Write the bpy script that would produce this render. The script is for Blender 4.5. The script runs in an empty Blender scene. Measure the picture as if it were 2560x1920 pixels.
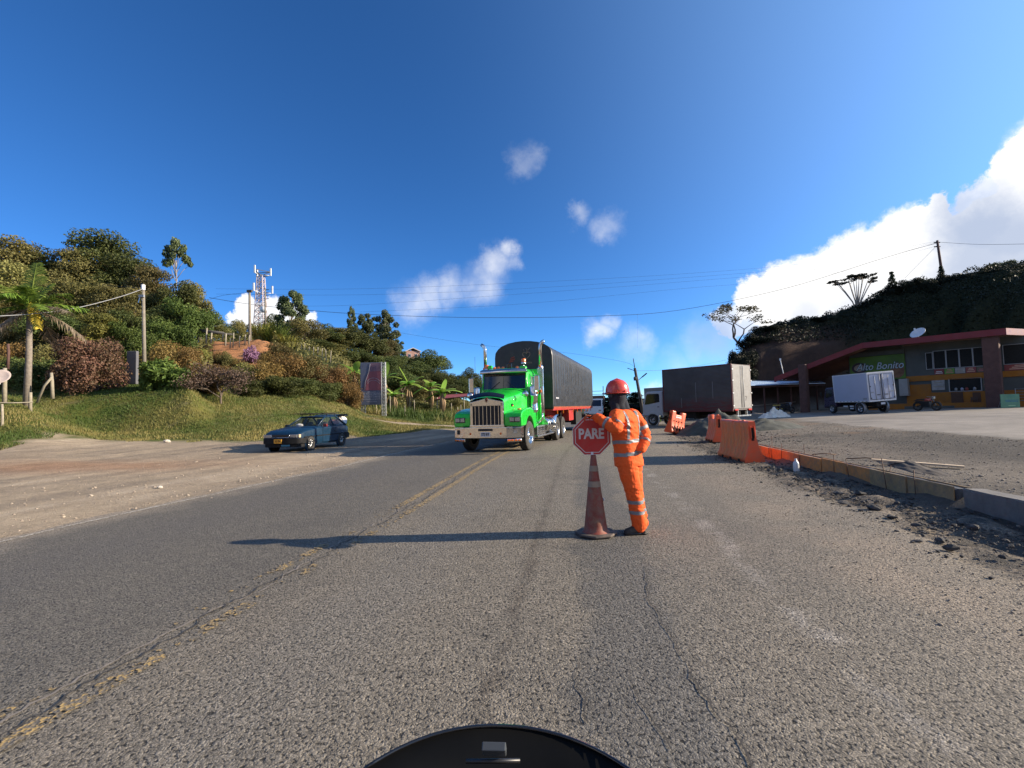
import bpy, math, random
import numpy as np
from mathutils import Vector, Matrix, Euler

rnd = random.Random(7)
rng = np.random.default_rng(7)
SC = bpy.context.scene
COL = SC.collection
R = math.radians

# ------------------------------------------------------------------ camera
CAM_H = 1.5
F = 1200.0
PITCH, ROLL = R(2.9), R(1.5)
cam_d = bpy.data.cameras.new('camera')
cam = bpy.data.objects.new('camera', cam_d)
COL.objects.link(cam)
cam_d.sensor_width = 36.0
cam_d.lens = 36.0 * F / 2560.0
cam_d.clip_start = 0.05
cam_d.clip_end = 4000.0
CAM_M = Matrix.Translation((0, 0, CAM_H)) @ Matrix.Rotation(R(90) + PITCH, 4, 'X') @ Matrix.Rotation(-ROLL, 4, 'Z')
cam.matrix_world = CAM_M
SC.camera = cam

def ray(px, py):
    v = Vector(((px - 1280) / F, (960 - py) / F, -1.0))
    return (CAM_M.to_3x3() @ v).normalized()

def at(px, py, d):                      # the point of the world seen at a photo pixel, d metres ahead
    r = ray(px, py)
    k = d / r.y
    return Vector((r.x * k, d, CAM_H + r.z * k))

def tcol(px):                           # bearing of a photo column at eye level
    r = ray(px, 1020)
    return r.x / r.y

# ------------------------------------------------------------------ light
SUN_EL, SUN_AZ = R(21.4), R(-1.0)       # azimuth from +X towards +Y
sun_vec = Vector((math.cos(SUN_EL) * math.cos(SUN_AZ), math.cos(SUN_EL) * math.sin(SUN_AZ), math.sin(SUN_EL)))
sd = bpy.data.lights.new('sun', 'SUN')
sd.energy = 5.0
sd.angle = R(0.5)
sd.color = (1.0, 0.86, 0.66)
sun = bpy.data.objects.new('sun', sd)
COL.objects.link(sun)
sun.rotation_euler = (-sun_vec).to_track_quat('-Z', 'Y').to_euler()

SC.view_settings.view_transform = 'Standard'
SC.view_settings.look = 'None'
SC.view_settings.gamma = 1.0
SC.view_settings.exposure = 1.0
SC.view_settings.use_curve_mapping = False

world = bpy.data.worlds.new('World')
SC.world = world
world.use_nodes = True
wt = world.node_tree
wn, wl = wt.nodes, wt.links
for n in list(wn):
    wn.remove(n)
w_out = wn.new('ShaderNodeOutputWorld')
w_bg = wn.new('ShaderNodeBackground')
SKY_STR = 0.12
w_bg.inputs['Strength'].default_value = SKY_STR
wl.new(w_bg.outputs[0], w_out.inputs[0])
w_sky = wn.new('ShaderNodeTexSky')
w_sky.sky_type = 'NISHITA'
w_sky.sun_disc = False
w_sky.sun_elevation = SUN_EL
w_sky.sun_rotation = math.pi / 2 - SUN_AZ
w_sky.altitude = 2000
w_sky.air_density = 0.75
w_sky.dust_density = 0.0
w_sky.ozone_density = 4.0
w_tc = wn.new('ShaderNodeTexCoord')

def wmath(op, a, b=None, clamp=False):
    n = wn.new('ShaderNodeMath'); n.operation = op; n.use_clamp = clamp
    for i, v in enumerate((a, b)):
        if v is None: continue
        if isinstance(v, (int, float)): n.inputs[i].default_value = v
        else: wl.new(v, n.inputs[i])
    return n.outputs[0]

w_noise = wn.new('ShaderNodeTexNoise')
w_noise.inputs['Scale'].default_value = 9.0
w_noise.inputs['Detail'].default_value = 12.0
w_noise.inputs['Roughness'].default_value = 0.68
wl.new(w_tc.outputs['Generated'], w_noise.inputs['Vector'])
w_sub = wn.new('ShaderNodeVectorMath'); w_sub.operation = 'SUBTRACT'
wl.new(w_noise.outputs['Color'], w_sub.inputs[0]); w_sub.inputs[1].default_value = (0.5, 0.5, 0.5)
w_scl = wn.new('ShaderNodeVectorMath'); w_scl.operation = 'SCALE'
wl.new(w_sub.outputs[0], w_scl.inputs[0]); w_scl.inputs['Scale'].default_value = 0.10
w_add = wn.new('ShaderNodeVectorMath'); w_add.operation = 'ADD'
wl.new(w_tc.outputs['Generated'], w_add.inputs[0]); wl.new(w_scl.outputs[0], w_add.inputs[1])

def puffs(lst, soft):
    acc = None
    for (px, py, r, w) in lst:
        c = ray(px, py)
        rr = r * (.86 if soft > .5 else 1) / F / (1 + ((px - 1280) / F) ** 2) ** 0.75
        n = wn.new('ShaderNodeVectorMath'); n.operation = 'DISTANCE'
        wl.new(w_add.outputs[0], n.inputs[0]); n.inputs[1].default_value = c
        m = wn.new('ShaderNodeMapRange'); m.interpolation_type = 'SMOOTHSTEP'
        wl.new(n.outputs['Value'], m.inputs['Value'])
        m.inputs['From Min'].default_value = rr * (1 + soft)
        m.inputs['From Max'].default_value = rr * (1 - soft)
        m.inputs['To Min'].default_value = 0; m.inputs['To Max'].default_value = w
        acc = m.outputs[0] if acc is None else wmath('MAXIMUM', acc, m.outputs[0])
    return acc

big = puffs([(1835, 800, 50, .8), (1885, 755, 62, 1), (1965, 735, 88, 1), (2060, 715, 100, 1), (2150, 690, 120, 1),
             (2240, 650, 120, 1), (2310, 575, 60, 1), (2345, 530, 38, 1), (2330, 640, 130, 1), (2200, 760, 160, 1),
             (2480, 590, 135, 1), (2575, 520, 130, 1), (2545, 425, 62, 1), (2610, 385, 80, 1), (2475, 490, 66, .9),
             (2650, 600, 260, 1), (2450, 720, 200, 1), (2800, 420, 260, 1), (3100, 500, 350, 1), (1990, 800, 110, 1),
             (640, 790, 45, .95), (625, 760, 30, .95), (690, 805, 55, .9), (745, 800, 40, .85), (600, 795, 25, .8)], 0.15)
soft = puffs([(1272, 625, 26, .55), (1235, 660, 42, .62), (1200, 700, 48, .55), (1130, 715, 42, .42), (1075, 735, 42, .42),
              (1030, 765, 50, .55), (1280, 660, 24, .45),
              (1312, 400, 32, .26), (1450, 540, 24, .32), (1515, 575, 34, .42), (1498, 835, 30, .72), (1520, 812, 22, .62),
              (1590, 862, 42, .42), (1680, 915, 45, .22), (1780, 850, 62, .42), (1750, 870, 50, .35), (2130, 605, 20, .6), (1640, 985, 28, .8), (1655, 1000, 22, .8)], 0.8)
# the rest of the sky carries a few thin clouds as well
w_n2 = wn.new('ShaderNodeTexNoise'); w_n2.inputs['Scale'].default_value = 2.6; w_n2.inputs['Detail'].default_value = 7
wl.new(w_tc.outputs['Generated'], w_n2.inputs['Vector'])
w_sepd = wn.new('ShaderNodeSeparateXYZ'); wl.new(w_tc.outputs['Generated'], w_sepd.inputs[0])
w_back = wn.new('ShaderNodeMapRange'); wl.new(w_sepd.outputs['Y'], w_back.inputs['Value'])
w_back.inputs['From Min'].default_value = 0.1; w_back.inputs['From Max'].default_value = -0.35
w_thr = wn.new('ShaderNodeMapRange'); wl.new(w_n2.outputs[0], w_thr.inputs['Value'])
w_thr.inputs['From Min'].default_value = 0.52; w_thr.inputs['From Max'].default_value = 0.66
rest = wmath('MULTIPLY', w_back.outputs[0], w_thr.outputs[0])
# wispy breakup for the soft ones
w_n3 = wn.new('ShaderNodeTexNoise'); w_n3.inputs['Scale'].default_value = 17; w_n3.inputs['Detail'].default_value = 9
wl.new(w_tc.outputs['Generated'], w_n3.inputs['Vector'])
w_m3 = wn.new('ShaderNodeMapRange'); wl.new(w_n3.outputs[0], w_m3.inputs['Value'])
w_m3.inputs['From Min'].default_value = 0.36; w_m3.inputs['From Max'].default_value = 0.64
w_m3.inputs['To Min'].default_value = 0.38; w_m3.inputs['To Max'].default_value = 1.05
soft = wmath('MULTIPLY', soft, w_m3.outputs[0])
dens = wmath('MAXIMUM', wmath('MAXIMUM', big, soft), rest, clamp=True)
# thick shaded side of the big cloud
shade = puffs([(2450, 570, 130, 1), (2400, 520, 80, .8), (2520, 600, 140, .95), (2700, 620, 260, 1), (2440, 650, 130, .9), (2270, 770, 90, .6), (2140, 800, 80, .5), (2560, 700, 160, .9), (2020, 810, 70, .5), (1790, 850, 80, .9), (2390, 470, 60, .7)], 0.75)
w_ccol = wn.new('ShaderNodeMix'); w_ccol.data_type = 'RGBA'
wl.new(shade, w_ccol.inputs['Factor'])
CLOUD = 0.60
w_ccol.inputs[6].default_value = (CLOUD / SKY_STR, CLOUD / SKY_STR * .99, CLOUD / SKY_STR * .98, 1)
w_ccol.inputs[7].default_value = (CLOUD / SKY_STR * .44, CLOUD / SKY_STR * .51, CLOUD / SKY_STR * .66, 1)
w_hs = wn.new('ShaderNodeHueSaturation')
w_hs.inputs['Saturation'].default_value = 1.12
w_hs.inputs['Value'].default_value = 1.0
wl.new(w_sky.outputs[0], w_hs.inputs['Color'])
w_mix = wn.new('ShaderNodeMix'); w_mix.data_type = 'RGBA'
wl.new(dens, w_mix.inputs['Factor'])
w_gm = wn.new('ShaderNodeGamma'); w_gm.inputs['Gamma'].default_value = 1.0
wl.new(w_hs.outputs[0], w_gm.inputs['Color'])
w_tint = wn.new('ShaderNodeMix'); w_tint.data_type = 'RGBA'; w_tint.blend_type = 'MULTIPLY'; w_tint.inputs['Factor'].default_value = 1
wl.new(w_gm.outputs[0], w_tint.inputs[6]); w_tint.inputs[7].default_value = (.56, .76, .88, 1)
# forward scattering: the sky is paler towards the sun, all round it
w_dot = wn.new('ShaderNodeVectorMath'); w_dot.operation = 'DOT_PRODUCT'
wl.new(w_tc.outputs['Generated'], w_dot.inputs[0]); w_dot.inputs[1].default_value = sun_vec
w_gl = wn.new('ShaderNodeMapRange'); wl.new(w_dot.outputs['Value'], w_gl.inputs['Value'])
w_gl.inputs['From Min'].default_value = -.15; w_gl.inputs['From Max'].default_value = 1.0
w_gp = wmath('POWER', w_gl.outputs[0], 3.0)
w_glow = wn.new('ShaderNodeMix'); w_glow.data_type = 'RGBA'; w_glow.blend_type = 'ADD'
wl.new(w_gp, w_glow.inputs['Factor']); wl.new(w_tint.outputs[2], w_glow.inputs[6]); w_glow.inputs[7].default_value = (1.8, 2.9, 4.2, 1)
wl.new(w_glow.outputs[2], w_mix.inputs[6]); wl.new(w_ccol.outputs[2], w_mix.inputs[7])
wl.new(w_mix.outputs[2], w_bg.inputs['Color'])
# ------------------------------------------------------------------ materials
class NT:
    def __init__(s, name):
        s.m = bpy.data.materials.new(name); s.m.use_nodes = True
        s.t = s.m.node_tree; s.n = s.t.nodes; s.l = s.t.links
        s.b = s.n['Principled BSDF']; s.out = s.n['Material Output']
    def new(s, typ, **kw):
        n = s.n.new(typ)
        for k, v in kw.items(): setattr(n, k, v)
        return n
    def put(s, sock, v):
        if isinstance(v, (int, float)): sock.default_value = v
        elif isinstance(v, (tuple, list)): sock.default_value = (*v, 1) if len(v) == 3 and len(sock.default_value) == 4 else v
        else: s.l.new(v, sock)
    def math(s, op, a, b=0.0, clamp=False):
        n = s.new('ShaderNodeMath', operation=op, use_clamp=clamp); s.put(n.inputs[0], a); s.put(n.inputs[1], b); return n.outputs[0]
    def mix(s, f, a, b, mode='MIX'):
        n = s.new('ShaderNodeMix', data_type='RGBA', blend_type=mode); s.put(n.inputs['Factor'], f); s.put(n.inputs[6], a); s.put(n.inputs[7], b); return n.outputs[2]
    def coord(s, which='Object'):
        return s.new('ShaderNodeTexCoord').outputs[which]
    def wpos(s):
        return s.new('ShaderNodeNewGeometry').outputs['Position']
    def noise(s, scale, detail=3, rough=.5, vec=None, dist=0):
        n = s.new('ShaderNodeTexNoise'); n.inputs['Scale'].default_value = scale; n.inputs['Detail'].default_value = detail
        n.inputs['Roughness'].default_value = rough; n.inputs['Distortion'].default_value = dist
        if vec is not None: s.l.new(vec, n.inputs['Vector'])
        return n.outputs[0]
    def vor(s, scale, vec=None, feature='F1', out='Distance'):
        n = s.new('ShaderNodeTexVoronoi', feature=feature); n.inputs['Scale'].default_value = scale
        if vec is not None: s.l.new(vec, n.inputs['Vector'])
        return n.outputs[out]
    def rng(s, v, a, b, c=0.0, d=1.0, smooth=False):
        n = s.new('ShaderNodeMapRange'); n.interpolation_type = 'SMOOTHSTEP' if smooth else 'LINEAR'
        s.put(n.inputs['Value'], v)
        for k, x in zip(('From Min', 'From Max', 'To Min', 'To Max'), (a, b, c, d)): n.inputs[k].default_value = x
        return n.outputs[0]
    def vscale(s, vec, sc):
        n = s.new('ShaderNodeMapping'); s.l.new(vec, n.inputs['Vector']); n.inputs['Scale'].default_value = sc; return n.outputs[0]
    def bump(s, h, strength=.5, dist=.01, prev=None):
        n = s.new('ShaderNodeBump'); s.put(n.inputs['Strength'], strength); n.inputs['Distance'].default_value = dist
        s.put(n.inputs['Height'], h)
        if prev is not None: s.l.new(prev, n.inputs['Normal'])
        return n.outputs[0]
    def attr(s, name, out='Fac'):
        n = s.new('ShaderNodeAttribute', attribute_name=name); return n.outputs[out]
    def set(s, **kw):
        for k, v in kw.items(): s.put(s.b.inputs[k.replace('_', ' ')], v)
        return s

def mat(name, col, rough=.6, metal=0.0, var=.12, nscale=3.0, bump=0.0, bscale=40.0, dirt=None, dirt_amt=.0, coat=0.0, spec=.5):
    m = NT(name)
    c = m.coord()
    n = m.noise(nscale, 5, .6, c)
    k = m.rng(n, .25, .75, 1 - var, 1 + var)
    hv = m.new('ShaderNodeHueSaturation'); m.put(hv.inputs['Value'], k); hv.inputs['Color'].default_value = (*col, 1)
    colr = hv.outputs[0]
    if dirt is not None:
        dn = m.rng(m.noise(nscale * 2.3, 8, .7, c), .42, .68, 0, dirt_amt)
        colr = m.mix(dn, colr, dirt)
    m.set(Base_Color=colr, Roughness=m.rng(m.noise(nscale * 3, 4, .6, c), .3, .7, max(0, rough - .08), min(1, rough + .1)), Metallic=metal)
    m.b.inputs['Coat Weight'].default_value = coat
    m.b.inputs['Coat Roughness'].default_value = .08
    m.b.inputs['Specular IOR Level'].default_value = spec
    if bump: m.set(Normal=m.bump(m.noise(bscale, 5, .6, c), bump, .01))
    return m.m

# ------------------------------------------------------------------ mesh builder
class MB:
    def __init__(s):
        s.v = []; s.f = []; s.mi = []; s.sm = []
    def add(s, vs, fs, mi=0, smooth=False):
        o = len(s.v)
        s.v += [tuple(v) for v in vs]
        for f in fs:
            s.f.append(tuple(i + o for i in f)); s.mi.append(mi); s.sm.append(smooth)
        return s
    def box(s, c, d, rot=None, mi=0, taper=None):
        x, y, z = d[0] / 2, d[1] / 2, d[2] / 2
        vs = []
        for sz in (-1, 1):
            tx, ty = (taper if (taper and sz == 1) else (1, 1))
            for sx, sy in ((-1, -1), (1, -1), (1, 1), (-1, 1)):
                vs.append(Vector((sx * x * tx, sy * y * ty, sz * z)))
        if rot is not None:
            m = Euler(rot).to_matrix(); vs = [m @ v for v in vs]
        vs = [v + Vector(c) for v in vs]
        return s.add(vs, [(3, 2, 1, 0), (4, 5, 6, 7), (0, 1, 5, 4), (1, 2, 6, 5), (2, 3, 7, 6), (3, 0, 4, 7)], mi)
    def span(s, a, b, mi=0):            # box from corner a to corner b
        a, b = Vector(a), Vector(b)
        return s.box((a + b) / 2, [abs(b[i] - a[i]) for i in range(3)], mi=mi)
    def tube(s, pts, r, n=8, mi=0, caps=True, smooth=True):
        pts = [Vector(p) for p in pts]
        rs = r if isinstance(r, (list, tuple)) else [r] * len(pts)
        vs = []; prev = None
        for i, p in enumerate(pts):
            if i == 0: t = pts[1] - p
            elif i == len(pts) - 1: t = p - pts[-2]
            else: t = (pts[i + 1] - pts[i - 1])
            t = t.normalized() if t.length > 1e-9 else Vector((0, 0, 1))
            if prev is None:
                a = Vector((0, 0, 1)) if abs(t.z) < .9 else Vector((1, 0, 0))
                u = t.cross(a).normalized()
            else:
                u = (prev - t * prev.dot(t))
                u = u.normalized() if u.length > 1e-6 else t.orthogonal().normalized()
            prev = u; w = t.cross(u)
            for k in range(n):
                q = 2 * math.pi * k / n
                vs.append(p + (u * math.cos(q) + w * math.sin(q)) * rs[i])
        fs = []
        for i in range(len(pts) - 1):
            for k in range(n):
                k2 = (k + 1) % n
                fs.append((i * n + k, i * n + k2, (i + 1) * n + k2, (i + 1) * n + k))
        s.add(vs, fs, mi, smooth)
        if caps:
            o = len(s.v) - len(vs)
            s.f.append(tuple(o + k for k in reversed(range(n)))); s.mi.append(mi); s.sm.append(False)
            e = o + (len(pts) - 1) * n
            s.f.append(tuple(e + k for k in range(n))); s.mi.append(mi); s.sm.append(False)
        return s
    def cyl(s, a, b, r, n=16, mi=0, r2=None):
        return s.tube([a, b], [r, r if r2 is None else r2], n, mi)
    def lathe(s, prof, n=24, origin=(0, 0, 0), axis='Z', mi=0, smooth=True, sx=1.0, sy=1.0):
        o = Vector(origin); vs = []
        for (r, h) in prof:
            for k in range(n):
                q = 2 * math.pi * k / n; c, d = math.cos(q) * r * sx, math.sin(q) * r * sy
                if axis == 'Z': vs.append(o + Vector((c, d, h)))
                elif axis == 'X': vs.append(o + Vector((h, c, d)))
                else: vs.append(o + Vector((d, h, c)))
        fs = []
        for i in range(len(prof) - 1):
            for k in range(n):
                k2 = (k + 1) % n
                fs.append((i * n + k, i * n + k2, (i + 1) * n + k2, (i + 1) * n + k))
        return s.add(vs, fs, mi, smooth)
    def loft(s, rings, closed=True, caps=True, mi=0, smooth=True):
        n = len(rings[0]); vs = [p for r in rings for p in r]; fs = []
        for i in range(len(rings) - 1):
            for k in range(n if closed else n - 1):
                k2 = (k + 1) % n
                fs.append((i * n + k, i * n + k2, (i + 1) * n + k2, (i + 1) * n + k))
        s.add(vs, fs, mi, smooth)
        if caps and closed:
            o = len(s.v) - len(vs)
            s.f.append(tuple(o + k for k in reversed(range(n)))); s.mi.append(mi); s.sm.append(False)
            e = o + (len(rings) - 1) * n
            s.f.append(tuple(e + k for k in range(n))); s.mi.append(mi); s.sm.append(False)
        return s
    def prism(s, poly, a, b, axis='Y', mi=0, smooth=False):   # 2-D outline extruded along axis
        def P(p, h):
            if axis == 'Y': return (p[0], h, p[1])
            if axis == 'X': return (h, p[0], p[1])
            return (p[0], p[1], h)
        n = len(poly); vs = [P(p, a) for p in poly] + [P(p, b) for p in poly]
        fs = [(k, (k + 1) % n, n + (k + 1) % n, n + k) for k in range(n)]
        s.add(vs, fs, mi, smooth)
        o = len(s.v) - 2 * n
        s.f += [tuple(o + k for k in reversed(range(n))), tuple(o + n + k for k in range(n))]; s.mi += [mi, mi]; s.sm += [False, False]
        return s
    def mesh(s, name, mats):
        me = bpy.data.meshes.new(name)
        me.from_pydata(s.v, [], s.f)
        for m in (mats if isinstance(mats, (list, tuple)) else [mats]): me.materials.append(m)
        me.polygons.foreach_set('material_index', s.mi)
        me.polygons.foreach_set('use_smooth', s.sm)
        me.update()
        return me
    def build(s, name, mats, parent=None, bevel=0.0, loc=None, rot=None, segs=2, fix=True):
        me = s.mesh(name, mats)
        if fix:
            import bmesh
            bm = bmesh.new(); bm.from_mesh(me); bmesh.ops.recalc_face_normals(bm, faces=bm.faces); bm.to_mesh(me); bm.free()
        o = bpy.data.objects.new(name, me); COL.objects.link(o)
        if parent is not None: o.parent = parent
        if loc is not None: o.location = loc
        if rot is not None: o.rotation_euler = rot
        if bevel:
            b = o.modifiers.new('bevel', 'BEVEL'); b.width = bevel; b.segments = segs; b.limit_method = 'ANGLE'; b.angle_limit = R(35)
        return o

def tag(o, label=None, cat=None, group=None, kind=None):
    if label: o['label'] = label
    if cat: o['category'] = cat
    if group: o['group'] = group
    if kind: o['kind'] = kind
    return o

def empty(name, loc=(0, 0, 0), rz=0.0, label=None, cat=None, group=None, scale=None, rot=None):
    o = bpy.data.objects.new(name, None); COL.objects.link(o)
    o.location = loc; o.rotation_euler = rot if rot else (0, 0, rz); o.empty_display_size = .2
    if scale: o.scale = (scale,) * 3 if isinstance(scale, (int, float)) else scale
    return tag(o, label, cat, group)

def copy_tree(o, parent=None):
    c = o.copy(); COL.objects.link(c)
    if parent is not None: c.parent = parent
    for ch in list(o.children): copy_tree(ch, c)
    return c

def np_mesh(name, V, Fc, mats, smooth=False, mi=None, face_attr=None):
    """fast mesh from numpy arrays; all faces have the same number of corners"""
    me = bpy.data.meshes.new(name)
    nv, nf, k = len(V), len(Fc), Fc.shape[1]
    me.vertices.add(nv); me.vertices.foreach_set('co', np.ascontiguousarray(V, dtype=np.float32).ravel())
    me.loops.add(nf * k); me.loops.foreach_set('vertex_index', np.ascontiguousarray(Fc, dtype=np.int32).ravel())
    me.polygons.add(nf); me.polygons.foreach_set('loop_start', np.arange(0, nf * k, k, dtype=np.int32))
    try: me.polygons.foreach_set('loop_total', np.full(nf, k, dtype=np.int32))
    except Exception: pass
    for m in (mats if isinstance(mats, (list, tuple)) else [mats]): me.materials.append(m)
    if mi is not None: me.polygons.foreach_set('material_index', np.asarray(mi, dtype=np.int32))
    me.polygons.foreach_set('use_smooth', np.full(nf, smooth, dtype=bool))
    if face_attr:
        for an, av in face_attr.items():
            a = me.attributes.new(an, 'FLOAT', 'FACE'); a.data.foreach_set('value', np.asarray(av, dtype=np.float32))
    me.update(); me.validate()
    return me

def link(name, me, parent=None, loc=None, rot=None, scale=None):
    o = bpy.data.objects.new(name, me); COL.objects.link(o)
    if parent is not None: o.parent = parent
    if loc is not None: o.location = loc
    if rot is not None: o.rotation_euler = rot
    if scale is not None: o.scale = (scale,) * 3 if isinstance(scale, (int, float)) else scale
    return o

def text(body, size, mtl, parent, loc, rot, name='lettering', ext=.004, align='CENTER', scale=(1, 1, 1), shear=0.0, bold=0.0):
    c = bpy.data.curves.new(name, 'FONT'); c.body = body; c.size = size; c.extrude = ext; c.align_x = align; c.align_y = 'CENTER'; c.shear = shear
    c.offset = bold
    c.resolution_u = 3
    o = bpy.data.objects.new(name, c); COL.objects.link(o)
    bpy.context.view_layer.update()
    me = bpy.data.meshes.new_from_object(o.evaluated_get(bpy.context.evaluated_depsgraph_get()))
    bpy.data.objects.remove(o); me.materials.clear(); me.materials.append(mtl)
    return link(name, me, parent, loc, rot, scale)

# value noise for terrain
def _h(ix, iy, seed):
    n = (ix * 374761393 + iy * 668265263 + seed * 1442695041) & 0xffffffff
    n = ((n ^ (n >> 13)) * 1274126177) & 0xffffffff
    return ((n ^ (n >> 16)) & 0xffff) / 65535.0
def vnoise(x, y, seed=0):
    x = np.asarray(x, float); y = np.asarray(y, float)
    ix = np.floor(x).astype(np.int64); iy = np.floor(y).astype(np.int64)
    fx = x - ix; fy = y - iy; fx = fx * fx * (3 - 2 * fx); fy = fy * fy * (3 - 2 * fy)
    a, b, c, d = _h(ix, iy, seed), _h(ix + 1, iy, seed), _h(ix, iy + 1, seed), _h(ix + 1, iy + 1, seed)
    return (a * (1 - fx) + b * fx) * (1 - fy) + (c * (1 - fx) + d * fx) * fy
def fbm(x, y, seed=0, oct=4):
    s = 0; a = .5
    for i in range(oct):
        s = s + a * vnoise(np.asarray(x) * 2 ** i, np.asarray(y) * 2 ** i, seed + i); a *= .5
    return s
# ------------------------------------------------------------------ road line and terrain
H0, H1 = R(7.6), R(16.5)
def heading(s):
    if s < 12: return H0
    if s < 26: return H0 + (H1 - H0) * (s - 12) / 14
    if s < 70: return H1
    return H1 + R(6) * min(1, (s - 70) / 40)
N0 = Vector((math.cos(H0), -math.sin(H0)))
OFF = 2.7                                # the centre line runs 2.7 m left of the camera
def _path(s0, s1, ds):
    P = {}
    p = -N0 * OFF; s = 0.0; P[0] = (p.x, p.y)
    k = 0
    while s < s1:
        h = heading(s + ds / 2); p = p + Vector((math.sin(h), math.cos(h))) * ds; s += ds; k += 1; P[k] = (p.x, p.y)
    p = -N0 * OFF; k = 0; s = 0
    while s > s0:
        p = p - Vector((math.sin(H0), math.cos(H0))) * ds; s -= ds; k -= 1; P[k] = (p.x, p.y)
    ks = sorted(P)
    return np.array([k * ds for k in ks]), np.array([P[k] for k in ks])
PS, PP = _path(-60, 260, .5)
def sn(x, y):
    """along-road distance and offset right of the camera's own line, for arrays"""
    x = np.asarray(x, float).ravel(); y = np.asarray(y, float).ravel()
    S = np.empty_like(x); N = np.empty_like(x)
    T = np.gradient(PP, axis=0); T /= np.linalg.norm(T, axis=1)[:, None]
    for a in range(0, len(x), 20000):
        b = a + 20000
        d = (x[a:b, None] - PP[None, ::4, 0]) ** 2 + (y[a:b, None] - PP[None, ::4, 1]) ** 2
        i = np.clip(np.argmin(d, axis=1) * 4, 0, len(PP) - 1)
        dx = x[a:b] - PP[i, 0]; dy = y[a:b] - PP[i, 1]
        S[a:b] = PS[i] + dx * T[i, 0] + dy * T[i, 1]
        N[a:b] = dx * T[i, 1] - dy * T[i, 0] - OFF
    return S, N
def road_pt(s, n, z=0.0):
    i = int(np.clip(round((s - PS[0]) / .5), 1, len(PP) - 2))
    t = Vector((PP[i + 1] - PP[i - 1])).normalized()
    p = Vector(PP[i]) + t * (s - PS[i])
    return Vector((p.x + t.y * (n + OFF), p.y - t.x * (n + OFF), z))
def road_heading(s):
    return heading(s)

def wide_left(s):                        # the paved width grows on the left towards the camera
    return .70 * np.clip((13.0 - np.asarray(s, float)) / 7.0, 0, 1)

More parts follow.
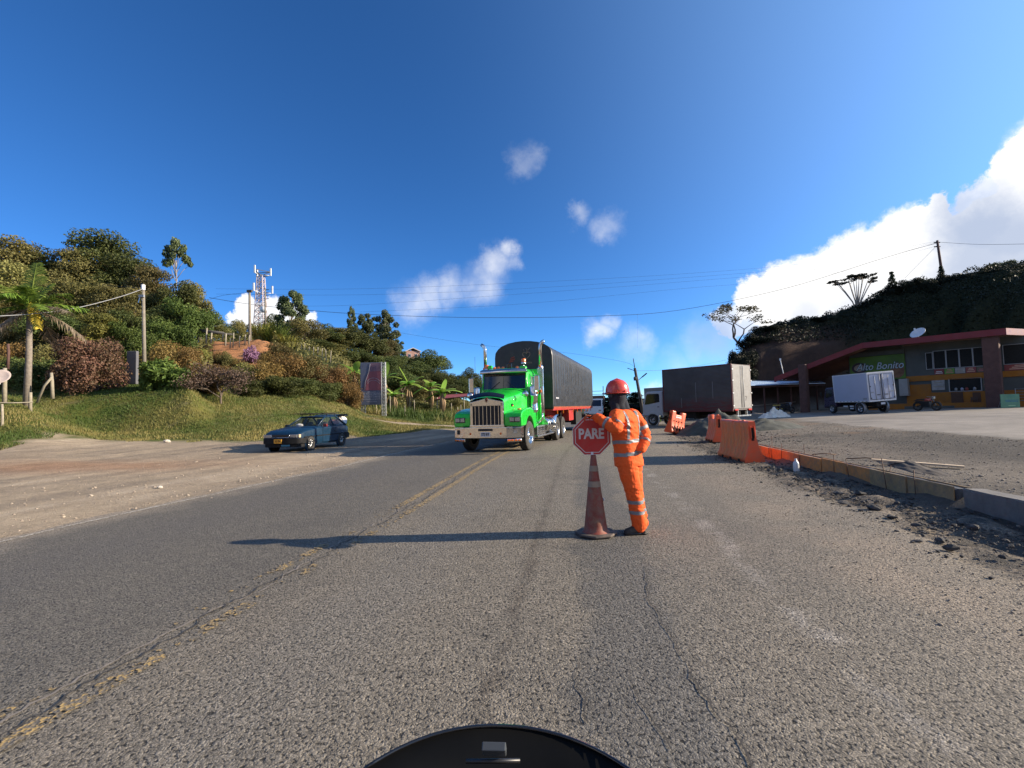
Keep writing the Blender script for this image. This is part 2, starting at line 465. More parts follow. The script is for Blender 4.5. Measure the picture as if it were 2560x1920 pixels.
# terrain profiles: photo column -> [(distance ahead, height)], 'p' heights are read off a photo row
def kn(px, lst):
    out = []
    for e in lst:
        out.append((e[0], at(px, e[2], e[0]).z if e[1] == 'p' else e[1]))
    return (tcol(px), out)
TERR = [
    kn(-1400, [(8, .0), (16, .6), (20, 3), (30, 5), (50, 8), (90, 12), (200, 12)]),
    kn(-450, [(14, .1), (20, .7), (23, 2.8), (33, 4), (45, 8.5), (60, 13), (80, 17), (140, 18), (300, 12)]),
    kn(0, [(14, .05), (19.5, 'p', 1123), (23, 'p', 1083), (25.5, 'p', 1007), (33, 'p', 978), (45, 8.5), (60, 13.5), (80, 17), (140, 18), (300, 12)]),
    kn(250, [(18, .05), (25, 'p', 1098), (27.5, 'p', 1080), (30.5, 'p', 985), (36, 'p', 957), (46, 8), (60, 13.5), (80, 16), (140, 15), (300, 12)]),
    kn(470, [(18, .0), (25, 'p', 1100), (27.5, 'p', 1078), (30.8, 'p', 976), (36, 'p', 950), (46, 7), (56, 10), (75, 12), (140, 10), (300, 10)]),
    kn(535, [(18, .0), (25, 'p', 1100), (27.5, 'p', 1078), (29, 'p', 1058), (36, 'p', 965), (45, 'p', 890), (50, 9.2), (75, 11), (140, 10), (300, 10)]),
    kn(650, [(20, .0), (25, 'p', 1102), (28, 'p', 1078), (35, 'p', 1000), (40, 'p', 965), (46, 'p', 885), (49, 'p', 850), (75, 11), (140, 10), (300, 8)]),
    kn(760, [(21, .0), (27, 'p', 1100), (30, 'p', 1076), (37, 'p', 1003), (44, 'p', 955), (52, 'p', 868), (70, 10), (140, 10), (300, 8)]),
    kn(850, [(22, .0), (28, 'p', 1096), (32, 'p', 1070), (40, 'p', 1018), (46, 'p', 995), (56, 'p', 905), (80, 11), (140, 10), (300, 8)]),
    kn(920, [(24, .0), (31, 'p', 1088), (35, 'p', 1066), (42, 'p', 1043), (48, 'p', 1032), (60, 'p', 985), (80, 9), (120, 14), (300, 10)]),
    kn(1000, [(26, .0), (33, 'p', 1082), (38, 'p', 1062), (43, 'p', 1052), (52, 'p', 1036), (66, 'p', 1015), (90, 7.5), (120, 13), (300, 8)]),
    kn(1090, [(30, .0), (38, 'p', 1066), (45, 'p', 1056), (52, 'p', 1045), (66, 'p', 1028), (95, 5.5), (125, 10.5), (300, 4)]),
    kn(1160, [(35, .0), (45, 'p', 1058), (60, .9), (90, 2), (130, 4), (300, 2)]),
    kn(1240, [(40, .0), (60, .2), (130, .5), (300, -1)]),
    kn(1320, [(60, .0), (130, -.4), (300, -3), (900, -10)]),
    kn(1590, [(60, .0), (130, -.4), (300, -6), (500, -9), (650, 6), (900, 14)]),
    kn(1650, [(20, .0), (60, .1), (130, .6), (300, -1), (650, 10), (900, 14)]),
    kn(1760, [(20, .1), (45, .2), (58, .6), (75, 2.5), (130, 4), (300, 3)]),
    kn(1815, [(16, .15), (30, .1), (46, .25), (56, 1.0), (64, 4), (90, 6), (300, 4)]),
    kn(1850, [(14, .2), (30, .1), (46, .3), (51, 1.0), (56, 6.6), (80, 9), (300, 5)]),
    kn(1903, [(14, .2), (30, .15), (47, .35), (50.2, .6), (52.5, 6), (56.5, 9.5), (90, 10.5), (300, 8)]),
    kn(1977, [(13, .2), (30, .2), (48, .4), (50.2, .6), (52.3, 7), (56.5, 10.6), (90, 11), (300, 8)]),
    kn(2097, [(12, .2), (30, .3), (49.5, .5), (50.5, .7), (52.3, 7.5), (56.5, 11.5), (90, 12), (300, 8)]),
    kn(2221, [(11, .2), (30, .42), (49.5, .6), (50.5, .8), (52.3, 8.5), (56.5, 13.5), (90, 15), (300, 8)]),
    kn(2330, [(10, .2), (30, .5), (49, .7), (50.2, .9), (52, 10), (56, 15.0), (90, 16.5), (300, 8)]),
    kn(2450, [(9, .2), (30, .55), (46.5, .7), (47.5, .9), (49.5, 10.5), (53.5, 15.4), (90, 17), (300, 8)]),
    kn(2560, [(9, .2), (30, .6), (44, .7), (45.5, 1), (47.8, 10.5), (52, 15.9), (90, 17), (300, 8)]),
    kn(2760, [(8, .2), (30, .6), (41, .8), (43, 1), (45, 11), (49, 16.0), (90, 17), (300, 8)]),
    kn(2930, [(8, .2), (28, .6), (39, .8), (41, 1), (44, 4), (50, 7), (90, 8), (300, 8)]),
    kn(3100, [(8, .2), (26, .6), (36, .8), (60, 1.2), (90, 3), (300, 6)]),
    kn(5200, [(6, .2), (20, .6), (60, 1.2), (90, 3), (300, 6)]),
]
TK = np.array([c[0] for c in TERR])
def terr_base(x, y):
    x = np.asarray(x, float); y = np.asarray(y, float); yy = np.maximum(y, 4.0)
    t = np.clip(x / yy, TK[0], TK[-1])
    cols = np.stack([np.interp(yy, [0] + [k[0] for k in c[1]], [0] + [k[1] for k in c[1]]) for c in TERR])
    i = np.clip(np.searchsorted(TK, t) - 1, 0, len(TK) - 2)
    f = (t - TK[i]) / (TK[i + 1] - TK[i]); f = f * f * (3 - 2 * f) * .5 + f * .5
    idx = np.arange(len(t))
    return cols[i, idx] * (1 - f) + cols[i + 1, idx] * f
def sstep(v, a, b):
    k = np.clip((v - a) / (b - a), 0, 1); return k * k * (3 - 2 * k)
def terr(x, y):
    x = np.asarray(x, float).ravel(); y = np.asarray(y, float).ravel()
    z = terr_base(x, y)
    S, N = sn(x, y)
    # pull to the road surface
    left = sstep(-N - wide_left(S), 7.2, 13); right = sstep(N, 5.2, 8)
    w = np.where(N < 0, left, right)
    z = z * w
    kerbz = .19 * sstep(N, 5.15, 5.3) * (1 - sstep(S, 17, 22)) * (1 - sstep(N, 6.5, 12))
    z = np.maximum(z, kerbz)
    rough = np.clip(np.abs(N) - 5, 0, 6) / 6
    amp = .02 + .10 * rough * sstep(z, .3, 3) + .8 * sstep(z, 7, 12) * sstep(y, 40, 60)
    z = z + (fbm(x * .8, y * .8, 3) - .47) * amp * 2 * np.clip((np.abs(N) - 4.8), 0, 1)
    z = z + .035 * (fbm(x * .35, y * .35, 11) - .47) * sstep(-N, 8, 12)
    z = z + 22 * sstep(-y, 30, 75) * (.6 + .8 * fbm(x * .012, y * .012, 77))  # unseen hill behind the camera, added for the chrome to reflect
    # sunk below the road sheet
    inroad = (N > -6.7 - wide_left(S)) & (N < 4.9) & (y < 140) & (y > -40)
    z = np.where(inroad, -.07, z)
    return z
def gz(x, y):
    return float(terr([x], [y])[0])
def on(px, py, dguess=None, lo=1.4, hi=120.0):
    """point of the ground seen at a photo pixel (marches the ray)"""
    r = ray(px, py)
    ds = np.arange(lo, hi, .1)
    zr = CAM_H + r.z / r.y * ds; xr = r.x / r.y * ds
    S, N = sn(xr, ds)
    zt = terr(xr, ds)
    zt = np.where((N > -6.7 - wide_left(S)) & (N < 4.9), 0, zt)
    k = np.where(zr <= zt)[0]
    i = k[0] if len(k) else len(ds) - 1
    return Vector((xr[i], ds[i], zt[i]))
def col(px, d, dz=0.0):
    """ground point in a photo column at distance d"""
    t = tcol(px); return Vector((t * d, d, max(gz(t * d, d), 0) + dz))

def axis_coords(lo, hi, step, out_lo, out_hi, g):
    a = list(np.arange(lo, hi + step / 2, step))
    s = step
    while a[-1] < out_hi: s *= g; a.append(a[-1] + s)
    s = step
    while a[0] > out_lo: s *= g; a.insert(0, a[0] - s)
    return np.array(a)
GX = axis_coords(-34, 40, .33, -900, 1000, 1.07)
GY = axis_coords(-6, 54, .33, -120, 1500, 1.07)
XX, YY = np.meshgrid(GX, GY); gx = XX.ravel(); gy = YY.ravel()
gzv = terr(gx, gy)
GS, GN = sn(gx, gy)
gt = gx / np.maximum(gy, 4)
# ground cover as colour (soil, grass, stone, some painted shade and haze) and a cover id
C_GRASS = np.array([.062, .088, .016]); C_GRASS2 = np.array([.125, .112, .030]); C_DIRT = np.array([.36, .285, .20]); C_DIRT2 = np.array([.255, .20, .145])
C_GRAVEL = np.array([.175, .15, .122]); C_GRAV2 = np.array([.09, .08, .068]); C_LOT = np.array([.255, .225, .19]); C_ORANGE = np.array([.40, .185, .085])
C_CUT = np.array([.050, .030, .022]); C_UNDER = np.array([.035, .042, .014]); C_HILLR = np.array([.020, .024, .012]); C_HAZE = np.array([.05, .07, .06])  # cut and right hillside darkened as painted shade; last tone is haze
pxa = 1280 + F * gt
n1 = fbm(gx * .25, gy * .25, 21); n2 = fbm(gx * 1.1, gy * 1.1, 31); n3 = fbm(gx * 3.1, gy * 3.1, 41)
def lerp(a, b, w): return a * (1 - w[:, None]) + b * w[:, None]
base = np.tile(C_UNDER, (len(gx), 1))
# left verge and bank
gstart = np.interp(pxa, [-400, 0, 150, 635, 760, 853, 1048, 1160, 1240], [17, 19.5, 23.8, 24.5, 26, 27.5, 33.5, 38, 42]) + (n2 - .47) * 3.0
gcol = lerp(np.tile(C_GRASS, (len(gx), 1)), C_GRASS2, np.clip((n2 - .30) * 2.6, 0, 1))
gcol = lerp(gcol, C_DIRT2 * .7, np.clip((n3 - .60) * 3, 0, .5))
dcol = lerp(np.tile(C_DIRT, (len(gx), 1)), C_DIRT2, np.clip((n1 - .38) * 3.2, 0, 1))
trk = fbm(GS * .12, GN * 1.3, 61); dcol = lerp(dcol, np.array([.19, .155, .12]), np.clip((trk - .50) * 3.5, 0, .55)); dcol = lerp(dcol, np.array([.44, .36, .27]), np.clip((.40 - trk) * 4, 0, .6))
wet = np.exp(-((gx + 14) / 5) ** 2 - ((gy - 15) / 1.6) ** 2) * .8
dcol = lerp(dcol, np.array([.30, .17, .10]), np.clip(wet * (n2 + .5), 0, .7))
gend = np.interp(pxa, [-400, 0, 250, 470, 535, 650, 760, 850, 920, 1000, 1090, 1240], [33, 34, 36, 35, 37, 41, 42, 43, 50, 55, 60, 70])
left = GN < -4.5
isg = sstep(gy - gstart, -.6, .9)
cc = lerp(dcol, gcol, isg)
cc = lerp(cc, C_UNDER, sstep(gy - gend, -.5, 1.5))
og = ((pxa > 505) & (pxa < 705)) * sstep(gy, 40.5, 42.5) * (1 - sstep(gy, 51, 53)) * np.clip(1.3 - np.abs(pxa - 605) / 95, 0, 1)
cc = lerp(cc, C_ORANGE, np.clip(og * (n2 * 1.7 + .2) * 1.4, 0, 1)); cc = lerp(cc, np.array([.15, .09, .05]), np.clip(og * (n3 - .5) * 5, 0, .8))
tr = ((pxa > 905) & (pxa < 1290)) * np.exp(-((gy - np.interp(pxa, [900, 960, 1050, 1160, 1290], [43.5, 41.5, 39.0, 40, 44])) / 1.6) ** 4)
cc = lerp(cc, C_DIRT * .95, np.clip(tr * 1.2, 0, 1))
rb = ((pxa > 960) & (pxa < 1130)) * np.exp(-((gy - 50) / 4) ** 4) * .6
cc = lerp(cc, np.array([.22, .11, .05]), rb)
base[left] = cc[left]
# right side
grav = lerp(np.tile(C_GRAVEL, (len(gx), 1)), C_GRAV2, np.clip((n1 - .40) * 4 + (n3 - .5), 0, 1))
grav = lerp(grav, np.array([.24, .15, .09]), np.clip((n2 - .56) * 4, 0, .6) * (GS > 20))
lotc = lerp(np.tile(C_LOT, (len(gx), 1)), C_LOT * .8, np.clip((n1 - .42) * 4, 0, 1))
ledge = 11.8 + (n2 - .47) * 1.2 + (n1 - .47) * 1.5
rc = lerp(grav, lotc, sstep(GN - ledge, -.25, .5))
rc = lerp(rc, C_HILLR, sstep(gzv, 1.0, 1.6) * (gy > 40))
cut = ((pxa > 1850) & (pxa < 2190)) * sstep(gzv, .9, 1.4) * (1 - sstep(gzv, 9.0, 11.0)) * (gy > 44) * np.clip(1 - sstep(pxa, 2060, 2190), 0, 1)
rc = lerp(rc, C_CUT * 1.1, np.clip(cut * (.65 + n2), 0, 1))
rc = lerp(rc, C_GRASS * .9, sstep(gy, 70, 90))
right = GN >= -4.5
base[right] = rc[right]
base = lerp(base, C_HAZE, sstep(gy, 380, 600))  # distance haze painted into the far ground colour
base = np.clip(base * (.82 + .36 * n3[:, None]), 0.003, 1)

# split of the height field into pieces of ground
nx, ny = len(GX), len(GY)
ii, jj = np.meshgrid(np.arange(nx - 1), np.arange(ny - 1))
a = (jj * nx + ii).ravel(); quads = np.stack([a, a + 1, a + nx + 1, a + nx], 1)
qc = quads.mean(axis=1).astype(int)
cx = gx[quads].mean(1); cy = gy[quads].mean(1); cn = GN[quads].mean(1); cz = gzv[quads].mean(1); cs = GS[quads].mean(1)
cg = (cy - gstart[quads].mean(1)); cl = (cn - ledge[quads].mean(1)); cge = (cy - gend[quads].mean(1))
kind = np.zeros(len(quads), int)                      # 0 hillside
kind[(cn < -4.5) & (cg < 0)] = 1                      # dirt shoulder
kind[(cn < -4.5) & (cg >= 0) & (cge < 0)] = 2         # grass bank
kind[(cn >= -4.5) & (cy < 60) & (cz < 1.3) & (cl < 0)] = 3   # gravel
kind[(cn >= -4.5) & (cy < 60) & (cz < 1.3) & (cl >= 0)] = 4  # paved lot

g = NT('ground_cover')
vc = g.new('ShaderNodeVertexColor'); vc.layer_name = 'cover'
P = g.wpos()
grit = g.vor(38, P, out='Color'); gr2 = g.noise(14, 8, .72, P); gr3 = g.noise(90, 3, .6, P); gr4 = g.noise(2.2, 6, .6, P)
hv = g.new('ShaderNodeHueSaturation'); g.put(hv.inputs['Color'], vc.outputs[0])
g.put(hv.inputs['Value'], g.math('MULTIPLY', g.math('MULTIPLY', g.rng(gr2, .3, .7, .72, 1.25), g.rng(gr3, .3, .7, .8, 1.2)), g.rng(gr4, .3, .7, .85, 1.15)))
g.set(Base_Color=hv.outputs[0], Roughness=.95)
g.b.inputs['Specular IOR Level'].default_value = .15
g.set(Normal=g.bump(g.math('ADD', gr2, g.math('MULTIPLY', gr3, .5)), .8, .05))
lot = NT('worn_lot_paving')
vc = lot.new('ShaderNodeVertexColor'); vc.layer_name = 'cover'
P = lot.wpos()
hv = lot.new('ShaderNodeHueSaturation'); lot.put(hv.inputs['Color'], vc.outputs[0])
lot.put(hv.inputs['Value'], lot.math('MULTIPLY', lot.rng(lot.noise(30, 6, .7, P), .3, .7, .8, 1.18), lot.rng(lot.noise(.5, 5, .6, P), .3, .7, .8, 1.15)))
lot.set(Base_Color=hv.outputs[0], Roughness=.9, Normal=lot.bump(lot.noise(60, 4, .7, P), .4, .01))
lot.b.inputs['Specular IOR Level'].default_value = .2

def sub_terrain(name, mask, mtl):
    q = quads[mask]; used = np.unique(q); rm = np.zeros(len(gx), int); rm[used] = np.arange(len(used))
    V = np.stack([gx[used], gy[used], gzv[used]], 1)
    me = np_mesh(name, V, rm[q], mtl, smooth=True)
    ca = me.color_attributes.new('cover', 'FLOAT_COLOR', 'POINT')
    ca.data.foreach_set('color', np.concatenate([base[used], np.ones((len(used), 1))], 1).astype(np.float32).ravel())
    o = link(name, me); o['kind'] = 'structure'; return o
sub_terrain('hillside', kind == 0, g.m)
sub_terrain('dirt_shoulder', kind == 1, g.m)
sub_terrain('grass_bank', kind == 2, g.m)
sub_terrain('gravel_ground', kind == 3, g.m)
sub_terrain('paved_lot', kind == 4, lot.m)

# ------------------------------------------------------------------ road
ss = np.concatenate([np.arange(-20, 0, 1.0), np.arange(0, 30, .25), np.arange(30, 150, 1.0)])
nn = np.concatenate([np.arange(-6.95, 3.4, .35), np.arange(3.4, 4.95, .12)])
RV = []; ra_n = []; ra_s = []
for s in ss:
    c = road_pt(s, 0); r_ = road_pt(s, 1); d = r_ - c
    for n in nn:
        p = c + d * (n - float(wide_left(s)) * max(0.0, (-n - 3.0) / 3.95))
        RV.append((p.x, p.y, 0.0)); ra_n.append(n); ra_s.append(s)
RV = np.array(RV); ra_n = np.array(ra_n); ra_s = np.array(ra_s)
edge_r = 3.55 - .35 * (1 - sstep(ra_s, 4, 9)) + .35 * (fbm(ra_s * .5, ra_s * 0, 5) - .47) * 4
brk = sstep(ra_n, 0, .01) * sstep(ra_n - edge_r, 0, .5)
RV[:, 2] += .004 * (fbm(RV[:, 0] * 1.5, RV[:, 1] * 1.5, 9) - .47)
near = 1 - sstep(ra_s, 22, 30)
RV[:, 2] += brk * near * ((fbm(RV[:, 0] * 2.2, RV[:, 1] * 2.2, 17) - .52) * .26 - .014)
# left edge frays into the shoulder
fr = sstep(-ra_n, 6.55, 6.95); RV[:, 2] -= fr * .02
w_ = len(nn); ii, jj = np.meshgrid(np.arange(w_ - 1), np.arange(len(ss) - 1)); a = (jj * w_ + ii).ravel()
RQ = np.stack([a, a + 1, a + w_ + 1, a + w_], 1)
rd = NT('chip_seal_asphalt')
P = rd.wpos(); n_ = rd.attr('n'); s_ = rd.attr('s')
v1 = rd.new('ShaderNodeTexVoronoi', feature='F1'); v1.inputs['Scale'].default_value = 56; rd.put(v1.inputs['Vector'], P)
v2 = rd.new('ShaderNodeTexVoronoi', feature='DISTANCE_TO_EDGE'); v2.inputs['Scale'].default_value = 56; rd.put(v2.inputs['Vector'], P)
wob = rd.noise(1.1, 5, .6, P); wob2 = rd.noise(.25, 4, .6, P); fine = rd.noise(55, 6, .75, P); mid = rd.noise(8, 7, .7, P)
sepc = rd.new('ShaderNodeSeparateColor'); rd.put(sepc.inputs[0], v1.outputs['Color'])
chip = sepc.outputs[0]
ng = rd.math('ADD', n_, rd.math('MULTIPLY', rd.math('SUBTRACT', wob, .5), 1.0))
right_c = rd.mix(rd.rng(mid, .35, .68), (.200, .171, .132), (.145, .126, .100))
left_c = rd.mix(rd.rng(mid, .35, .68), (.146, .130, .106), (.100, .090, .076))
c0 = rd.mix(rd.rng(rd.math('ADD', ng, rd.math('MULTIPLY', rd.math('SUBTRACT', mid, .5), 1.2)), -3.15, -2.45), left_c, right_c)
# dusty left edge, dark tar strip with patching, dark damp wheel streak, pale worn arrow paint
dust = rd.rng(ng, -6.0, -6.8)
c0 = rd.mix(rd.math('MULTIPLY', dust, .85), c0, (.33, .27, .20))
def band(lo, hi, soft=.12, src=None):
    src = ng if src is None else src
    return rd.math('MULTIPLY', rd.rng(src, lo - soft, lo + soft, smooth=True), rd.rng(src, hi + soft, hi - soft, smooth=True))
tar = rd.math('MULTIPLY', band(-.02, .62, .10), rd.rng(s_, 17, 9))
c0 = rd.mix(rd.math('MULTIPLY', tar, .62), c0, (.092, .088, .082))
tar2 = rd.math('MULTIPLY', band(.3, .95, .25), rd.rng(wob2, .42, .62))
c0 = rd.mix(rd.math('MULTIPLY', tar2, .45), c0, (.12, .112, .10))
nw = rd.math('ADD', n_, rd.math('MULTIPLY', rd.math('SUBTRACT', rd.noise(2.6, 6, .7, P), .5), .22))
stain = rd.math('MULTIPLY', band(-.55, -.45, .06, nw), rd.rng(rd.noise(1.7, 5, .7, P), .36, .56))
c0 = rd.mix(rd.math('MULTIPLY', stain, .62), c0, (.075, .06, .045))
wl1 = rd.math('MULTIPLY', band(-2.1, -1.3, .35), .28)
c0 = rd.mix(wl1, c0, (.155, .145, .13))
blot = rd.rng(rd.noise(.55, 6, .65, P), .50, .66); c0 = rd.mix(rd.math('MULTIPLY', blot, .38), c0, (.085, .078, .068))
wl2 = rd.math('MULTIPLY', band(-5.6, -4.6, .5), .35); c0 = rd.mix(wl2, c0, (.10, .092, .085))
# broken right margin
bk = rd.attr('brk')
brc = rd.mix(rd.rng(rd.noise(3.0, 8, .72, P), .40, .60), (.022, .020, .018), (.20, .155, .11))
c0 = rd.mix(rd.math('MULTIPLY', bk, .95), c0, brc)
edged = rd.math('MULTIPLY', band(2.3, 3.6, .5), rd.rng(wob, .35, .6)); c0 = rd.mix(rd.math('MULTIPLY', edged, .5), c0, (.30, .235, .17))
pale = rd.math('MULTIPLY', rd.math('MULTIPLY', band(1.42, 1.62, .07, n_), rd.rng(rd.noise(.9, 4, .6, P), .50, .58)), rd.rng(fine, .35, .6))
c0 = rd.mix(rd.math('MULTIPLY', pale, .35), c0, (.50, .46, .42))
chipv = rd.rng(chip, 0, 1, .66, 1.40)
lowr = rd.math('MULTIPLY', rd.rng(ng, -3.4, -2.3, .80, 1.0), rd.rng(wob2, .35, .65, .8, 1.0))       # the left lane is worn smoother
gap = rd.rng(v2.outputs['Distance'], .0, .10, .42, 1.0)
mul = rd.math('MULTIPLY', chipv, gap)
mul = rd.math('MULTIPLY', mul, rd.rng(fine, .3, .7, .75, 1.25))
pit = rd.noise(44, 2, .5, P)
hole = rd.noise(17, 2, .5, P)
mul = rd.math('MULTIPLY', mul, rd.rng(pit, .36, .43, .15, 1.12))
mul = rd.math('MULTIPLY', mul, rd.rng(hole, .27, .32, .12, 1.0))
mul = rd.math('ADD', rd.math('MULTIPLY', mul, lowr), rd.math('SUBTRACT', 1.0, lowr))
hv = rd.new('ShaderNodeHueSaturation'); rd.put(hv.inputs['Color'], c0); rd.put(hv.inputs['Value'], mul)
rd.set(Base_Color=hv.outputs[0], Roughness=rd.rng(fine, .3, .7, .68, .95))
rd.b.inputs['Specular IOR Level'].default_value = .32
hgt = rd.math('ADD', rd.math('MULTIPLY', v2.outputs['Distance'], .9), rd.math('MULTIPLY', chip, .55))
hgt = rd.math('ADD', hgt, rd.math('MULTIPLY', fine, .5))
hgt = rd.math('ADD', hgt, rd.math('MULTIPLY', rd.rng(pit, .34, .50), .8))
bn = rd.bump(hgt, .85, .007)
bn = rd.bump(rd.noise(7, 6, .7, P), rd.rng(bk, 0, 1, .12, .9), .05, bn)
rd.set(Normal=bn)
me = np_mesh('road', RV, RQ, rd.m, smooth=True)
for an, av in (('n', ra_n), ('s', ra_s), ('brk', brk)):
    at_ = me.attributes.new(an, 'FLOAT', 'POINT'); at_.data.foreach_set('value', av.astype(np.float32))
tag(link('road', me), kind='structure')

# worn paint: small cells of film laid 4 mm over the road, missing where traffic took them off
def paint_line(name, nmid, width, s0, s1, mtl, keep, cell=.03, seed=1, z=.0065):
    ks = int((s1 - s0) / cell); kw = max(2, int(width / cell * 1.4))
    V = []; Fq = []
    S_ = np.arange(ks + 1) * cell + s0
    sh_ = [-.26 * max(0.0, 1 - s / 7.5) ** 1.3 if nmid > -5 else -float(wide_left(s)) * .9 for s in S_]
    base_pts = [(road_pt(s, nmid + e - width / 2), road_pt(s, nmid + e + width / 2)) for s, e in zip(S_, sh_)]
    for (p, q) in base_pts:
        for k in range(kw + 1):
            r = p.lerp(q, k / kw); V.append((r.x, r.y, z))
    V = np.array(V)
    jit = np.random.default_rng(seed); V[:, :2] += jit.normal(0, .005, (len(V), 2))
    V[:, 2] += .004 * (fbm(V[:, 0] * 1.5, V[:, 1] * 1.5, 9) - .47)
    for i in range(ks):
        sc = S_[i]
        for k in range(kw):
            c = V[i * (kw + 1) + k]
            f = float(fbm(c[0] * 4, c[1] * 4, seed + 50) * .5 + fbm(c[0] * 34, c[1] * 34, seed + 70) * .5)
            if f < keep(sc): Fq.append((i * (kw + 1) + k, i * (kw + 1) + k + 1, (i + 1) * (kw + 1) + k + 1, (i + 1) * (kw + 1) + k))
    me = np_mesh(name, V, np.array(Fq), mtl); return tag(link(name, me), kind='structure')
def paint_mat(name, col, thr):
    m = NT(name); P = m.wpos(); ch = m.vor(60, P, out='Color'); sp = m.new('ShaderNodeSeparateColor'); m.put(sp.inputs[0], ch)
    k = m.math('ADD', m.math('MULTIPLY', sp.outputs[0], .5), m.math('MULTIPLY', m.noise(34, 4, .6, P), .9))
    f = m.rng(k, thr, thr + .16)
    m.set(Base_Color=m.mix(f, (.15, .13, .105), col), Roughness=.85, Normal=m.bump(m.vor(60, P), .8, .007)); m.b.inputs['Specular IOR Level'].default_value = .2
    return m.m
m_yel = mat('worn_yellow_paint', (.40, .26, .085), .8, var=.25, nscale=20, dirt=(.22, .18, .13), dirt_amt=.7)
m_yel = paint_mat('chipped_yellow_paint', (.34, .235, .10), .66)
m_wht = mat('worn_white_paint', (.52, .48, .42), .8, var=.25, nscale=20, dirt=(.28, .24, .19), dirt_amt=.7)
m_wht = paint_mat('chipped_white_paint', (.44, .40, .34), .52)
paint_line('road_marking', -2.83, .12, 1.5, 42, m_yel, lambda s: .385 + .19 * float(sstep(np.array(s), 5.5, 9.5)) + .02 * math.sin(s * 1.7), seed=3)
paint_line('road_marking', -2.52, .12, 1.5, 42, m_yel, lambda s: .41 + .235 * float(sstep(np.array(s), 5.5, 9)) + .03 * math.sin(s * 1.1), seed=5)
paint_line('road_marking', -6.55, .07, 3, 40, m_wht, lambda s: .60 + .03 * math.sin(s * .5), seed=8)
m_crk = mat('dark_open_crack', (.045, .040, .035), .85, nscale=30)
m_ridge = mat('crumbled_asphalt_lip', (.20, .17, .14), .9, nscale=30, var=.3)
def crack(name, pts, w, seed, mtl=None, z=.0075, amp=.035):
    V = []; r_ = random.Random(seed); d = []
    P_ = [Vector((p[0], p[1])) for p in pts]
    fine_ = []
    for a_, b_ in zip(P_, P_[1:]):
        n_s = max(2, int((b_ - a_).length / .05))
        for k in range(n_s): fine_.append(a_.lerp(b_, k / n_s))
    off = 0
    out = []
    for k, p in enumerate(fine_):
        off = off * .86 + r_.gauss(0, amp * .42)
        t = (fine_[min(k + 1, len(fine_) - 1)] - fine_[max(k - 1, 0)]).normalized(); nr = Vector((t.y, -t.x))
        c = p + nr * off; ww = w * (.35 + r_.random() * .9) * min(1, k / 8 + .1)
        zz = z + .004 * float(fbm(c.x * 1.5, c.y * 1.5, 9) - .47)
        out.append((c - nr * ww, c + nr * ww, zz))
    mb = MB(); vs = []
    for (l, r2, zz) in out: vs += [(l.x, l.y, zz), (r2.x, r2.y, zz)]
    mb.add(vs, [(2 * k, 2 * k + 1, 2 * k + 3, 2 * k + 2) for k in range(len(out) - 1)])
    o = mb.build(name, mtl or m_crk, fix=False); return tag(o, kind='structure')
crack('road_crack', [tuple(road_pt(s, -2.66 - .26 * max(0.0, 1 - s / 7.5) ** 1.3)[:2]) for s in np.arange(1.2, 15, .5)], .009, 1, amp=.05)
crack('road_crack', [tuple(road_pt(s, -2.70 - .26 * max(0.0, 1 - s / 7.5) ** 1.3)[:2]) for s in np.arange(1.2, 15, .5)], .010, 2, m_ridge, .006, .04)
def pxl(l): return [tuple(on(x, y)[:2]) for x, y in l]
crack('road_crack', pxl([(1618, 1420), (1622, 1500), (1660, 1560), (1690, 1620), (1740, 1700), (1790, 1790), (1860, 1890), (1900, 1960)]), .0045, 4, amp=.025)
crack('road_crack', pxl([(1660, 1560), (1715, 1535)]), .004, 5, amp=.01)
crack('road_crack', pxl([(1570, 1700), (1600, 1760), (1650, 1840), (1700, 1920)]), .0035, 6, amp=.012)
crack('road_crack', pxl([(1450, 1640), (1440, 1720), (1450, 1800), (1480, 1860)]), .005, 7, amp=.03)
# ------------------------------------------------------------------ shared vehicle materials
m_chrome = mat('polished_chrome', (.68, .67, .64), .10, 1.0, var=.04, bump=.05, bscale=3)
m_steel = mat('brushed_steel', (.55, .55, .54), .28, 1.0, var=.08)
m_green = mat('bright_green_paint', (.010, .50, .035), .30, var=.08, coat=.9, nscale=1.5, dirt=(.05, .30, .04), dirt_amt=.3)
m_rubber = mat('tyre_rubber', (.022, .021, .020), .82, var=.3, nscale=6, dirt=(.13, .11, .085), dirt_amt=.35)
m_black = mat('black_plastic', (.012, .012, .013), .42, var=.1)
m_matblack = mat('matt_black_underbody', (.014, .013, .012), .9, var=.3)
m_glassd = mat('dark_tinted_glass', (.008, .011, .016), .06, var=.05, spec=.8)
m_amber = mat('amber_lamp_lens', (.75, .16, .015), .2, var=.05, coat=.5)
m_redp = mat('red_frame_paint', (.42, .02, .015), .42, var=.15, dirt=(.1, .06, .05), dirt_amt=.5)
m_white = mat('white_paint', (.72, .72, .71), .38, var=.06, dirt=(.4, .36, .30), dirt_amt=.3)
m_plate = mat('licence_plate_white', (.62, .62, .64), .5, var=.05)
m_ink = mat('black_ink', (.012, .012, .014), .6, var=.02)
m_lamp = mat('headlamp_glass', (.35, .36, .37), .12, .6, var=.3, nscale=14)
m_grey = mat('galvanised_grey', (.30, .31, .32), .5, .5, var=.1)

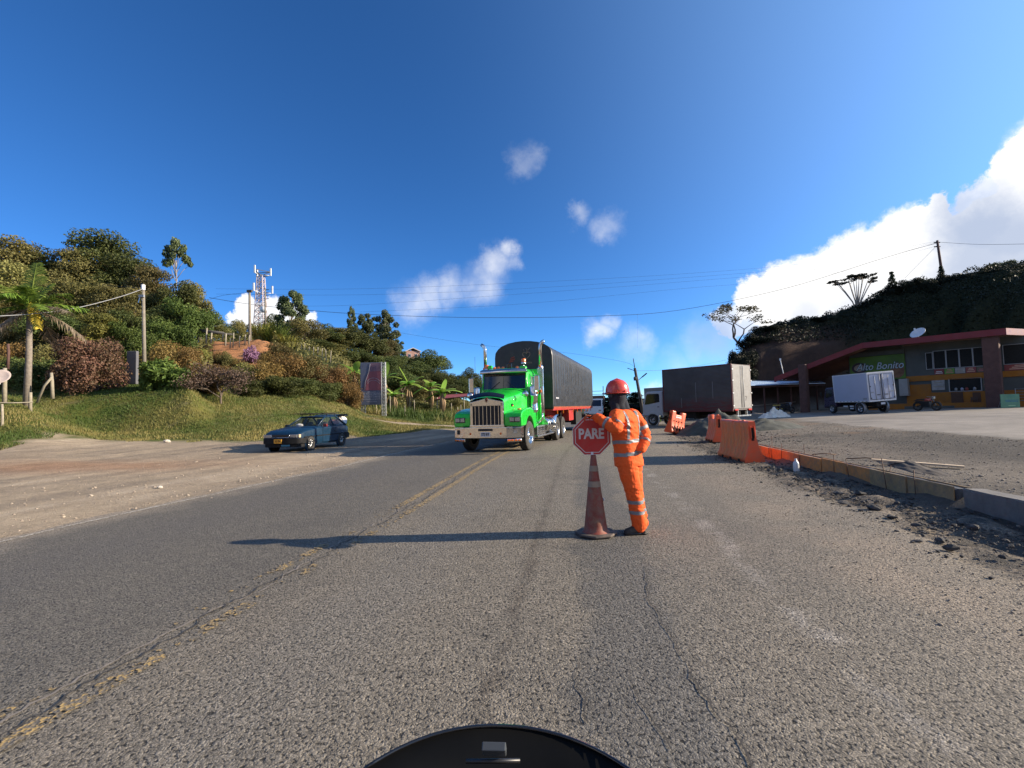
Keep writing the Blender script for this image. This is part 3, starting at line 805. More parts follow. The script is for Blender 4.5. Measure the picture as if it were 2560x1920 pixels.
_wc = {}
def wheel(parent, x, y, z, r, w, side, style='truck', name='wheel', turn=0):
    """thing > wheel > tyre, rim; outer face looks along side*X"""
    key = (round(r, 3), round(w, 3), style)
    if key not in _wc:
        t = MB()
        prof = [(r * .56, -w * .46), (r * .62, -w * .5), (r * .90, -w * .50), (r * .975, -w * .42), (r, -w * .34)]
        for k in range(-3, 4):
            yy = k * w * .1
            prof += [(r, yy - w * .035), (r, yy + w * .025), (r * .978, yy + w * .03), (r * .978, yy + w * .06)]
        prof += [(r, w * .36), (r * .975, w * .42), (r * .90, w * .50), (r * .62, w * .5), (r * .56, w * .46)]
        t.lathe(prof, 36, axis='X')
        rm = MB(); n = 36
        if style == 'truck':
            rm.lathe([(r * .585, w * .30), (r * .585, w * .50), (r * .555, w * .515), (r * .53, w * .46), (r * .50, w * .20), (r * .44, w * .12), (r * .30, w * .16), (r * .29, w * .34), (0.001, w * .40)], n, axis='X')
            for k in range(10):
                q = 2 * math.pi * k / 10
                rm.cyl((w * .14, math.cos(q) * r * .36, math.sin(q) * r * .36), (w * .30, math.cos(q) * r * .36, math.sin(q) * r * .36), r * .032, 8)
                rm.cyl((w * .10, math.cos(q + .31) * r * .465, math.sin(q + .31) * r * .465), (w * .155, math.cos(q + .31) * r * .465, math.sin(q + .31) * r * .465), r * .05, 10, mi=1)
        elif style == 'dual':
            rm.lathe([(r * .585, w * .50), (r * .555, w * .50), (r * .53, w * .3), (r * .50, -w * .25), (r * .42, -w * .30), (r * .22, -w * .25), (r * .21, w * .20), (0.001, w * .22)], n, axis='X')
            for k in range(10):
                q = 2 * math.pi * k / 10
                rm.cyl((-w * .3, math.cos(q) * r * .33, math.sin(q) * r * .33), (-w * .12, math.cos(q) * r * .33, math.sin(q) * r * .33), r * .035, 8)
        else:
            rm.lathe([(r * .66, w * .30), (r * .66, w * .48), (r * .63, w * .50), (r * .60, w * .2), (r * .16, w * .16), (r * .12, w * .32), (0.001, w * .34)], n, axis='X', mi=1)
            for k in range(5):
                q = 2 * math.pi * k / 5
                a = Vector((w * .33, math.cos(q) * r * .1, math.sin(q) * r * .1)); b = Vector((w * .44, math.cos(q) * r * .63, math.sin(q) * r * .63))
                tq = Vector((0, -math.sin(q), math.cos(q)))
                for e in (-1, 1):
                    rm.loft([[p + tq * wd * .5 + tq * e * sp + Vector((dx, 0, 0)) for (wd, dx) in ((-.03, 0), (.03, 0), (.03, -.03), (-.03, -.03))] for (p, sp) in ((a, .012), (b, .05))])
        me_t = t.mesh('tyre', m_rubber); me_r = rm.mesh('rim', [m_chrome if style == 'truck' else m_steel, m_matblack])
        hb = MB().lathe([(0.001, -w * .4), (r * .3, -w * .4), (r * .3, w * .05), (r * .18, w * .1), (0.001, w * .1)], 16, axis='X')
        _wc[key] = (me_t, me_r, hb.mesh('wheel', m_matblack))
    a, b, c = _wc[key]
    h = link(name, c, parent, (x, y, z), (0, 0, turn + (0 if side > 0 else math.pi)))
    link('tyre', a, h); link('rim', b, h)
    return h

def mirror_box(mb, a, b, mi=0):
    mb.span(a, b, mi); mb.span((-a[0], a[1], a[2]), (-b[0], b[1], b[2]), mi)

# ------------------------------------------------------------------ green semi truck
TR = empty('semi_truck', (-.55, 17.5, 0.0), -R(16.5), 'bright green bonneted semi truck pulling a long trailer under black tarpaulin', 'truck')
# hood
def hood_ring(y, w, zb, zs, zt):
    pts = [(-w, zb), (-w, zs), (-w * .93, zs + (zt - zs) * .45), (-w * .72, zs + (zt - zs) * .78), (-w * .35, zt - .012), (0, zt)]
    pts = pts + [(-p[0], p[1]) for p in pts[-2::-1]]
    return [Vector((p[0], y, p[1])) for p in pts]
mb = MB()
mb.loft([hood_ring(-1.14, .615, .93, 1.70, 1.90), hood_ring(-1.02, .635, .93, 1.73, 1.95), hood_ring(-.5, .67, 1.0, 1.78, 2.03), hood_ring(.1, .76, 1.1, 1.86, 2.13),
         hood_ring(.6, .88, 1.1, 1.96, 2.24), hood_ring(.86, .93, 1.1, 2.02, 2.30)], closed=False)
mb.add([Vector((s * .615, -1.14, z)) for s in (-1, 1) for z in (.93, 1.70)] + [Vector((0, -1.14, 1.90))], [(0, 2, 3, 4, 1)])
mb.add([Vector((-.615, -1.14, .93)), Vector((.615, -1.14, .93)), Vector((.93, .86, 1.1)), Vector((-.93, .86, 1.1))], [(0, 1, 2, 3)])
hood = mb.build('hood', m_green, TR, bevel=.02)
mb = MB()                                        # dark bug deflector across the nose of the hood
r1 = [Vector((x, -1.20 - .05 * (1 - abs(x) / .62), 1.83 + .10 * (1 - (x / .62) ** 2))) for x in np.linspace(-.62, .62, 13)]
r2 = [v + Vector((0, .10, .14)) for v in r1]
mb.loft([r1, r2, [v + Vector((0, .02, -.01)) for v in r2], [v + Vector((0, .02, -.01)) for v in r1]], closed=False)
mb.build('bug_deflector', m_glassd, TR)
for s in (1,):
    e = MB().box((.70, -.42, 1.62), (.012, .20, .10)).build('emblem', m_black, hood, bevel=.02, rot=(0, 0, 0)); e.location = (.0, 0, 0)
    e2 = MB().box((.71, -.42, 1.595), (.012, .13, .03)).build('emblem', m_amber, hood)
for (yy, zz) in ((-.55, 1.87), (-.35, 1.80)):
    MB().lathe([(.001, .03), (.02, .025), (.028, 0)], 10, origin=(.70, yy, zz), axis='X').build('clearance_lamp', m_chrome, hood)
# grille
gr = MB()
for s in (-1, 1): gr.span((s * .60, -1.20, .92), (s * .50, -1.13, 1.70))
gr.prism([(-.60, 1.60), (.60, 1.60), (.60, 1.74), (0, 1.86), (-.60, 1.74)], -1.20, -1.13)
gr.span((-.62, -1.21, .86), (.62, -1.12, .955))
grille = gr.build('grille', m_chrome, TR, bevel=.012)
MB().span((-.51, -1.150, .95), (.51, -1.135, 1.61)).build('grille_mesh', mat('grille_mesh', (.06, .06, .065), .5, .6, bump=.6, bscale=300), grille)
for k in range(7):
    x = -.42 + k * .14
    MB().span((x - .009, -1.185, .95), (x + .009, -1.152, 1.61)).build('grille_bar', m_chrome, grille)
sd_ = MB()
for k in range(29):
    x = -.49 + k * .035; sd_.span((x - .004, -1.166, .955), (x + .004, -1.153, 1.605))
tag(sd_.build('grille_slats', m_black, grille), kind='stuff')
MB().lathe([(.001, 0), (.05, 0), (.055, .02), (.03, .05), (.001, .05)], 14, origin=(0, -1.20, 0), axis='Y', sx=1, sy=1.0).build('badge', mat('badge_red', (.25, .05, .03), .3, .4), grille, loc=(0, 0, 1.80), rot=(R(0), 0, 0), bevel=0).scale = (1, 1, 1.6)
# fenders, with the wheel arch cut out of the outline
for s in (-1, 1):
    outer = [(-1.16, .90), (-1.17, 1.20), (-1.10, 1.34), (-.85, 1.43), (-.45, 1.50), (.10, 1.53), (.42, 1.46), (.66, 1.28), (.82, 1.02), (.88, .78)]
    arc = [(math.cos(q) * .66, .52 + math.sin(q) * .70) for q in np.linspace(R(18), R(146), 12)]
    poly = outer + arc + [(-.72, .90)]
    fd = MB().prism([(p[0], p[1]) for p in poly], s * .62, s * 1.22, axis='X').build('fender', m_green, TR, bevel=.045, segs=3)
    hl = MB().span((s * .80, -1.20, 1.04), (s * 1.16, -1.13, 1.22)).build('headlight', m_black, TR, bevel=.02)
    for k in range(2):
        xx = s * (.89 + k * .18)
        MB().span((xx - .075, -1.212, 1.065), (xx + .075, -1.203, 1.195)).build('lamp', m_lamp, hl, bevel=.004)
    MB().box((s * 1.10, -1.0, 1.47), (.10, .16, .05)).build('marker_lamp', m_amber, fd, bevel=.02)
    mb = MB(); mb.span((s * 1.17, -.2, .1), (s * .75, .2, .3)) if False else None
# bumper
bp = []
for (x, y) in ((-1.22, -.92), (-1.20, -1.16), (-.74, -1.36), (.74, -1.36), (1.20, -1.16), (1.22, -.92), (1.17, -.92), (1.15, -1.12), (.72, -1.31), (-.72, -1.31), (-1.15, -1.12), (-1.17, -.92)): bp.append((x, y))
bumper = MB().prism(bp, .52, .88, axis='Z').build('bumper', m_chrome, TR, bevel=.012)
MB().span((-.26, -1.368, .755), (.26, -1.355, .835)).build('slot', m_black, bumper, bevel=.03)
MB().box((-.98, -1.268, .72), (.16, .014, .15), rot=(0, 0, -R(-23.5))).build('slot', m_black, bumper)
MB().box((1.02, -1.245, .73), (.12, .02, .12), rot=(0, 0, R(23.5))).build('fog_lamp', m_lamp, bumper)
for s in (-1, 1):
    MB().lathe([(.001, -.02), (.035, -.015), (.04, 0)], 14, origin=(s * .54, -1.362, .67), axis='Y').build('marker_lamp', m_amber, bumper)
    st = MB()
    a = Vector((s * .76, -1.36, .44)); b = Vector((s * 1.20, -1.17, .44))
    st.loft([[p + Vector(o) for o in ((0, 0, -.045), (0, 0, .05), (0, .06, .05), (0, .06, -.045))] for p in (a, b)])
    ls = st.build('light_strip', m_chrome, bumper)
    for k in range(4):
        p = a.lerp(b, (k + .5) / 4)
        MB().box(p + Vector((s * -.004, -.008, .003)), (.09, .02, .055), rot=(0, 0, s * R(23.5))).build('marker_lamp', m_amber, ls, bevel=.01)
plate = MB().span((-.17, -1.375, .57), (.17, -1.363, .72)).build('licence_plate', m_plate, bumper, bevel=.006)
text('STE 819', .135, m_ink, plate, (0, -1.378, .645), (R(90), 0, 0), scale=(.62, 1, 1), bold=.004)
# cab
cab = MB()
cw, cwt = .95, .88
cab.loft([[Vector((-cw, y, z0)), Vector((-cw, y, 1.95)), Vector((-cwt, yt, 2.88)), Vector((-cwt * .9, yt, 3.02)), Vector((0, yt, 3.06)), Vector((cwt * .9, yt, 3.02)), Vector((cwt, yt, 2.88)), Vector((cw, y, 1.95)), Vector((cw, y, z0))]
          for (y, yt, z0) in ((.80, 1.00, 1.05), (1.0, 1.2, .78), (2.2, 2.2, .78), (2.35, 2.35, .78))])
cabo = cab.build('cab', m_green, TR, bevel=.03)
sl = MB().prism([(-1.08, .95), (-1.08, 2.95), (-.98, 3.08), (.98, 3.08), (1.08, 2.95), (1.08, .95)], 2.42, 2.95).build('sleeper_panel', m_green, TR, bevel=.04)
# windscreen in two panes with a chrome sill
ws = MB(); z0, z1 = 2.24, 2.87
def wpt(x, z):
    k = (z - 1.95) / (2.88 - 1.95); y = .80 + .20 * k - .10 * (1 - (x / .86) ** 2) - .015
    return Vector((x, y, z))
for (xa, xb) in ((-.84, -.006), (.006, .84)):
    xs = np.linspace(xa, xb, 7)
    ws.loft([[wpt(x, z0 + .02 * 0) for x in xs], [wpt(x * .985, z1) for x in xs]], closed=False)
wsh = ws.build('windscreen', m_glassd, TR)
fr = MB().tube([wpt(x, z0 - .015) + Vector((0, -.005, 0)) for x in np.linspace(-.86, .86, 9)], .022, 6)
fr.tube([wpt(-.86, z0), wpt(-.85, z1)], .025, 6); fr.tube([wpt(.86, z0), wpt(.85, z1)], .025, 6)
fr.build('windscreen_frame', m_green, wsh)
for s in (-1, 1): MB().tube([wpt(s * .5, z0) + Vector((0, -.02, 0)), wpt(s * .15, z0 + .28) + Vector((0, -.03, 0))], .008, 5).build('wiper', m_black, wsh)
vis = MB()
vr = [[wpt(x, 2.86) + Vector((0, dy, dz)) for x in np.linspace(-.93, .93, 11)] for (dy, dz) in ((.02, .05), (-.20, -.03), (-.26, .01), (-.20, .12), (.05, .17))]
vis.loft(vr, closed=False); vis.build('sun_visor', m_chrome, TR)
for s in (-1, 1):                                  # doors with window, quarter light and handle
    d = MB().span((s * .952, 1.28, .92), (s * .968, 2.12, 2.0)).build('door', m_green, TR, bevel=.01)
    wv = [(1.18, 2.02), (2.05, 2.02), (2.05, 2.72), (1.34, 2.78)]
    mb = MB(); vs = []
    for (y, z) in wv:
        k = (z - 1.95) / .93; vs.append(Vector((s * (cw + (cwt - cw) * k + .008), y, z)))
    mb.add(vs, [(0, 1, 2, 3)]); mb.build('window', m_glassd, d)
    fb = MB().tube([vs[0], vs[1], vs[2], vs[3], vs[0]], .018, 6)
    fb.tube([vs[0].lerp(vs[1], .28), vs[3].lerp(vs[2], .22)], .012, 6)
    fb.build('window_frame', m_green, d)
    MB().box((s * .985, 1.95, 1.55), (.03, .14, .035)).build('handle', m_chrome, d, bevel=.008)
    # west coast mirror on its bracket
    mr = MB()
    mr.tube([(s * .93, .92, 2.78), (s * 1.28, .80, 2.74), (s * 1.30, .80, 2.15), (s * .95, .90, 2.15)], .011, 6)
    m_ = mr.build('mirror', m_chrome, TR)
    MB().box((s * 1.30, .78, 2.42), (.20, .06, .56)).build('mirror_head', m_chrome, m_, bevel=.02)
    MB().box((s * 1.31, .745, 2.05), (.09, .05, .09)).build('marker_lamp', m_amber, m_, bevel=.02)
    MB().tube([(s * 1.18, .9, 2.75), (s * 1.18, .9, 3.55 if s < 0 else 2.78)], .006, 5).build('antenna', m_black, m_)
    # round hood mirror
    hm = MB().tube([(s * .86, -.05, 1.88), (s * 1.02, -.02, 2.0)], .012, 6).lathe([(.001, -.05), (.08, -.03), (.12, 0), (.08, .06), (.001, .08)], 16, origin=(s * 1.06, -.02, 2.0), axis='Y', sx=1.4 if False else 1)
    hm.build('hood_mirror', m_chrome, TR)
    # air cleaner
    ac = MB().lathe([(.001, 1.32), (.12, 1.32), (.14, 1.36), (.165, 1.38), (.165, 1.46), (.155, 1.47), (.155, 1.92), (.175, 1.93), (.175, 1.98), (.165, 1.99), (.165, 2.28), (.15, 2.33), (.001, 2.36)], 20, origin=(s * 1.12, .98, 0))
    ac.box((s * 1.0, .98, 1.8), (.2, .1, .5), mi=1)
    ac.build('air_cleaner', [m_chrome, m_green], TR)
    # exhaust stack: muffler, heat shield, turned-out tip
    sx, sy = s * 1.17, 2.08
    ex = MB()
    ex.lathe([(.04, 1.25), (.105, 1.30), (.115, 1.34), (.115, 3.10), (.10, 3.16), (.066, 3.2)], 16, origin=(sx, sy, 0))
    ex.tube([(sx, sy, 1.3), (sx, sy, 1.05), (sx - s * .15, sy, .92), (sx - s * .5, sy, .9)], .06, 10)
    ex.tube([(sx, sy, 3.15), (sx, sy, 3.92), (sx + s * .02, sy, 4.03), (sx + s * .08, sy + .02, 4.12), (sx + s * .17, sy + .05, 4.18)], [.068, .068, .074, .074, .064], 12)
    exo = ex.build('exhaust_stack', m_chrome, TR)
    MB().span((sx - .12, sy - .13, 2.35), (sx + .12, sy - .10, 3.08)).build('heat_shield', m_steel, exo, bevel=.03)
    MB().box((sx, sy - .15, 3.15), (.10, .06, .09)).build('marker_lamp', m_amber, exo, bevel=.02)
    MB().box((sx, sy - .15, 2.15), (.10, .06, .11)).build('marker_lamp', m_amber, exo, bevel=.02)
    # fuel tank with straps, step box, side skirt
    tk = MB().cyl((s * .98, 2.75, .78), (s * .98, 4.25, .78), .31, 28).build('fuel_tank', m_chrome, TR, bevel=.02)
    for yy in (3.05, 3.95): MB().lathe([(.315, -.035), (.325, -.035), (.325, .035), (.315, .035)], 28, origin=(s * .98, yy, .78), axis='Y').build('tank_strap', m_steel, tk)
    bx = MB().span((s * .72, 1.25, .42), (s * 1.18, 2.6, .80)).build('step_box', m_steel, TR, bevel=.02)
    for k in range(4): MB().span((s * 1.181, 1.3, .46 + k * .08), (s * 1.20, 2.55, .49 + k * .08)).build('tread', m_chrome, bx)
    MB().span((s * 1.0, 1.2, .36), (s * 1.2, 4.3, .42)).build('side_skirt', m_chrome, TR, bevel=.01)
    # half fender over the first drive axle and mud flap
    hf = []
    for rr in (.60, .625):
        hf.append([Vector((0, 5.0 - math.cos(q) * rr, .54 + math.sin(q) * rr)) for q in np.linspace(R(-10), R(100), 12)])
    mb = MB(); mb.loft([[v + Vector((s * .66, 0, 0)) for v in hf[1]], [v + Vector((s * 1.24, 0, 0)) for v in hf[1]], [v + Vector((s * 1.24, 0, 0)) for v in hf[0]]], closed=False)
    mb.build('half_fender', m_chrome, TR)
# roof lamps, beacons, horn
for x, kind_ in ((-.78, 'b'), (-.45, 's'), (-.28, 's'), (-.10, 's'), (.47, 's'), (.72, 'B')):
    base_z = 3.03
    if kind_ == 's':
        MB().lathe([(.075, 0), (.07, .05), (.04, .09), (.001, .10)], 12, origin=(x, 1.12, base_z)).build('roof_lamp', m_amber, TR)
    else:
        bz = base_z + (.18 if kind_ == 'B' else 0)
        o_ = MB().lathe([(.10, 0), (.10, .05), (.04, .05)], 14, origin=(x, 1.15, bz)).cyl((x, 1.15, base_z - .05), (x, 1.15, bz), .03, 8).build('beacon', m_chrome, TR)
        MB().lathe([(.09, .05), (.09, .16), (.07, .19), (.001, .20)], 14, origin=(x, 1.15, bz)).build('beacon_lens', m_amber, o_)
MB().box((-.62, 1.1, 3.12), (.16, .14, .14)).build('roof_spot_lamp', m_green, TR, bevel=.02)
MB().box((.14, 1.2, 3.15), (.20, .16, .18)).build('roof_spot_lamp', m_glassd, TR, bevel=.02)
MB().box((.74, 1.0, 3.04), (.26, .2, .12)).build('roof_spot_lamp', m_green, TR, bevel=.04)
# wheels, chassis
for s in (-1, 1):
    wheel(TR, s * 1.06, 0, .52, .52, .30, s, 'truck', turn=R(-3))
    for yy in (5.05, 6.42):
        wheel(TR, s * 1.08, yy, .52, .52, .28, s, 'dual'); wheel(TR, s * .74, yy, .52, .52, .28, s, 'dual')
ch = MB().span((-.45, -1.0, .55), (-.33, 7.2, .85)).span((.33, -1.0, .55), (.45, 7.2, .85)).span((-.9, -.08, .42), (.9, .08, .56)).span((-.9, 4.95, .44), (.9, 5.15, .60)).span((-.9, 6.3, .44), (.9, 6.5, .60)).span((-.5, -.6, .5), (.5, 2.2, 1.0))
ch.build('chassis', m_matblack, TR)
# trailer
TY0, TY1 = 3.75, 17.5
TL = MB(); TL.span((-1.26, TY0 + .1, 1.36), (1.26, TY1, 1.52)); TL.span((-.5, TY0 + .6, 1.12), (-.38, TY1, 1.36)); TL.span((.38, TY0 + .6, 1.12), (.5, TY1, 1.36))
trailer = TL.build('trailer', m_redp, TR, bevel=.01)
m_tarp = mat('black_tarpaulin', (.017, .019, .024), .42, var=.25, nscale=1.3, bump=.5, bscale=2.2, dirt=(.05, .05, .055), dirt_amt=.5)
rings = []
NS = int((TY1 - TY0) / .15)
for k in range(NS + 1):
    y = TY0 + (TY1 - TY0) * k / NS
    b = .055 * abs(math.sin(math.pi * (y - TY0) / .60)) - .012; sg = -.03 * math.sin(math.pi * ((y - TY0) % .6) / .6)
    pts = []
    prof = [(-1.28, 1.50), (-1.29, 1.9), (-1.295, 2.6), (-1.295, 3.3), (-1.29, 3.75), (-1.26, 3.98), (-1.16, 4.14), (-.98, 4.27), (-.68, 4.38), (-.34, 4.44), (0, 4.46)]
    prof = prof + [(-p[0], p[1]) for p in prof[-2::-1]]
    for (x, z) in prof:
        side_b = (b if abs(x) > 1.2 and 1.6 < z else 0)
        pts.append(Vector((x + math.copysign(side_b, x) + rng.normal(0, .004), y, z + (sg if z > 4.0 else 0) + (rng.normal(0, .012) if z < 1.6 else 0))))
    rings.append(pts)
mb = MB(); mb.loft(rings, closed=False)
n = len(rings[0]); o0 = 0
mb.f.append(tuple(range(n))); mb.mi.append(0); mb.sm.append(False)
mb.f.append(tuple(NS * n + k for k in reversed(range(n)))); mb.mi.append(0); mb.sm.append(False)
tarp = mb.build('tarpaulin', m_tarp, TR)
# seams and ropes where the tarpaulin is laced to the frame
fringe = MB()
k = 0; y = TY0 + .15
while y < TY1 - .1:
    for s in (-1, 1): fringe.add([(s * 1.30, y, 1.53), (s * 1.30, y + .10, 1.53), (s * 1.312, y + .05, 1.40)], [(0, 1, 2)])
    y += .22
tag(fringe.build('tarpaulin_lacing', mat('orange_lacing', (.5, .12, .04), .7), trailer), kind='stuff')
yy = TY0 + .9
while yy < TY1:
    for s in (-1, 1): MB().span((s * 1.262, yy, 1.20), (s * 1.30, yy + .06, 1.37)).build('stake_pocket', m_amber if s > 0 else m_redp, trailer)
    yy += 1.45
MB().span((-1.29, TY0 + .02, 1.42), (1.29, TY0 + .10, 1.62)).build('headboard', m_matblack, trailer)
# printed marks on the front of the tarpaulin
m_pr = mat('pale_tarp_print', (.30, .20, .17), .7); m_pr2 = mat('red_tarp_print', (.26, .035, .025), .7)
hp = []
for q in np.linspace(0, 2 * math.pi, 40):
    hp.append(Vector((.16 + .011 * 16 * math.sin(q) ** 3 * .95, TY0 - .012, 3.82 + .0115 * (13 * math.cos(q) - 5 * math.cos(2 * q) - 2 * math.cos(3 * q) - math.cos(4 * q)))))
MB().tube(hp, .014, 5, caps=False).tube([(.16, TY0 - .012, 3.96), (.20, TY0 - .012, 4.06), (.14, TY0 - .012, 4.12)], .012, 5).tube([(.06, TY0 - .012, 4.02), (.03, TY0 - .012, 4.08)], .012, 5).tube([(.26, TY0 - .012, 4.04), (.31, TY0 - .012, 4.14)], .012, 5).build('heart_print', m_pr, tarp)
text('Colombia', .125, m_pr, tarp, (.16, TY0 - .01, 3.49), (R(90), 0, 0), scale=(1, 1, 1)); text('es pasión', .055, m_pr, tarp, (.16, TY0 - .01, 3.40), (R(90), 0, 0))
mb = MB()
for k, (x0, x1) in enumerate(((-.66, -.44), (-.62, -.38), (-.58, -.42))):
    zz = 3.52 + k * .085; mb.prism([(x0, zz), (x1, zz + .05), (x1 + .03, zz + .10), (x0 + .04, zz + .06)], TY0 - .014, TY0 - .006)
mb.build('red_mark_print', m_pr2, tarp)
MB().span((1.302, TY0 + .55, 2.0 - .12), (1.33, TY0 + 1.1, 2.06 - .12)).build('side_label', m_plate, tarp)
# trailer running gear, landing legs, red box and tool boxes
for s in (-1, 1):
    for yy in (14.6, 15.95):
        wheel(TR, s * 1.08, yy, .52, .52, .28, s, 'dual'); wheel(TR, s * .74, yy, .52, .52, .28, s, 'dual')
    MB().span((s * .75, 7.6, .35), (s * .87, 7.72, 1.4)).span((s * .68, 7.55, .30), (s * .94, 7.78, .36)).build('landing_leg', m_matblack, trailer)
    MB().span((s * .85, 8.2, .78), (s * 1.2, 9.6, 1.32)).build('tool_box', m_redp, trailer, bevel=.02)
    MB().span((s * .7, 13.95, .25), (s * 1.25, 13.98, 1.0)).build('mud_flap', m_rubber, trailer)
    MB().span((s * .9, 10.4, .5), (s * 1.2, 12.6, 1.25)).build('spare_wheel_carrier', m_matblack, trailer)
MB().span((-.9, 14.2, .5), (.9, 16.3, .75)).build('axle_group', m_matblack, trailer)
# ------------------------------------------------------------------ blue hatchback with open tailgate
m_blue = mat('faded_dark_blue_paint', (.005, .024, .052), .38, var=.12, nscale=2.0, coat=.15, spec=.35)
m_trim = mat('dark_rubber_trim', (.010, .010, .011), .7, spec=.2)
m_seat = mat('dark_seat_cloth', (.02, .02, .022), .9)
def car_glass():
    g_ = NT('car_window_glass')
    g_.set(Base_Color=(.02, .03, .03), Roughness=.04, Alpha=.38)
    return g_.m
m_cglass = car_glass()
cp0 = on(748, 1127)
cp = Vector((-8.85, 20.9, 0)); cp.z = gz(cp.x, cp.y) if sn([cp.x], [cp.y])[1][0] < -6.95 else 0.0
# local frame: x to the car's left side, y to the rear, wheels 2.4 m apart; the nose looks left-forward
CAR = empty('hatchback_car', (0, 0, 0), 0, 'old dark blue three-door hatchback with roof bars and its tailgate open', 'car')
def sect(y, hw, zb, zsh, hr, zr):      # half ring from sill to roof edge
    return [(hw * .93, zb), (hw, zb + .12), (hw * 1.0, (zb + zsh) * .55), (hw * .985, zsh), (hr, zr)]
ST = [(-1.92, .70, .38, .60, .62, .64), (-1.86, .78, .30, .66, .70, .72), (-1.55, .82, .24, .78, .72, .84), (-.70, .83, .22, .88, .72, .94), (-.42, .83, .22, .90, .72, .97),
      (.0, .83, .22, .90, .74, .93), (1.10, .83, .22, .92, .74, .93), (1.62, .81, .26, .92, .72, .94), (1.88, .78, .32, .84, .70, .90), (1.93, .74, .36, .74, .66, .76)]
mb = MB(); rings = []
for st in ST:
    y = st[0]; h = sect(*st); rings.append([Vector((-x, y, z)) for x, z in h] + [Vector((0, y, h[-1][1] + (.02 if y < .0 else 0)))] + [Vector((x, y, z)) for x, z in reversed(h)])
# wheel arches are separate rings, wells are black discs as painted shade; body kept as one shell
mb.loft(rings, closed=True)
body = mb.build('body', m_blue, CAR, bevel=.012)
# greenhouse: roof, pillars and panes
zr, zs = 1.36, .93
P_ = {}
def gh(s):      # outline of one side: windscreen base, roof front, roof rear, rear base
    return dict(a=Vector((s * .70, -.50, .96)), b=Vector((s * .56, .28, zr - .02)), c=Vector((s * .56, 1.12, zr)), d=Vector((s * .70, 1.80, .95)), m=Vector((s * .73, .72, .94)), n=Vector((s * .565, .66, zr - .005)))
L, Rr = gh(-1), gh(1)
roof = MB().loft([[Vector((x * .57 / .57, y, z + .03 * (1 - (x / .57) ** 2))) for x in np.linspace(-.57, .57, 7)] for (y, z) in ((.22, zr - .03), (.5, zr), (1.15, zr))], closed=False)
roof.loft([[Vector((x, y, z - .03)) for x in np.linspace(-.57, .57, 7)] for (y, z) in ((.22, zr - .03), (.5, zr), (1.15, zr))], closed=False)
roofo = roof.build('roof', m_blue, CAR)
pil = MB()
for g_ in (L, Rr):
    pil.tube([g_['a'], g_['b'], g_['c'], g_['d']], [.03, .035, .04, .05], 6)
    pil.tube([g_['m'], g_['n']], .032, 6)
    pil.tube([g_['a'], g_['m'], g_['d']], .022, 6)
pil.tube([L['b'], Rr['b']], .03, 6); pil.tube([L['c'], Rr['c']], .03, 6)
pil.build('pillars', m_blue, CAR)
MB().loft([[Vector((x * .68, -.52 - .03 * (1 - x * x), .965)) for x in np.linspace(-1, 1, 7)], [Vector((x * .545, .25 - .02 * (1 - x * x), zr - .035)) for x in np.linspace(-1, 1, 7)]], closed=False).build('windscreen', m_cglass, CAR)
for g_, s in ((L, -1), (Rr, 1)):
    dr = MB().span((s * .832, -.30, .30), (s * .842, .78, .88)).build('door', m_blue, CAR, bevel=.008)
    MB().add([g_['a'], g_['m'], g_['n'], g_['b']], [(0, 1, 2, 3)]).build('window', m_cglass, dr)
    MB().box((s * .852, .66, .72), (.02, .10, .05)).build('handle', m_black, dr, bevel=.006)
    MB().add([g_['m'], g_['d'], g_['c'], g_['n']], [(0, 1, 2, 3)]).build('window', m_cglass, CAR)
    MB().box((s * .90, -.22, .99), (.17, .10, .12)).build('wing_mirror', mat('dark_red_mirror', (.16, .012, .012), .35) if s > 0 else m_black, CAR, bevel=.02)
    MB().span((s * .835, -1.6, .56), (s * .848, 1.75, .60)).build('side_moulding', m_trim, CAR)
    hl = MB().box((s * .56, -1.905, .635), (.30, .05, .12)).build('headlight', m_lamp, CAR, bevel=.01)
    MB().box((s * .755, -1.83, .635), (.07, .12, .12)).build('indicator', mat('pale_indicator', (.6, .45, .28), .2), CAR, bevel=.01)
    for yy in (-1.18, 1.22):
        MB().lathe([(.355, -.05), (.355, .035), (.31, .035), (.31, -.05)], 28, origin=(s * .80, yy, .30), axis='X').build('wheel_arch', m_blue, CAR)
        MB().lathe([(.001, 0), (.34, 0)], 28, origin=(s * .8335, yy, .30), axis='X').build('arch_shadow_gap', m_matblack, CAR)  # black disc painting in the wheel well's shade
        wheel(CAR, s * .775, yy, .29, .29, .17, s, 'car')
gl = MB().span((-.38, -1.935, .58), (.38, -1.90, .69)).build('grille', m_black, CAR)
MB().tube([(-.38, -1.94, .575), (.38, -1.94, .575), (.40, -1.94, .69)], .014, 6).tube([(-.38, -1.94, .575), (-.40, -1.94, .69)], .014, 6).build('grille_surround', m_steel, gl)
bu = MB().loft([[Vector((x, y, z)) for (x, y) in ((-.86, -1.45), (-.85, -1.80), (-.72, -1.97), (0, -2.02), (.72, -1.97), (.85, -1.80), (.86, -1.45))] for z in (.34, .36, .53, .55)], closed=False)
buo = bu.build('bumper', m_trim, CAR)
MB().loft([[Vector((x, y, z)) for (x, y) in ((-.80, -1.5), (-.78, -1.80), (-.66, -1.90), (0, -1.94), (.66, -1.90), (.78, -1.80), (.80, -1.5))] for z in (.20, .35)], closed=False).build('front_apron', m_trim, CAR)
MB().span((.05, -1.955, .235), (.42, -1.935, .30)).build('apron_patch', mat('bright_blue_patch', (.02, .14, .24), .5), CAR)
MB().loft([[Vector((x, y, z)) for (x, y) in ((-.86, 1.45), (-.85, 1.85), (-.70, 2.0), (0, 2.02), (.70, 2.0), (.85, 1.85), (.86, 1.45))] for z in (.36, .38, .55, .57)], closed=False).build('bumper', m_trim, CAR)
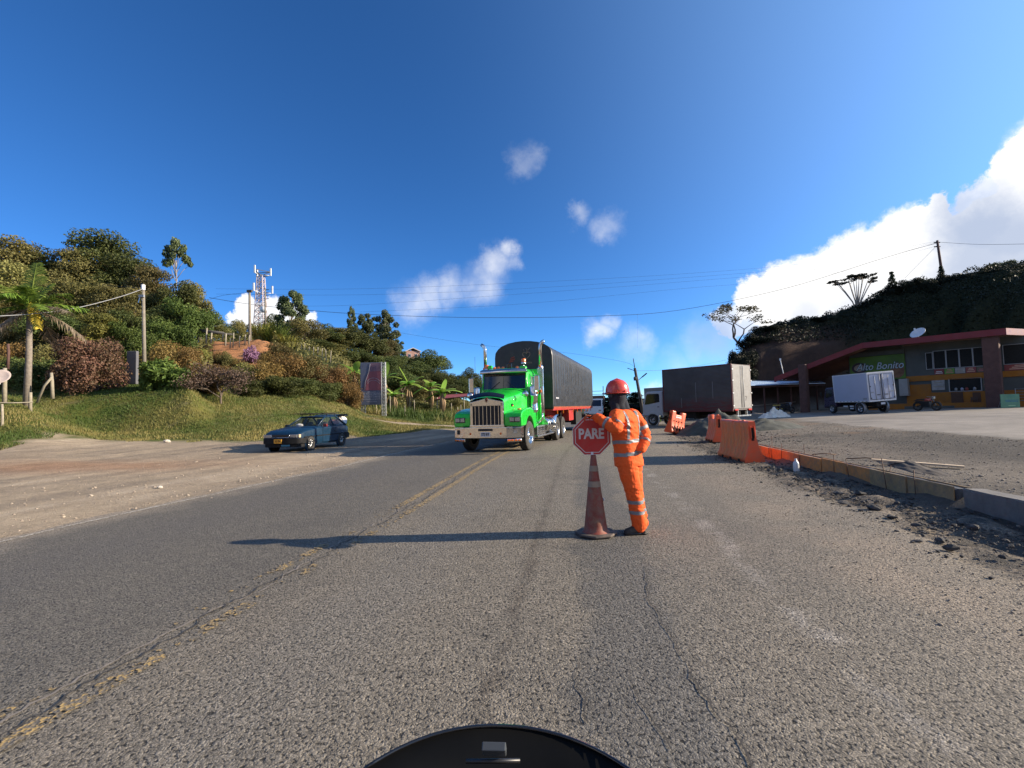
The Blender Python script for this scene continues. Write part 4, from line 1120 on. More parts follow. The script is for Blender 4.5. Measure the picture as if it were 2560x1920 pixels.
pl = MB().span((-.21, -2.045, .36), (.13, -2.025, .52)).build('licence_plate', mat('yellow_plate', (.62, .30, .02), .5), buo, bevel=.005)
text('ITJ 704', .12, m_ink, pl, (-.04, -2.048, .44), (R(90), 0, 0), scale=(.62, 1, 1))
# roof bars and long load rails
rk = MB()
for yy in (.38, 1.0):
    rk.tube([(-.60, yy, 1.36), (-.60, yy, 1.47)], .014, 6); rk.tube([(.60, yy, 1.36), (.60, yy, 1.47)], .014, 6); rk.tube([(-.66, yy, 1.475), (.66, yy, 1.475)], .018, 6)
rk.span((-.58, -.30, 1.485), (-.50, 1.45, 1.515)); rk.span((.46, .2, 1.485), (.56, 1.5, 1.515)); rk.tube([(-.6, -.30, 1.50), (.5, .10, 1.50)], .014, 6); rk.span((-.3, -.2, 1.487), (-.24, 1.5, 1.510))
rk.build('roof_rack', m_matblack, CAR)
# open tailgate, hinged at the rear edge of the roof
tg = MB().loft([[Vector((x, y, z)) for x in np.linspace(-w, w, 5)] for (y, z, w) in ((1.14, 1.37, .56), (1.50, 1.43, .62), (2.02, 1.44, .66), (2.14, 1.37, .66))], closed=False)
tg.loft([[Vector((x, y, z - .04)) for x in np.linspace(-w, w, 5)] for (y, z, w) in ((1.14, 1.37, .56), (1.50, 1.43, .62), (2.02, 1.44, .66), (2.14, 1.37, .66))], closed=False)
tgo = tg.build('tailgate', m_blue, CAR)
MB().tube([(.55, 1.75, .95), (.58, 1.85, 1.40)], .012, 6).build('gas_strut', m_steel, tgo)
# inside
ins = MB()
for s in (-1, 1): ins.box((s * .34, .35, .85), (.46, .12, .55), rot=(R(-12), 0, 0)); ins.box((s * .34, .28, 1.17), (.24, .09, .16))
ins.span((-.68, -.45, .85), (.68, -.15, .95)); ins.span((-.66, .9, .6), (.66, 1.05, 1.0))
ins.build('seats', m_seat, CAR)
MB().lathe([(.17, 0), (.19, .015), (.17, .03)], 16, origin=(.34, -.12, .98)).build('steering_wheel', m_black, CAR)
CAR.location = cp; CAR.rotation_euler = (0, 0, R(-10)); CAR.scale = (1.0, 1.0, 1.0)
# load in the boot (things of their own)
CM = Matrix.Translation(cp) @ Matrix.Rotation(R(-10), 4, 'Z')
m_sack = mat('white_cloth', (.78, .76, .74), .85, bump=.6, bscale=9)
def blob(name, c, r, mtl, seed=0, parent=None, n=14, amp=.12):
    r_ = np.random.default_rng(seed); vs = []; fs = []
    for i in range(n + 1):
        th = math.pi * i / n
        for k in range(n * 2):
            ph = math.pi * k / n
            d = Vector((math.sin(th) * math.cos(ph), math.sin(th) * math.sin(ph), math.cos(th)))
            f = 1 + amp * (float(fbm(d.x * 1.7 + seed, d.y * 1.7 + d.z * 2.3, seed)) - .47) * 3
            vs.append(Vector((c[0] + d.x * r[0] * f, c[1] + d.y * r[1] * f, c[2] + d.z * r[2] * f)))
    m = 2 * n
    for i in range(n):
        for k in range(m): fs.append((i * m + k, i * m + (k + 1) % m, (i + 1) * m + (k + 1) % m, (i + 1) * m + k))
    mb_ = MB(); mb_.add(vs, fs, 0, True); return mb_.build(name, mtl, parent)
bs = blob('white_bundle', CM @ Vector((.38, 1.98, 1.10)), (.26, .26, .27), m_sack, 3); tag(bs, 'large white cloth bundle standing in the open boot of the blue hatchback', 'bundle')
bs = blob('white_bundle', CM @ Vector((.30, 1.72, .95)), (.30, .22, .16), mat('cream_cloth', (.6, .5, .42), .85), 5); tag(bs, 'cream cloth bundle lying in the boot behind the rear side window', 'bundle')
bs = blob('pink_bag', CM @ Vector((.38, 1.28, 1.06)), (.22, .30, .15), mat('pink_plastic_bag', (.55, .28, .24), .5), 6); tag(bs, 'pink bag heaped behind the seats inside the blue hatchback', 'bag')
bs = blob('white_bag', CM @ Vector((-.28, -.28, 1.01)), (.15, .10, .07), m_sack, 8); tag(bs, 'small white bag on the dashboard of the blue hatchback', 'bag')

# ------------------------------------------------------------------ box truck broadside on the lot
def cabover(parent, W, L, H, z0, mtl, yf, sidewin=True):
    """cab nose towards -y, rear at yf; returns the cab"""
    hw = W / 2
    prof = [(yf, z0), (yf - L + .12, z0), (yf - L, z0 + .15), (yf - L + .02, z0 + H * .42), (yf - L + .28, z0 + H * .93), (yf - L + .45, z0 + H), (yf, z0 + H)]
    c = MB().prism(prof, -hw, hw, axis='X').build('cab', mtl, parent, bevel=.05, segs=3)
    ws_ = MB(); a = (yf - L + .03, z0 + H * .47); b = (yf - L + .25, z0 + H * .90)
    ws_.add([Vector((-hw * .88, a[0] - .012, a[1])), Vector((hw * .88, a[0] - .012, a[1])), Vector((hw * .86, b[0] - .012, b[1])), Vector((-hw * .86, b[0] - .012, b[1]))], [(0, 1, 2, 3)])
    ws_.build('windscreen', m_glassd, parent)
    for s in (-1, 1):
        d = MB().span((s * (hw + .001), yf - L + .25, z0 + .12), (s * (hw + .014), yf - .22, z0 + H * .46)).build('door', mtl, parent, bevel=.006)
        MB().prism([(yf - L + .20, z0 + H * .44), (yf - .25, z0 + H * .56), (yf - .25, z0 + H * .86), (yf - .32, z0 + H * .90), (yf - L + .42, z0 + H * .90)], s * (hw + .004), s * (hw + .012), axis='X').build('window', m_glassd, d)
        MB().box((s * (hw + .02), yf - .35, z0 + H * .36), (.02, .16, .05)).build('handle', m_black, d)
        mr = MB().tube([(s * hw, yf - L + .25, z0 + H * .88), (s * (hw + .18), yf - L + .02, z0 + H * .84), (s * (hw + .18), yf - L + .02, z0 + H * .5)], .012, 6).build('mirror', m_black, parent)
        MB().box((s * (hw + .18), yf - L, z0 + H * .68), (.16, .05, .32)).build('mirror_head', m_black, mr, bevel=.02)
        MB().box((s * hw * .72, yf - L - .01, z0 + .28), (.3, .05, .16)).build('headlight', m_lamp, parent, bevel=.02)
    MB().span((-hw, yf - L - .06, z0 - .12), (hw, yf - L + .05, z0 + .12)).build('bumper', mtl, parent, bevel=.03)
    return c

def corrugated(mb, x, y0, y1, z0, z1, n, depth, s):
    """side skin with n horizontal ribs"""
    vs = []; fs = []; dz = (z1 - z0) / n
    for k in range(n):
        a = z0 + k * dz
        for (zz, d) in ((a, 0), (a + dz * .35, depth), (a + dz * .7, depth), (a + dz * .99, 0)):
            vs += [(x + s * d, y0, zz), (x + s * d, y1, zz)]
    m = len(vs) // 2
    for k in range(m - 1): fs.append((2 * k, 2 * k + 1, 2 * k + 3, 2 * k + 2))
    mb.add(vs, fs)

m_boxg = mat('weathered_aluminium_box', (.115, .110, .105), .45, .35, var=.2, nscale=.7, dirt=(.16, .05, .04), dirt_amt=.35)
def box_side():
    m = NT('weathered_ribbed_aluminium'); c = m.coord(); s_ = m.new('ShaderNodeSeparateXYZ'); m.put(s_.inputs[0], c)
    n = m.noise(.8, 6, .65, c); streak = m.noise(9, 4, .6, m.vscale(c, (1, .25, 3)))
    base_ = m.mix(m.rng(n, .35, .65), (.115, .112, .108), (.085, .080, .076))
    red = m.math('MULTIPLY', m.rng(m.math('ADD', s_.outputs[2], m.math('MULTIPLY', n, .9)), 2.35, 1.75), m.rng(streak, .40, .58))
    m.set(Base_Color=m.mix(m.math('MULTIPLY', red, .75), base_, (.20, .03, .03)), Roughness=.5, Metallic=.3); return m.m
m_boxs = box_side()
m_doorg = mat('pale_grey_box_door', (.20, .195, .19), .6, .0, var=.15, dirt=(.12, .11, .10), dirt_amt=.4)
m_cabw = mat('grey_white_cab_paint', (.46, .50, .54), .35, var=.08, coat=.5)
A0 = Vector((13.75, 30.0, 0)); BT_dir = math.atan2(-( -3.05), 4.0)      # box runs away to the left
BT = empty('box_truck', (0, 0, 0), 0, 'dark ribbed aluminium box truck with pale rear doors and a grey-white cab', 'truck')
ang = math.atan2(3.05, 4.0)              # nose direction, left of straight ahead
BL, BW, BZ0, BZ1 = 5.05, 2.35, 1.02, 3.92
# local: y from nose (-) to tail (+), x to the right when seen from behind the nose; near side is local -x after turning
bx = MB()
bx.span((-BW / 2 + .012, -BL, BZ0), (BW / 2 - .012, 0, BZ1)); 
boxo = bx.build('cargo_box', m_boxg, BT)
for s in (-1, 1):
    mb = MB(); corrugated(mb, s * (BW / 2 - .008), -BL + .05, -.06, BZ0 + .05, BZ1 - .05, 34, .018, s)
    mb.build('ribbed_side', m_boxs, boxo, fix=False)
    for yy, z0_, z1_ in ((-3.6, 1.2, 1.9), (-2.5, 1.6, 2.9), (-1.3, 1.8, 2.9)): MB().span((s * (BW / 2 + .010), yy - .012, z0_), (s * (BW / 2 + .016), yy + .012, z1_)).build('rivet_strip', m_grey, boxo)
fr = MB()
for s in (-1, 1):
    for yy in (-BL + .02, -.03): fr.span((s * (BW / 2 - .06), yy - .04, BZ0), (s * (BW / 2 + .02), yy + .04, BZ1))
    fr.span((s * (BW / 2 - .06), -BL, BZ1 - .05), (s * (BW / 2 + .02), 0, BZ1 + .03)); fr.span((s * (BW / 2 - .06), -BL, BZ0 - .07), (s * (BW / 2 + .02), 0, BZ0 + .03))
fr.build('box_frame', mat('dark_red_edge', (.10, .02, .025), .5), boxo, bevel=.006)
for s in (-1, 1):
    d = MB().span((s * .02, .0, BZ0 + .10), (s * (BW / 2 - .05), .035, BZ1 - .06)).build('rear_door', m_doorg, BT, bevel=.008)
    for zz in (1.3, 2.1, 2.9, 3.6): MB().box((s * (BW / 2 - .03), .05, zz), (.12, .03, .06)).build('hinge', m_white, d)
    MB().cyl((s * .15, .05, BZ0 + .15), (s * .15, .05, BZ1 - .1), .014, 6).build('lock_bar', m_grey, d)
    MB().box((s * .85, .045, BZ0 + .02), (.40, .05, .10)).build('tail_light', mat('red_lamp_lens', (.5, .02, .015), .3), BT, bevel=.01)
text('7', .42, m_ink, BT, (-.42, .04, 1.72), (R(90), 0, R(180)))
MB().span((-.95, -.02, .62), (.95, .06, .70)).span((-.6, -.1, .6), (-.52, 0, 1.0)).span((.52, -.1, .6), (.6, 0, 1.0)).build('underrun_bar', m_steel, BT)
MB().span((-.42, -BL - 1.6, .72), (-.30, 0, .95)).span((.30, -BL - 1.6, .72), (.42, 0, .95)).span((-.9, -1.9, .4), (.9, -1.7, .55)).span((-.9, -BL - .9, .4), (.9, -BL - .7, .55)).span((-1.0, -3.6, .5), (1.0, -2.7, .95)).build('chassis', m_matblack, BT)
cb = cabover(BT, 2.1, 1.75, 1.75, .70, m_cabw, -BL - .18)
MB().tube([(-1.06, -BL - 1.0, 1.55), (-1.06, -BL - .9, 1.6)], .01, 4)
for s in (-1, 1):
    wheel(BT, s * .95, -BL - 1.05, .43, .43, .24, s, 'dual'); wheel(BT, s * .95, -1.35, .43, .43, .24, s, 'dual')
    MB().lathe([(.50, -.05), (.56, -.05), (.56, .05), (.50, .05)], 24, origin=(s * 1.02, -BL - 1.05, .46), axis='X').build('wheel_arch', m_cabw, BT)
# rear near corner (local +x, y 0) sits at A0
off = Matrix.Rotation(math.pi + ang, 4, 'Z') @ Vector((BW / 2, 0, 0))
BT.location = A0 - off
BT.rotation_euler = (0, 0, math.pi + ang)
# grey box of a second lorry beyond it
B2 = empty('box_truck', (0, 0, 0), 0, 'plain grey box lorry mostly hidden behind the ribbed box truck cab', 'truck')
q = at(1668, 1000, 41.5); q.z = 0
bb = MB().span((-1.2, 0, .9), (1.2, 4.6, 3.15)).build('cargo_box', m_doorg, B2, bevel=.02)
cabover(B2, 2.0, 1.5, 1.5, .6, m_cabw, -.1)
for s in (-1, 1): wheel(B2, s * .9, -.9, .4, .4, .22, s, 'dual'); wheel(B2, s * .9, 3.3, .4, .4, .22, s, 'dual')
MB().span((-.4, -1.4, .6), (.4, 4.4, .85)).build('chassis', m_matblack, B2)
B2.location = q + Vector((3.5, 3.4, 0)); B2.rotation_euler = (0, 0, ang)

# ------------------------------------------------------------------ white refrigerated truck
m_reef = mat('white_insulated_panel', (.40, .43, .52), .4, var=.05, nscale=1)
m_pcab = mat('dark_purple_cab', (.035, .025, .06), .3, var=.1, coat=.5)
WT = empty('refrigerated_truck', (0, 0, 0), 0, 'small white refrigerated box truck with purple cab parked before the green sign', 'truck')
WL, WW, Z0, Z1 = 3.55, 2.0, .92, 3.0
bo = MB().span((-WW / 2, -WL, Z0), (WW / 2, 0, Z1)).build('cargo_box', m_reef, WT, bevel=.015)
fr = MB()
for s in (-1, 1):
    fr.span((s * (WW / 2 - .05), -.04, Z0), (s * (WW / 2 + .012), .03, Z1)); fr.span((s * (WW / 2 - .05), -WL, Z0 - .05), (s * (WW / 2 + .012), 0, Z0 + .04)); fr.span((s * (WW / 2 - .05), -WL, Z1 - .05), (s * (WW / 2 + .01), 0, Z1 + .01)); fr.span((s * (WW / 2 - .05), -WL - .01, Z0), (s * (WW / 2 + .012), -WL + .05, Z1))
fr.span((-WW / 2, -.04, Z1 - .09), (WW / 2, .03, Z1 + .01)); fr.span((-WW / 2, -.04, Z0 - .06), (WW / 2, .03, Z0 + .05))
fr.build('box_frame', m_white, bo, bevel=.005)
for s in (-1, 1):
    d = MB().span((s * .015, .0, Z0 + .08), (s * (WW / 2 - .09), .045, Z1 - .13)).build('rear_door', m_reef, WT, bevel=.01)
    gk = MB()
    for xx in (.03, WW / 2 - .10): gk.span((s * xx - .012, .046, Z0 + .10), (s * xx + .012, .056, Z1 - .15))
    gk.span((s * .03, .046, Z1 - .17), (s * (WW / 2 - .10), .056, Z1 - .15)); gk.span((s * .03, .046, Z0 + .09), (s * (WW / 2 - .10), .056, Z0 + .11))
    gk.build('door_seal', m_black, d)
    MB().cyl((s * .12, .075, Z0 + .05), (s * .12, .075, Z1 - .13), .016, 6).cyl((s * .50, .075, Z0 + .05), (s * .50, .075, Z1 - .3), .016, 6).build('lock_bar', m_grey, d)
    MB().box((s * .30, .07, Z0 + .42), (.22, .03, .05)).build('handle', m_black, d)
    MB().box((s * .74, .052, Z0 + .62), (.20, .01, .09)).build('sticker', m_grey, d)
    for zz in (.1, .95): MB().box((s * (WW / 2 - .14), .06, Z0 + zz + .1), (.05, .03, .08)).build('hinge', m_black, d)
    wheel(WT, s * .82, -1.05, .37, .37, .22, s, 'dual'); wheel(WT, s * .82, -WL - .55, .37, .37, .22, s, 'dual')
    MB().lathe([(.43, -.1), (.46, -.1), (.46, .12), (.43, .12)], 20, origin=(s * .86, -1.05, .40), axis='X').build('mudguard', m_grey, WT)
    MB().box((s * .88, -1.95, .55), (.06, .34, .10)).box((s * .88, -1.95, .38), (.06, .34, .10)).box((s * .88, -2.6, .55), (.06, .4, .1)).build('reflector_box', m_white, WT)
for k in range(9): MB().box((WW / 2 + .016, -WL + .25 + k * .38, Z0), (.01, .16, .035)).build('marker_strip', m_black, bo)
MB().span((WW / 2 + .002, -.55, Z0 + .12), (WW / 2 + .012, -.2, Z0 + .24)).build('vent', m_grey, bo)
MB().span((-.4, -WL - 1.2, .5), (.4, -.1, .75)).span((-.75, -1.15, .3), (.75, -.95, .45)).build('chassis', m_matblack, WT)
pl = MB().span((-.16, -.02, .62), (.16, 0, .76)).build('licence_plate', m_plate, WT)
cabover(WT, 1.75, 1.35, 1.55, .52, m_pcab, -WL - .12)
q = at(2174, 1005, 35.0)
WT.location = (q.x + WW / 2 + .02, 35.0, gz(q.x + 1, 36) + .02); WT.rotation_euler = (0, R(3.2), math.pi + R(2))
# keep the body on the slope: the lot rises to the right here

# ------------------------------------------------------------------ lorry following the green truck
LT = empty('flatbed_truck', (0, 0, 0), 0, 'distant white-fronted lorry with a loaded rack, following behind the black trailer', 'truck')
cabover(LT, 2.2, 1.6, 1.7, .7, m_white, 1.6)
fb = MB().span((-1.2, 1.7, 1.1), (1.2, 7, 1.25)).build('flatbed', m_redp, LT)
cr = MB().span((-1.15, 1.75, 1.3), (1.1, 5.5, 2.8)).build('load', mat('brown_crated_load', (.12, .07, .05), .8, bump=.5, bscale=6), LT, bevel=.04)
MB().tube([(-1.15, 1.7, 1.2), (-1.15, 1.7, 3.35), (1.15, 1.7, 3.35), (1.15, 1.7, 1.2)], .04, 6).tube([(-1.15, 1.7, 2.95), (1.15, 1.7, 2.95)], .03, 6).tube([(1.15, 1.7, 1.2), (1.15, 1.7, 3.95)], .05, 6).build('headache_rack', m_black, LT)
for s in (-1, 1): wheel(LT, s * .95, .7, .45, .45, .25, s, 'dual'); wheel(LT, s * .95, 5.6, .45, .45, .25, s, 'dual')
q = at(1480, 1000, 58); LT.location = (q.x + .1, 58, 0); LT.rotation_euler = (0, 0, -R(15))
# ------------------------------------------------------------------ flagman, cone and sign
m_cloth = NT('fluorescent_orange_cloth')
c = m_cloth.coord(); nz = m_cloth.noise(7, 6, .6, c); fz = m_cloth.noise(260, 2, .5, c)
m_cloth.set(Base_Color=m_cloth.mix(m_cloth.rng(nz, .3, .7), (.82, .098, .018), (.74, .125, .03)), Roughness=.82,
            Normal=m_cloth.bump(fz, .15, .002, m_cloth.bump(m_cloth.noise(11, 4, .6, m_cloth.vscale(c, (1, 1, .45)), .8), .55, .03)))
m_cloth.b.inputs['Specular IOR Level'].default_value = .2
m_orange = m_cloth.m
m_refl = mat('grey_reflective_tape', (.20, .205, .215), .5, .1, var=.12, nscale=14)
m_bala = mat('black_knit_balaclava', (.012, .014, .022), .95, var=.3, nscale=30, bump=.4, bscale=90)
m_helm = mat('glossy_red_helmet', (.56, .045, .018), .28, var=.05, coat=.5)
m_boot = mat('dusty_dark_boot', (.035, .028, .024), .8, dirt=(.16, .13, .10), dirt_amt=.5)
m_glove = mat('dark_knit_glove', (.03, .02, .018), .9)

def smooth_mesh(mb, voxel=.011, smooth=6, fac=.6):
    me = mb.mesh('tmp', m_orange); o = bpy.data.objects.new('tmp', me); COL.objects.link(o)
    import bmesh
    bm = bmesh.new(); bm.from_mesh(me); bmesh.ops.recalc_face_normals(bm, faces=bm.faces); bm.to_mesh(me); bm.free()
    md = o.modifiers.new('r', 'REMESH'); md.mode = 'VOXEL'; md.voxel_size = voxel; md.use_smooth_shade = True
    sm = o.modifiers.new('s', 'SMOOTH'); sm.iterations = smooth; sm.factor = fac
    bpy.context.view_layer.update()
    r = bpy.data.meshes.new_from_object(o.evaluated_get(bpy.context.evaluated_depsgraph_get()))
    bpy.data.objects.remove(o); return r
def limb(mb, pts, rs, n=14, sq=None):
    """closed tapered limb; sq flattens along y"""
    P = [Vector(p) for p in pts]; out = []; rr = []
    for i in range(len(P) - 1):
        for k in range(5):
            t = k / 5; out.append(P[i].lerp(P[i + 1], t)); rr.append(rs[i] * (1 - t) + rs[i + 1] * t)
    out.append(P[-1]); rr.append(rs[-1])
    mb.tube(out, rr, n)
    mb.lathe([(.001, -rs[-1] * .8), (rs[-1] * .7, -rs[-1] * .5), (rs[-1] * .98, 0), (rs[-1] * .7, rs[-1] * .5), (.001, rs[-1] * .8)], n, origin=P[-1])
    mb.lathe([(.001, -rs[0] * .8), (rs[0] * .7, -rs[0] * .5), (rs[0] * .98, 0), (rs[0] * .7, rs[0] * .5), (.001, rs[0] * .8)], n, origin=P[0])
def torso(mb, secs, yaw, n=24):
    rings = []
    cs, sn_ = math.cos(yaw), math.sin(yaw)
    for (x, y, z, a, b) in secs:
        ring = []
        for k in range(n):
            q = 2 * math.pi * k / n; u = math.copysign(abs(math.cos(q)) ** .8, math.cos(q)) * a; v = math.copysign(abs(math.sin(q)) ** .8, math.sin(q)) * b
            ring.append(Vector((x + u * cs - v * sn_, y + u * sn_ + v * cs, z)))
        rings.append(ring)
    mb.loft(rings)
def wrinkle(me, spots, amp):
    V = np.empty(len(me.vertices) * 3, np.float32); me.vertices.foreach_get('co', V); V = V.reshape(-1, 3)
    Nn = np.empty(len(me.vertices) * 3, np.float32); me.vertices.foreach_get('normal', Nn); Nn = Nn.reshape(-1, 3)
    f = (fbm(V[:, 0] * 9 + V[:, 2] * 6, V[:, 2] * 13 - V[:, 0] * 5 + V[:, 1] * 9, 5, 3) - .44) * 2.2
    f2 = (fbm(V[:, 2] * 26 + V[:, 0] * 9, V[:, 1] * 12 - V[:, 0] * 14, 9, 3) - .44) * 2.2
    ridg = 1 - np.abs(f) * 2.2 + .5 * (1 - np.abs(f2) * 2.4)
    w = np.full(len(V), .35)
    for (cx_, cy_, cz_, rad) in spots:
        d = np.sqrt((V[:, 0] - cx_) ** 2 + (V[:, 1] - cy_) ** 2 + (V[:, 2] - cz_) ** 2); w = np.maximum(w, 1.2 * np.exp(-(d / rad) ** 2))
    V = V + Nn * (ridg * w * amp)[:, None]
    me.vertices.foreach_set('co', V.astype(np.float32).ravel()); me.update()

PF = on(1598, 1336, lo=4, hi=9); PF.z = .004
PS_ = empty('person', PF, 0, 'road worker in orange reflective overalls and red helmet leaning on the stop sign', 'person')
SHL, ELL, WRL = (-.235, -.10, 1.375), (-.285, -.30, 1.235), (-.455, -.175, 1.352)
SHR, ELR, WRR = (.0, .10, 1.375), (.115, .03, 1.135), (.045, -.09, .985)
HIP = (-.095, .0, .90)
KNL, ANL = (-.055, -.04, .50), (-.005, -.03, .10)
KNR, ANR = (-.005, .10, .50), (.065, .10, .10)
YAW = R(38)
# the body itself, one continuous skin under the clothes: head to feet, with the left hand and its fingers
b = MB()
torso(b, [(-.095, 0, .82, .13, .10), (-.10, 0, .95, .135, .10), (-.11, 0, 1.1, .125, .095), (-.12, 0, 1.28, .15, .10), (-.125, 0, 1.38, .15, .085), (-.14, 0, 1.43, .06, .06)], YAW)
limb(b, [(-.14, 0, 1.40), (-.185, -.01, 1.50)], [.055, .055])
limb(b, [SHL, ELL, WRL], [.055, .042, .03]); limb(b, [SHR, ELR, WRR], [.055, .042, .03])
limb(b, [(-.135, -.05, .86), KNL, ANL], [.085, .06, .042]); limb(b, [(-.05, .05, .86), KNR, ANR], [.085, .06, .042])
limb(b, [ANL, (-.015, -.035, .06)], [.042, .04]); limb(b, [ANR, (.055, .095, .06)], [.042, .04])
b.lathe([(.001, -.115), (.05, -.10), (.078, -.05), (.088, .01), (.082, .06), (.05, .10), (.001, .112)], 20, origin=(-.205, -.01, 1.60), sx=.95, sy=.9)
limb(b, [(-.275, -.02, 1.57), (-.30, -.022, 1.575)], [.022, .012], 8)                       # nose
limb(b, [WRL, (-.515, -.135, 1.375), (-.545, -.125, 1.377)], [.028, .036, .034], 10)
body_me = smooth_mesh(b, .010, 4); body_me.materials.clear(); body_me.materials.append(m_glove)
bodyo = link('body', body_me, PS_)
hand = MB()
for k, (dy, ln) in enumerate(((-.036, .072), (-.012, .080), (.012, .076), (.034, .060))):
    p0 = Vector((-.545, -.125 + dy, 1.385)); p1 = p0 + Vector((-ln * .55, 0, .002)); p2 = p1 + Vector((-ln * .35, 0, -.024)); p3 = p2 + Vector((-.004, 0, -.028))
    limb(hand, [p0, p1, p2, p3], [.0105, .0098, .009, .0075], 8)
limb(hand, [(-.51, -.165, 1.368), (-.545, -.195, 1.362), (-.565, -.20, 1.345)], [.013, .0115, .009], 8)
hm = smooth_mesh(hand, .0035, 2, .4); hm.materials.clear(); hm.materials.append(m_glove); hm.materials.clear(); hm.materials.append(mat('orange_work_glove', (.50, .085, .02), .85)); link('fingers', hm, bodyo)
# trousers
t = MB()
torso(t, [(-.09, 0, .80, .165, .125), (-.095, 0, .90, .17, .13), (-.10, 0, 1.0, .155, .12)], YAW)
limb(t, [(-.125, -.05, .84), (-.10, -.05, .66), KNL, (-.03, -.035, .28), (-.005, -.03, .13), (-.002, -.03, .075)], [.118, .105, .092, .084, .080, .082], 16)
limb(t, [(-.045, .05, .84), (-.02, .08, .66), KNR, (.03, .10, .28), (.06, .10, .13), (.064, .10, .085)], [.115, .102, .088, .078, .072, .074], 16)
tm = smooth_mesh(t, .010, 5); wrinkle(tm, [(-.05, -.04, .5, .12), (0, -.03, .14, .10), (.06, .1, .14, .10), (-.05, 0, .75, .12)], .016)
# jacket
j = MB()
torso(j, [(-.085, 0, .785, .176, .138), (-.09, 0, .86, .176, .138), (-.10, 0, .98, .168, .132), (-.11, 0, 1.10, .170, .13), (-.12, 0, 1.24, .185, .132), (-.125, 0, 1.34, .19, .125), (-.135, 0, 1.40, .135, .10), (-.15, 0, 1.445, .075, .07)], YAW)
limb(j, [(-.20, -.05, 1.36), SHL, (-.27, -.21, 1.30), ELL], [.085, .085, .078, .070], 16)
limb(j, [ELL, (-.37, -.24, 1.295), WRL, (-.488, -.152, 1.366)], [.070, .058, .050, .046], 16)
limb(j, [(-.03, .06, 1.36), SHR, (.08, .07, 1.26), ELR], [.085, .085, .076, .068], 16)
limb(j, [ELR, (.10, -.03, 1.06), WRR, (.035, -.11, .965)], [.064, .054, .048, .045], 16)
jm = smooth_mesh(j, .010, 5); wrinkle(jm, [(-.27, -.2, 1.28, .13), (-.4, -.22, 1.32, .09), (.12, .03, 1.13, .10), (-.1, 0, 1.0, .10), (-.46, -.17, 1.36, .06), (-.13, -.1, 1.25, .15)], .016)
jm.materials.clear(); jm.materials.append(m_orange); tm.materials.clear(); tm.materials.append(m_orange)
jo = link('jacket', jm, PS_); to = link('trousers', tm, PS_)
def seg_t(P, a, b):
    a = np.array(a); b = np.array(b); d = b - a
    t_ = ((P - a) @ d) / (d @ d); dist = np.linalg.norm(P - (a + np.clip(t_, 0, 1)[:, None] * d), axis=1); return t_, dist
def peel(me, parent, test, push=.004, name='reflective_tape'):
    nv = len(me.vertices); V = np.empty(nv * 3, np.float32); me.vertices.foreach_get('co', V); V = V.reshape(-1, 3)
    Nn = np.empty(nv * 3, np.float32); me.vertices.foreach_get('normal', Nn); Nn = Nn.reshape(-1, 3)
    m = test(V)
    fs = [tuple(p.vertices) for p in me.polygons if all(m[v] for v in p.vertices)]
    if not fs: return
    used = sorted({v for f in fs for v in f}); ix = {v: i for i, v in enumerate(used)}
    mb_ = MB(); mb_.add([tuple(V[v] + Nn[v] * push) for v in used], [tuple(ix[v] for v in f) for f in fs], 0, True)
    return mb_.build(name, m_refl, parent, fix=False)
def armdist(V):
    r = np.full(len(V), 9.0)
    for a_, b_ in ((SHL, ELL), (ELL, WRL), (SHR, ELR), (ELR, WRR)):
        r = np.minimum(r, seg_t(V, a_, b_)[1])
    return r
core = lambda V: np.hypot((V[:, 0] + .105) , V[:, 1] ) < .235
notarm = lambda V: ~(((seg_t(V, ELR, WRR)[1] < .075) | (seg_t(V, SHR, ELR)[1] < .07)) & (V[:, 0] > .03))
peel(jm, jo, lambda V: (np.abs(V[:, 2] - 1.085 - V[:, 0] * .06) < .025) & core(V) & notarm(V))
peel(jm, jo, lambda V: (np.abs(V[:, 2] - .945 - V[:, 0] * .10) < .026) & core(V) & notarm(V))
cu, su = math.cos(YAW), math.sin(YAW)
uu = lambda V: (V[:, 0] + .11) * cu + V[:, 1] * su
vv = lambda V: -(V[:, 0] + .11) * su + V[:, 1] * cu
for s in (-1, 1): peel(jm, jo, lambda V: (np.abs(uu(V) - s * .105) < .020) & (vv(V) < .02) & (V[:, 2] > 1.10) & (V[:, 2] < 1.43) & core(V) & (armdist(V) > .06), push=.005)
for (a_, b_, c_) in ((SHL, ELL, .80), (ELL, WRL, .55), (SHR, ELR, .72), (ELR, WRR, .42)):
    peel(jm, jo, lambda V: (lambda td: (np.abs(td[0] - c_) < .085) & (td[1] < .10) & ((armdist(V) > td[1] - 1e-4)))(seg_t(V, a_, b_)))
for zz in (.375, .255): peel(tm, to, lambda V: np.abs(V[:, 2] - zz) < .024)
# balaclava: hood, neck flap on the nape
hd = MB()
hd.lathe([(.001, -.13), (.06, -.12), (.088, -.06), (.100, .0), (.096, .06), (.06, .11), (.001, .125)], 24, origin=(-.20, -.01, 1.595), sx=1.04, sy=.92)
hd.tube([(-.205, -.01, 1.56), (-.185, -.01, 1.48), (-.155, 0, 1.42)], [.085, .072, .082], 18)
hd.tube([(-.15, .02, 1.60), (-.125, .02, 1.52), (-.12, .01, 1.44)], [.055, .06, .075], 12)
limb(hd, [(-.265, -.025, 1.575), (-.302, -.03, 1.572)], [.04, .018], 10)
limb(hd, [(-.255, -.02, 1.53), (-.285, -.028, 1.515)], [.05, .026], 10)
limb(hd, [(-.235, -.03, 1.53), (-.235, -.06, 1.45), (-.215, -.07, 1.40)], [.06, .05, .03], 12)
hm2 = smooth_mesh(hd, .008, 4); hm2.materials.clear(); hm2.materials.append(m_bala)
bal = link('balaclava', hm2, PS_)
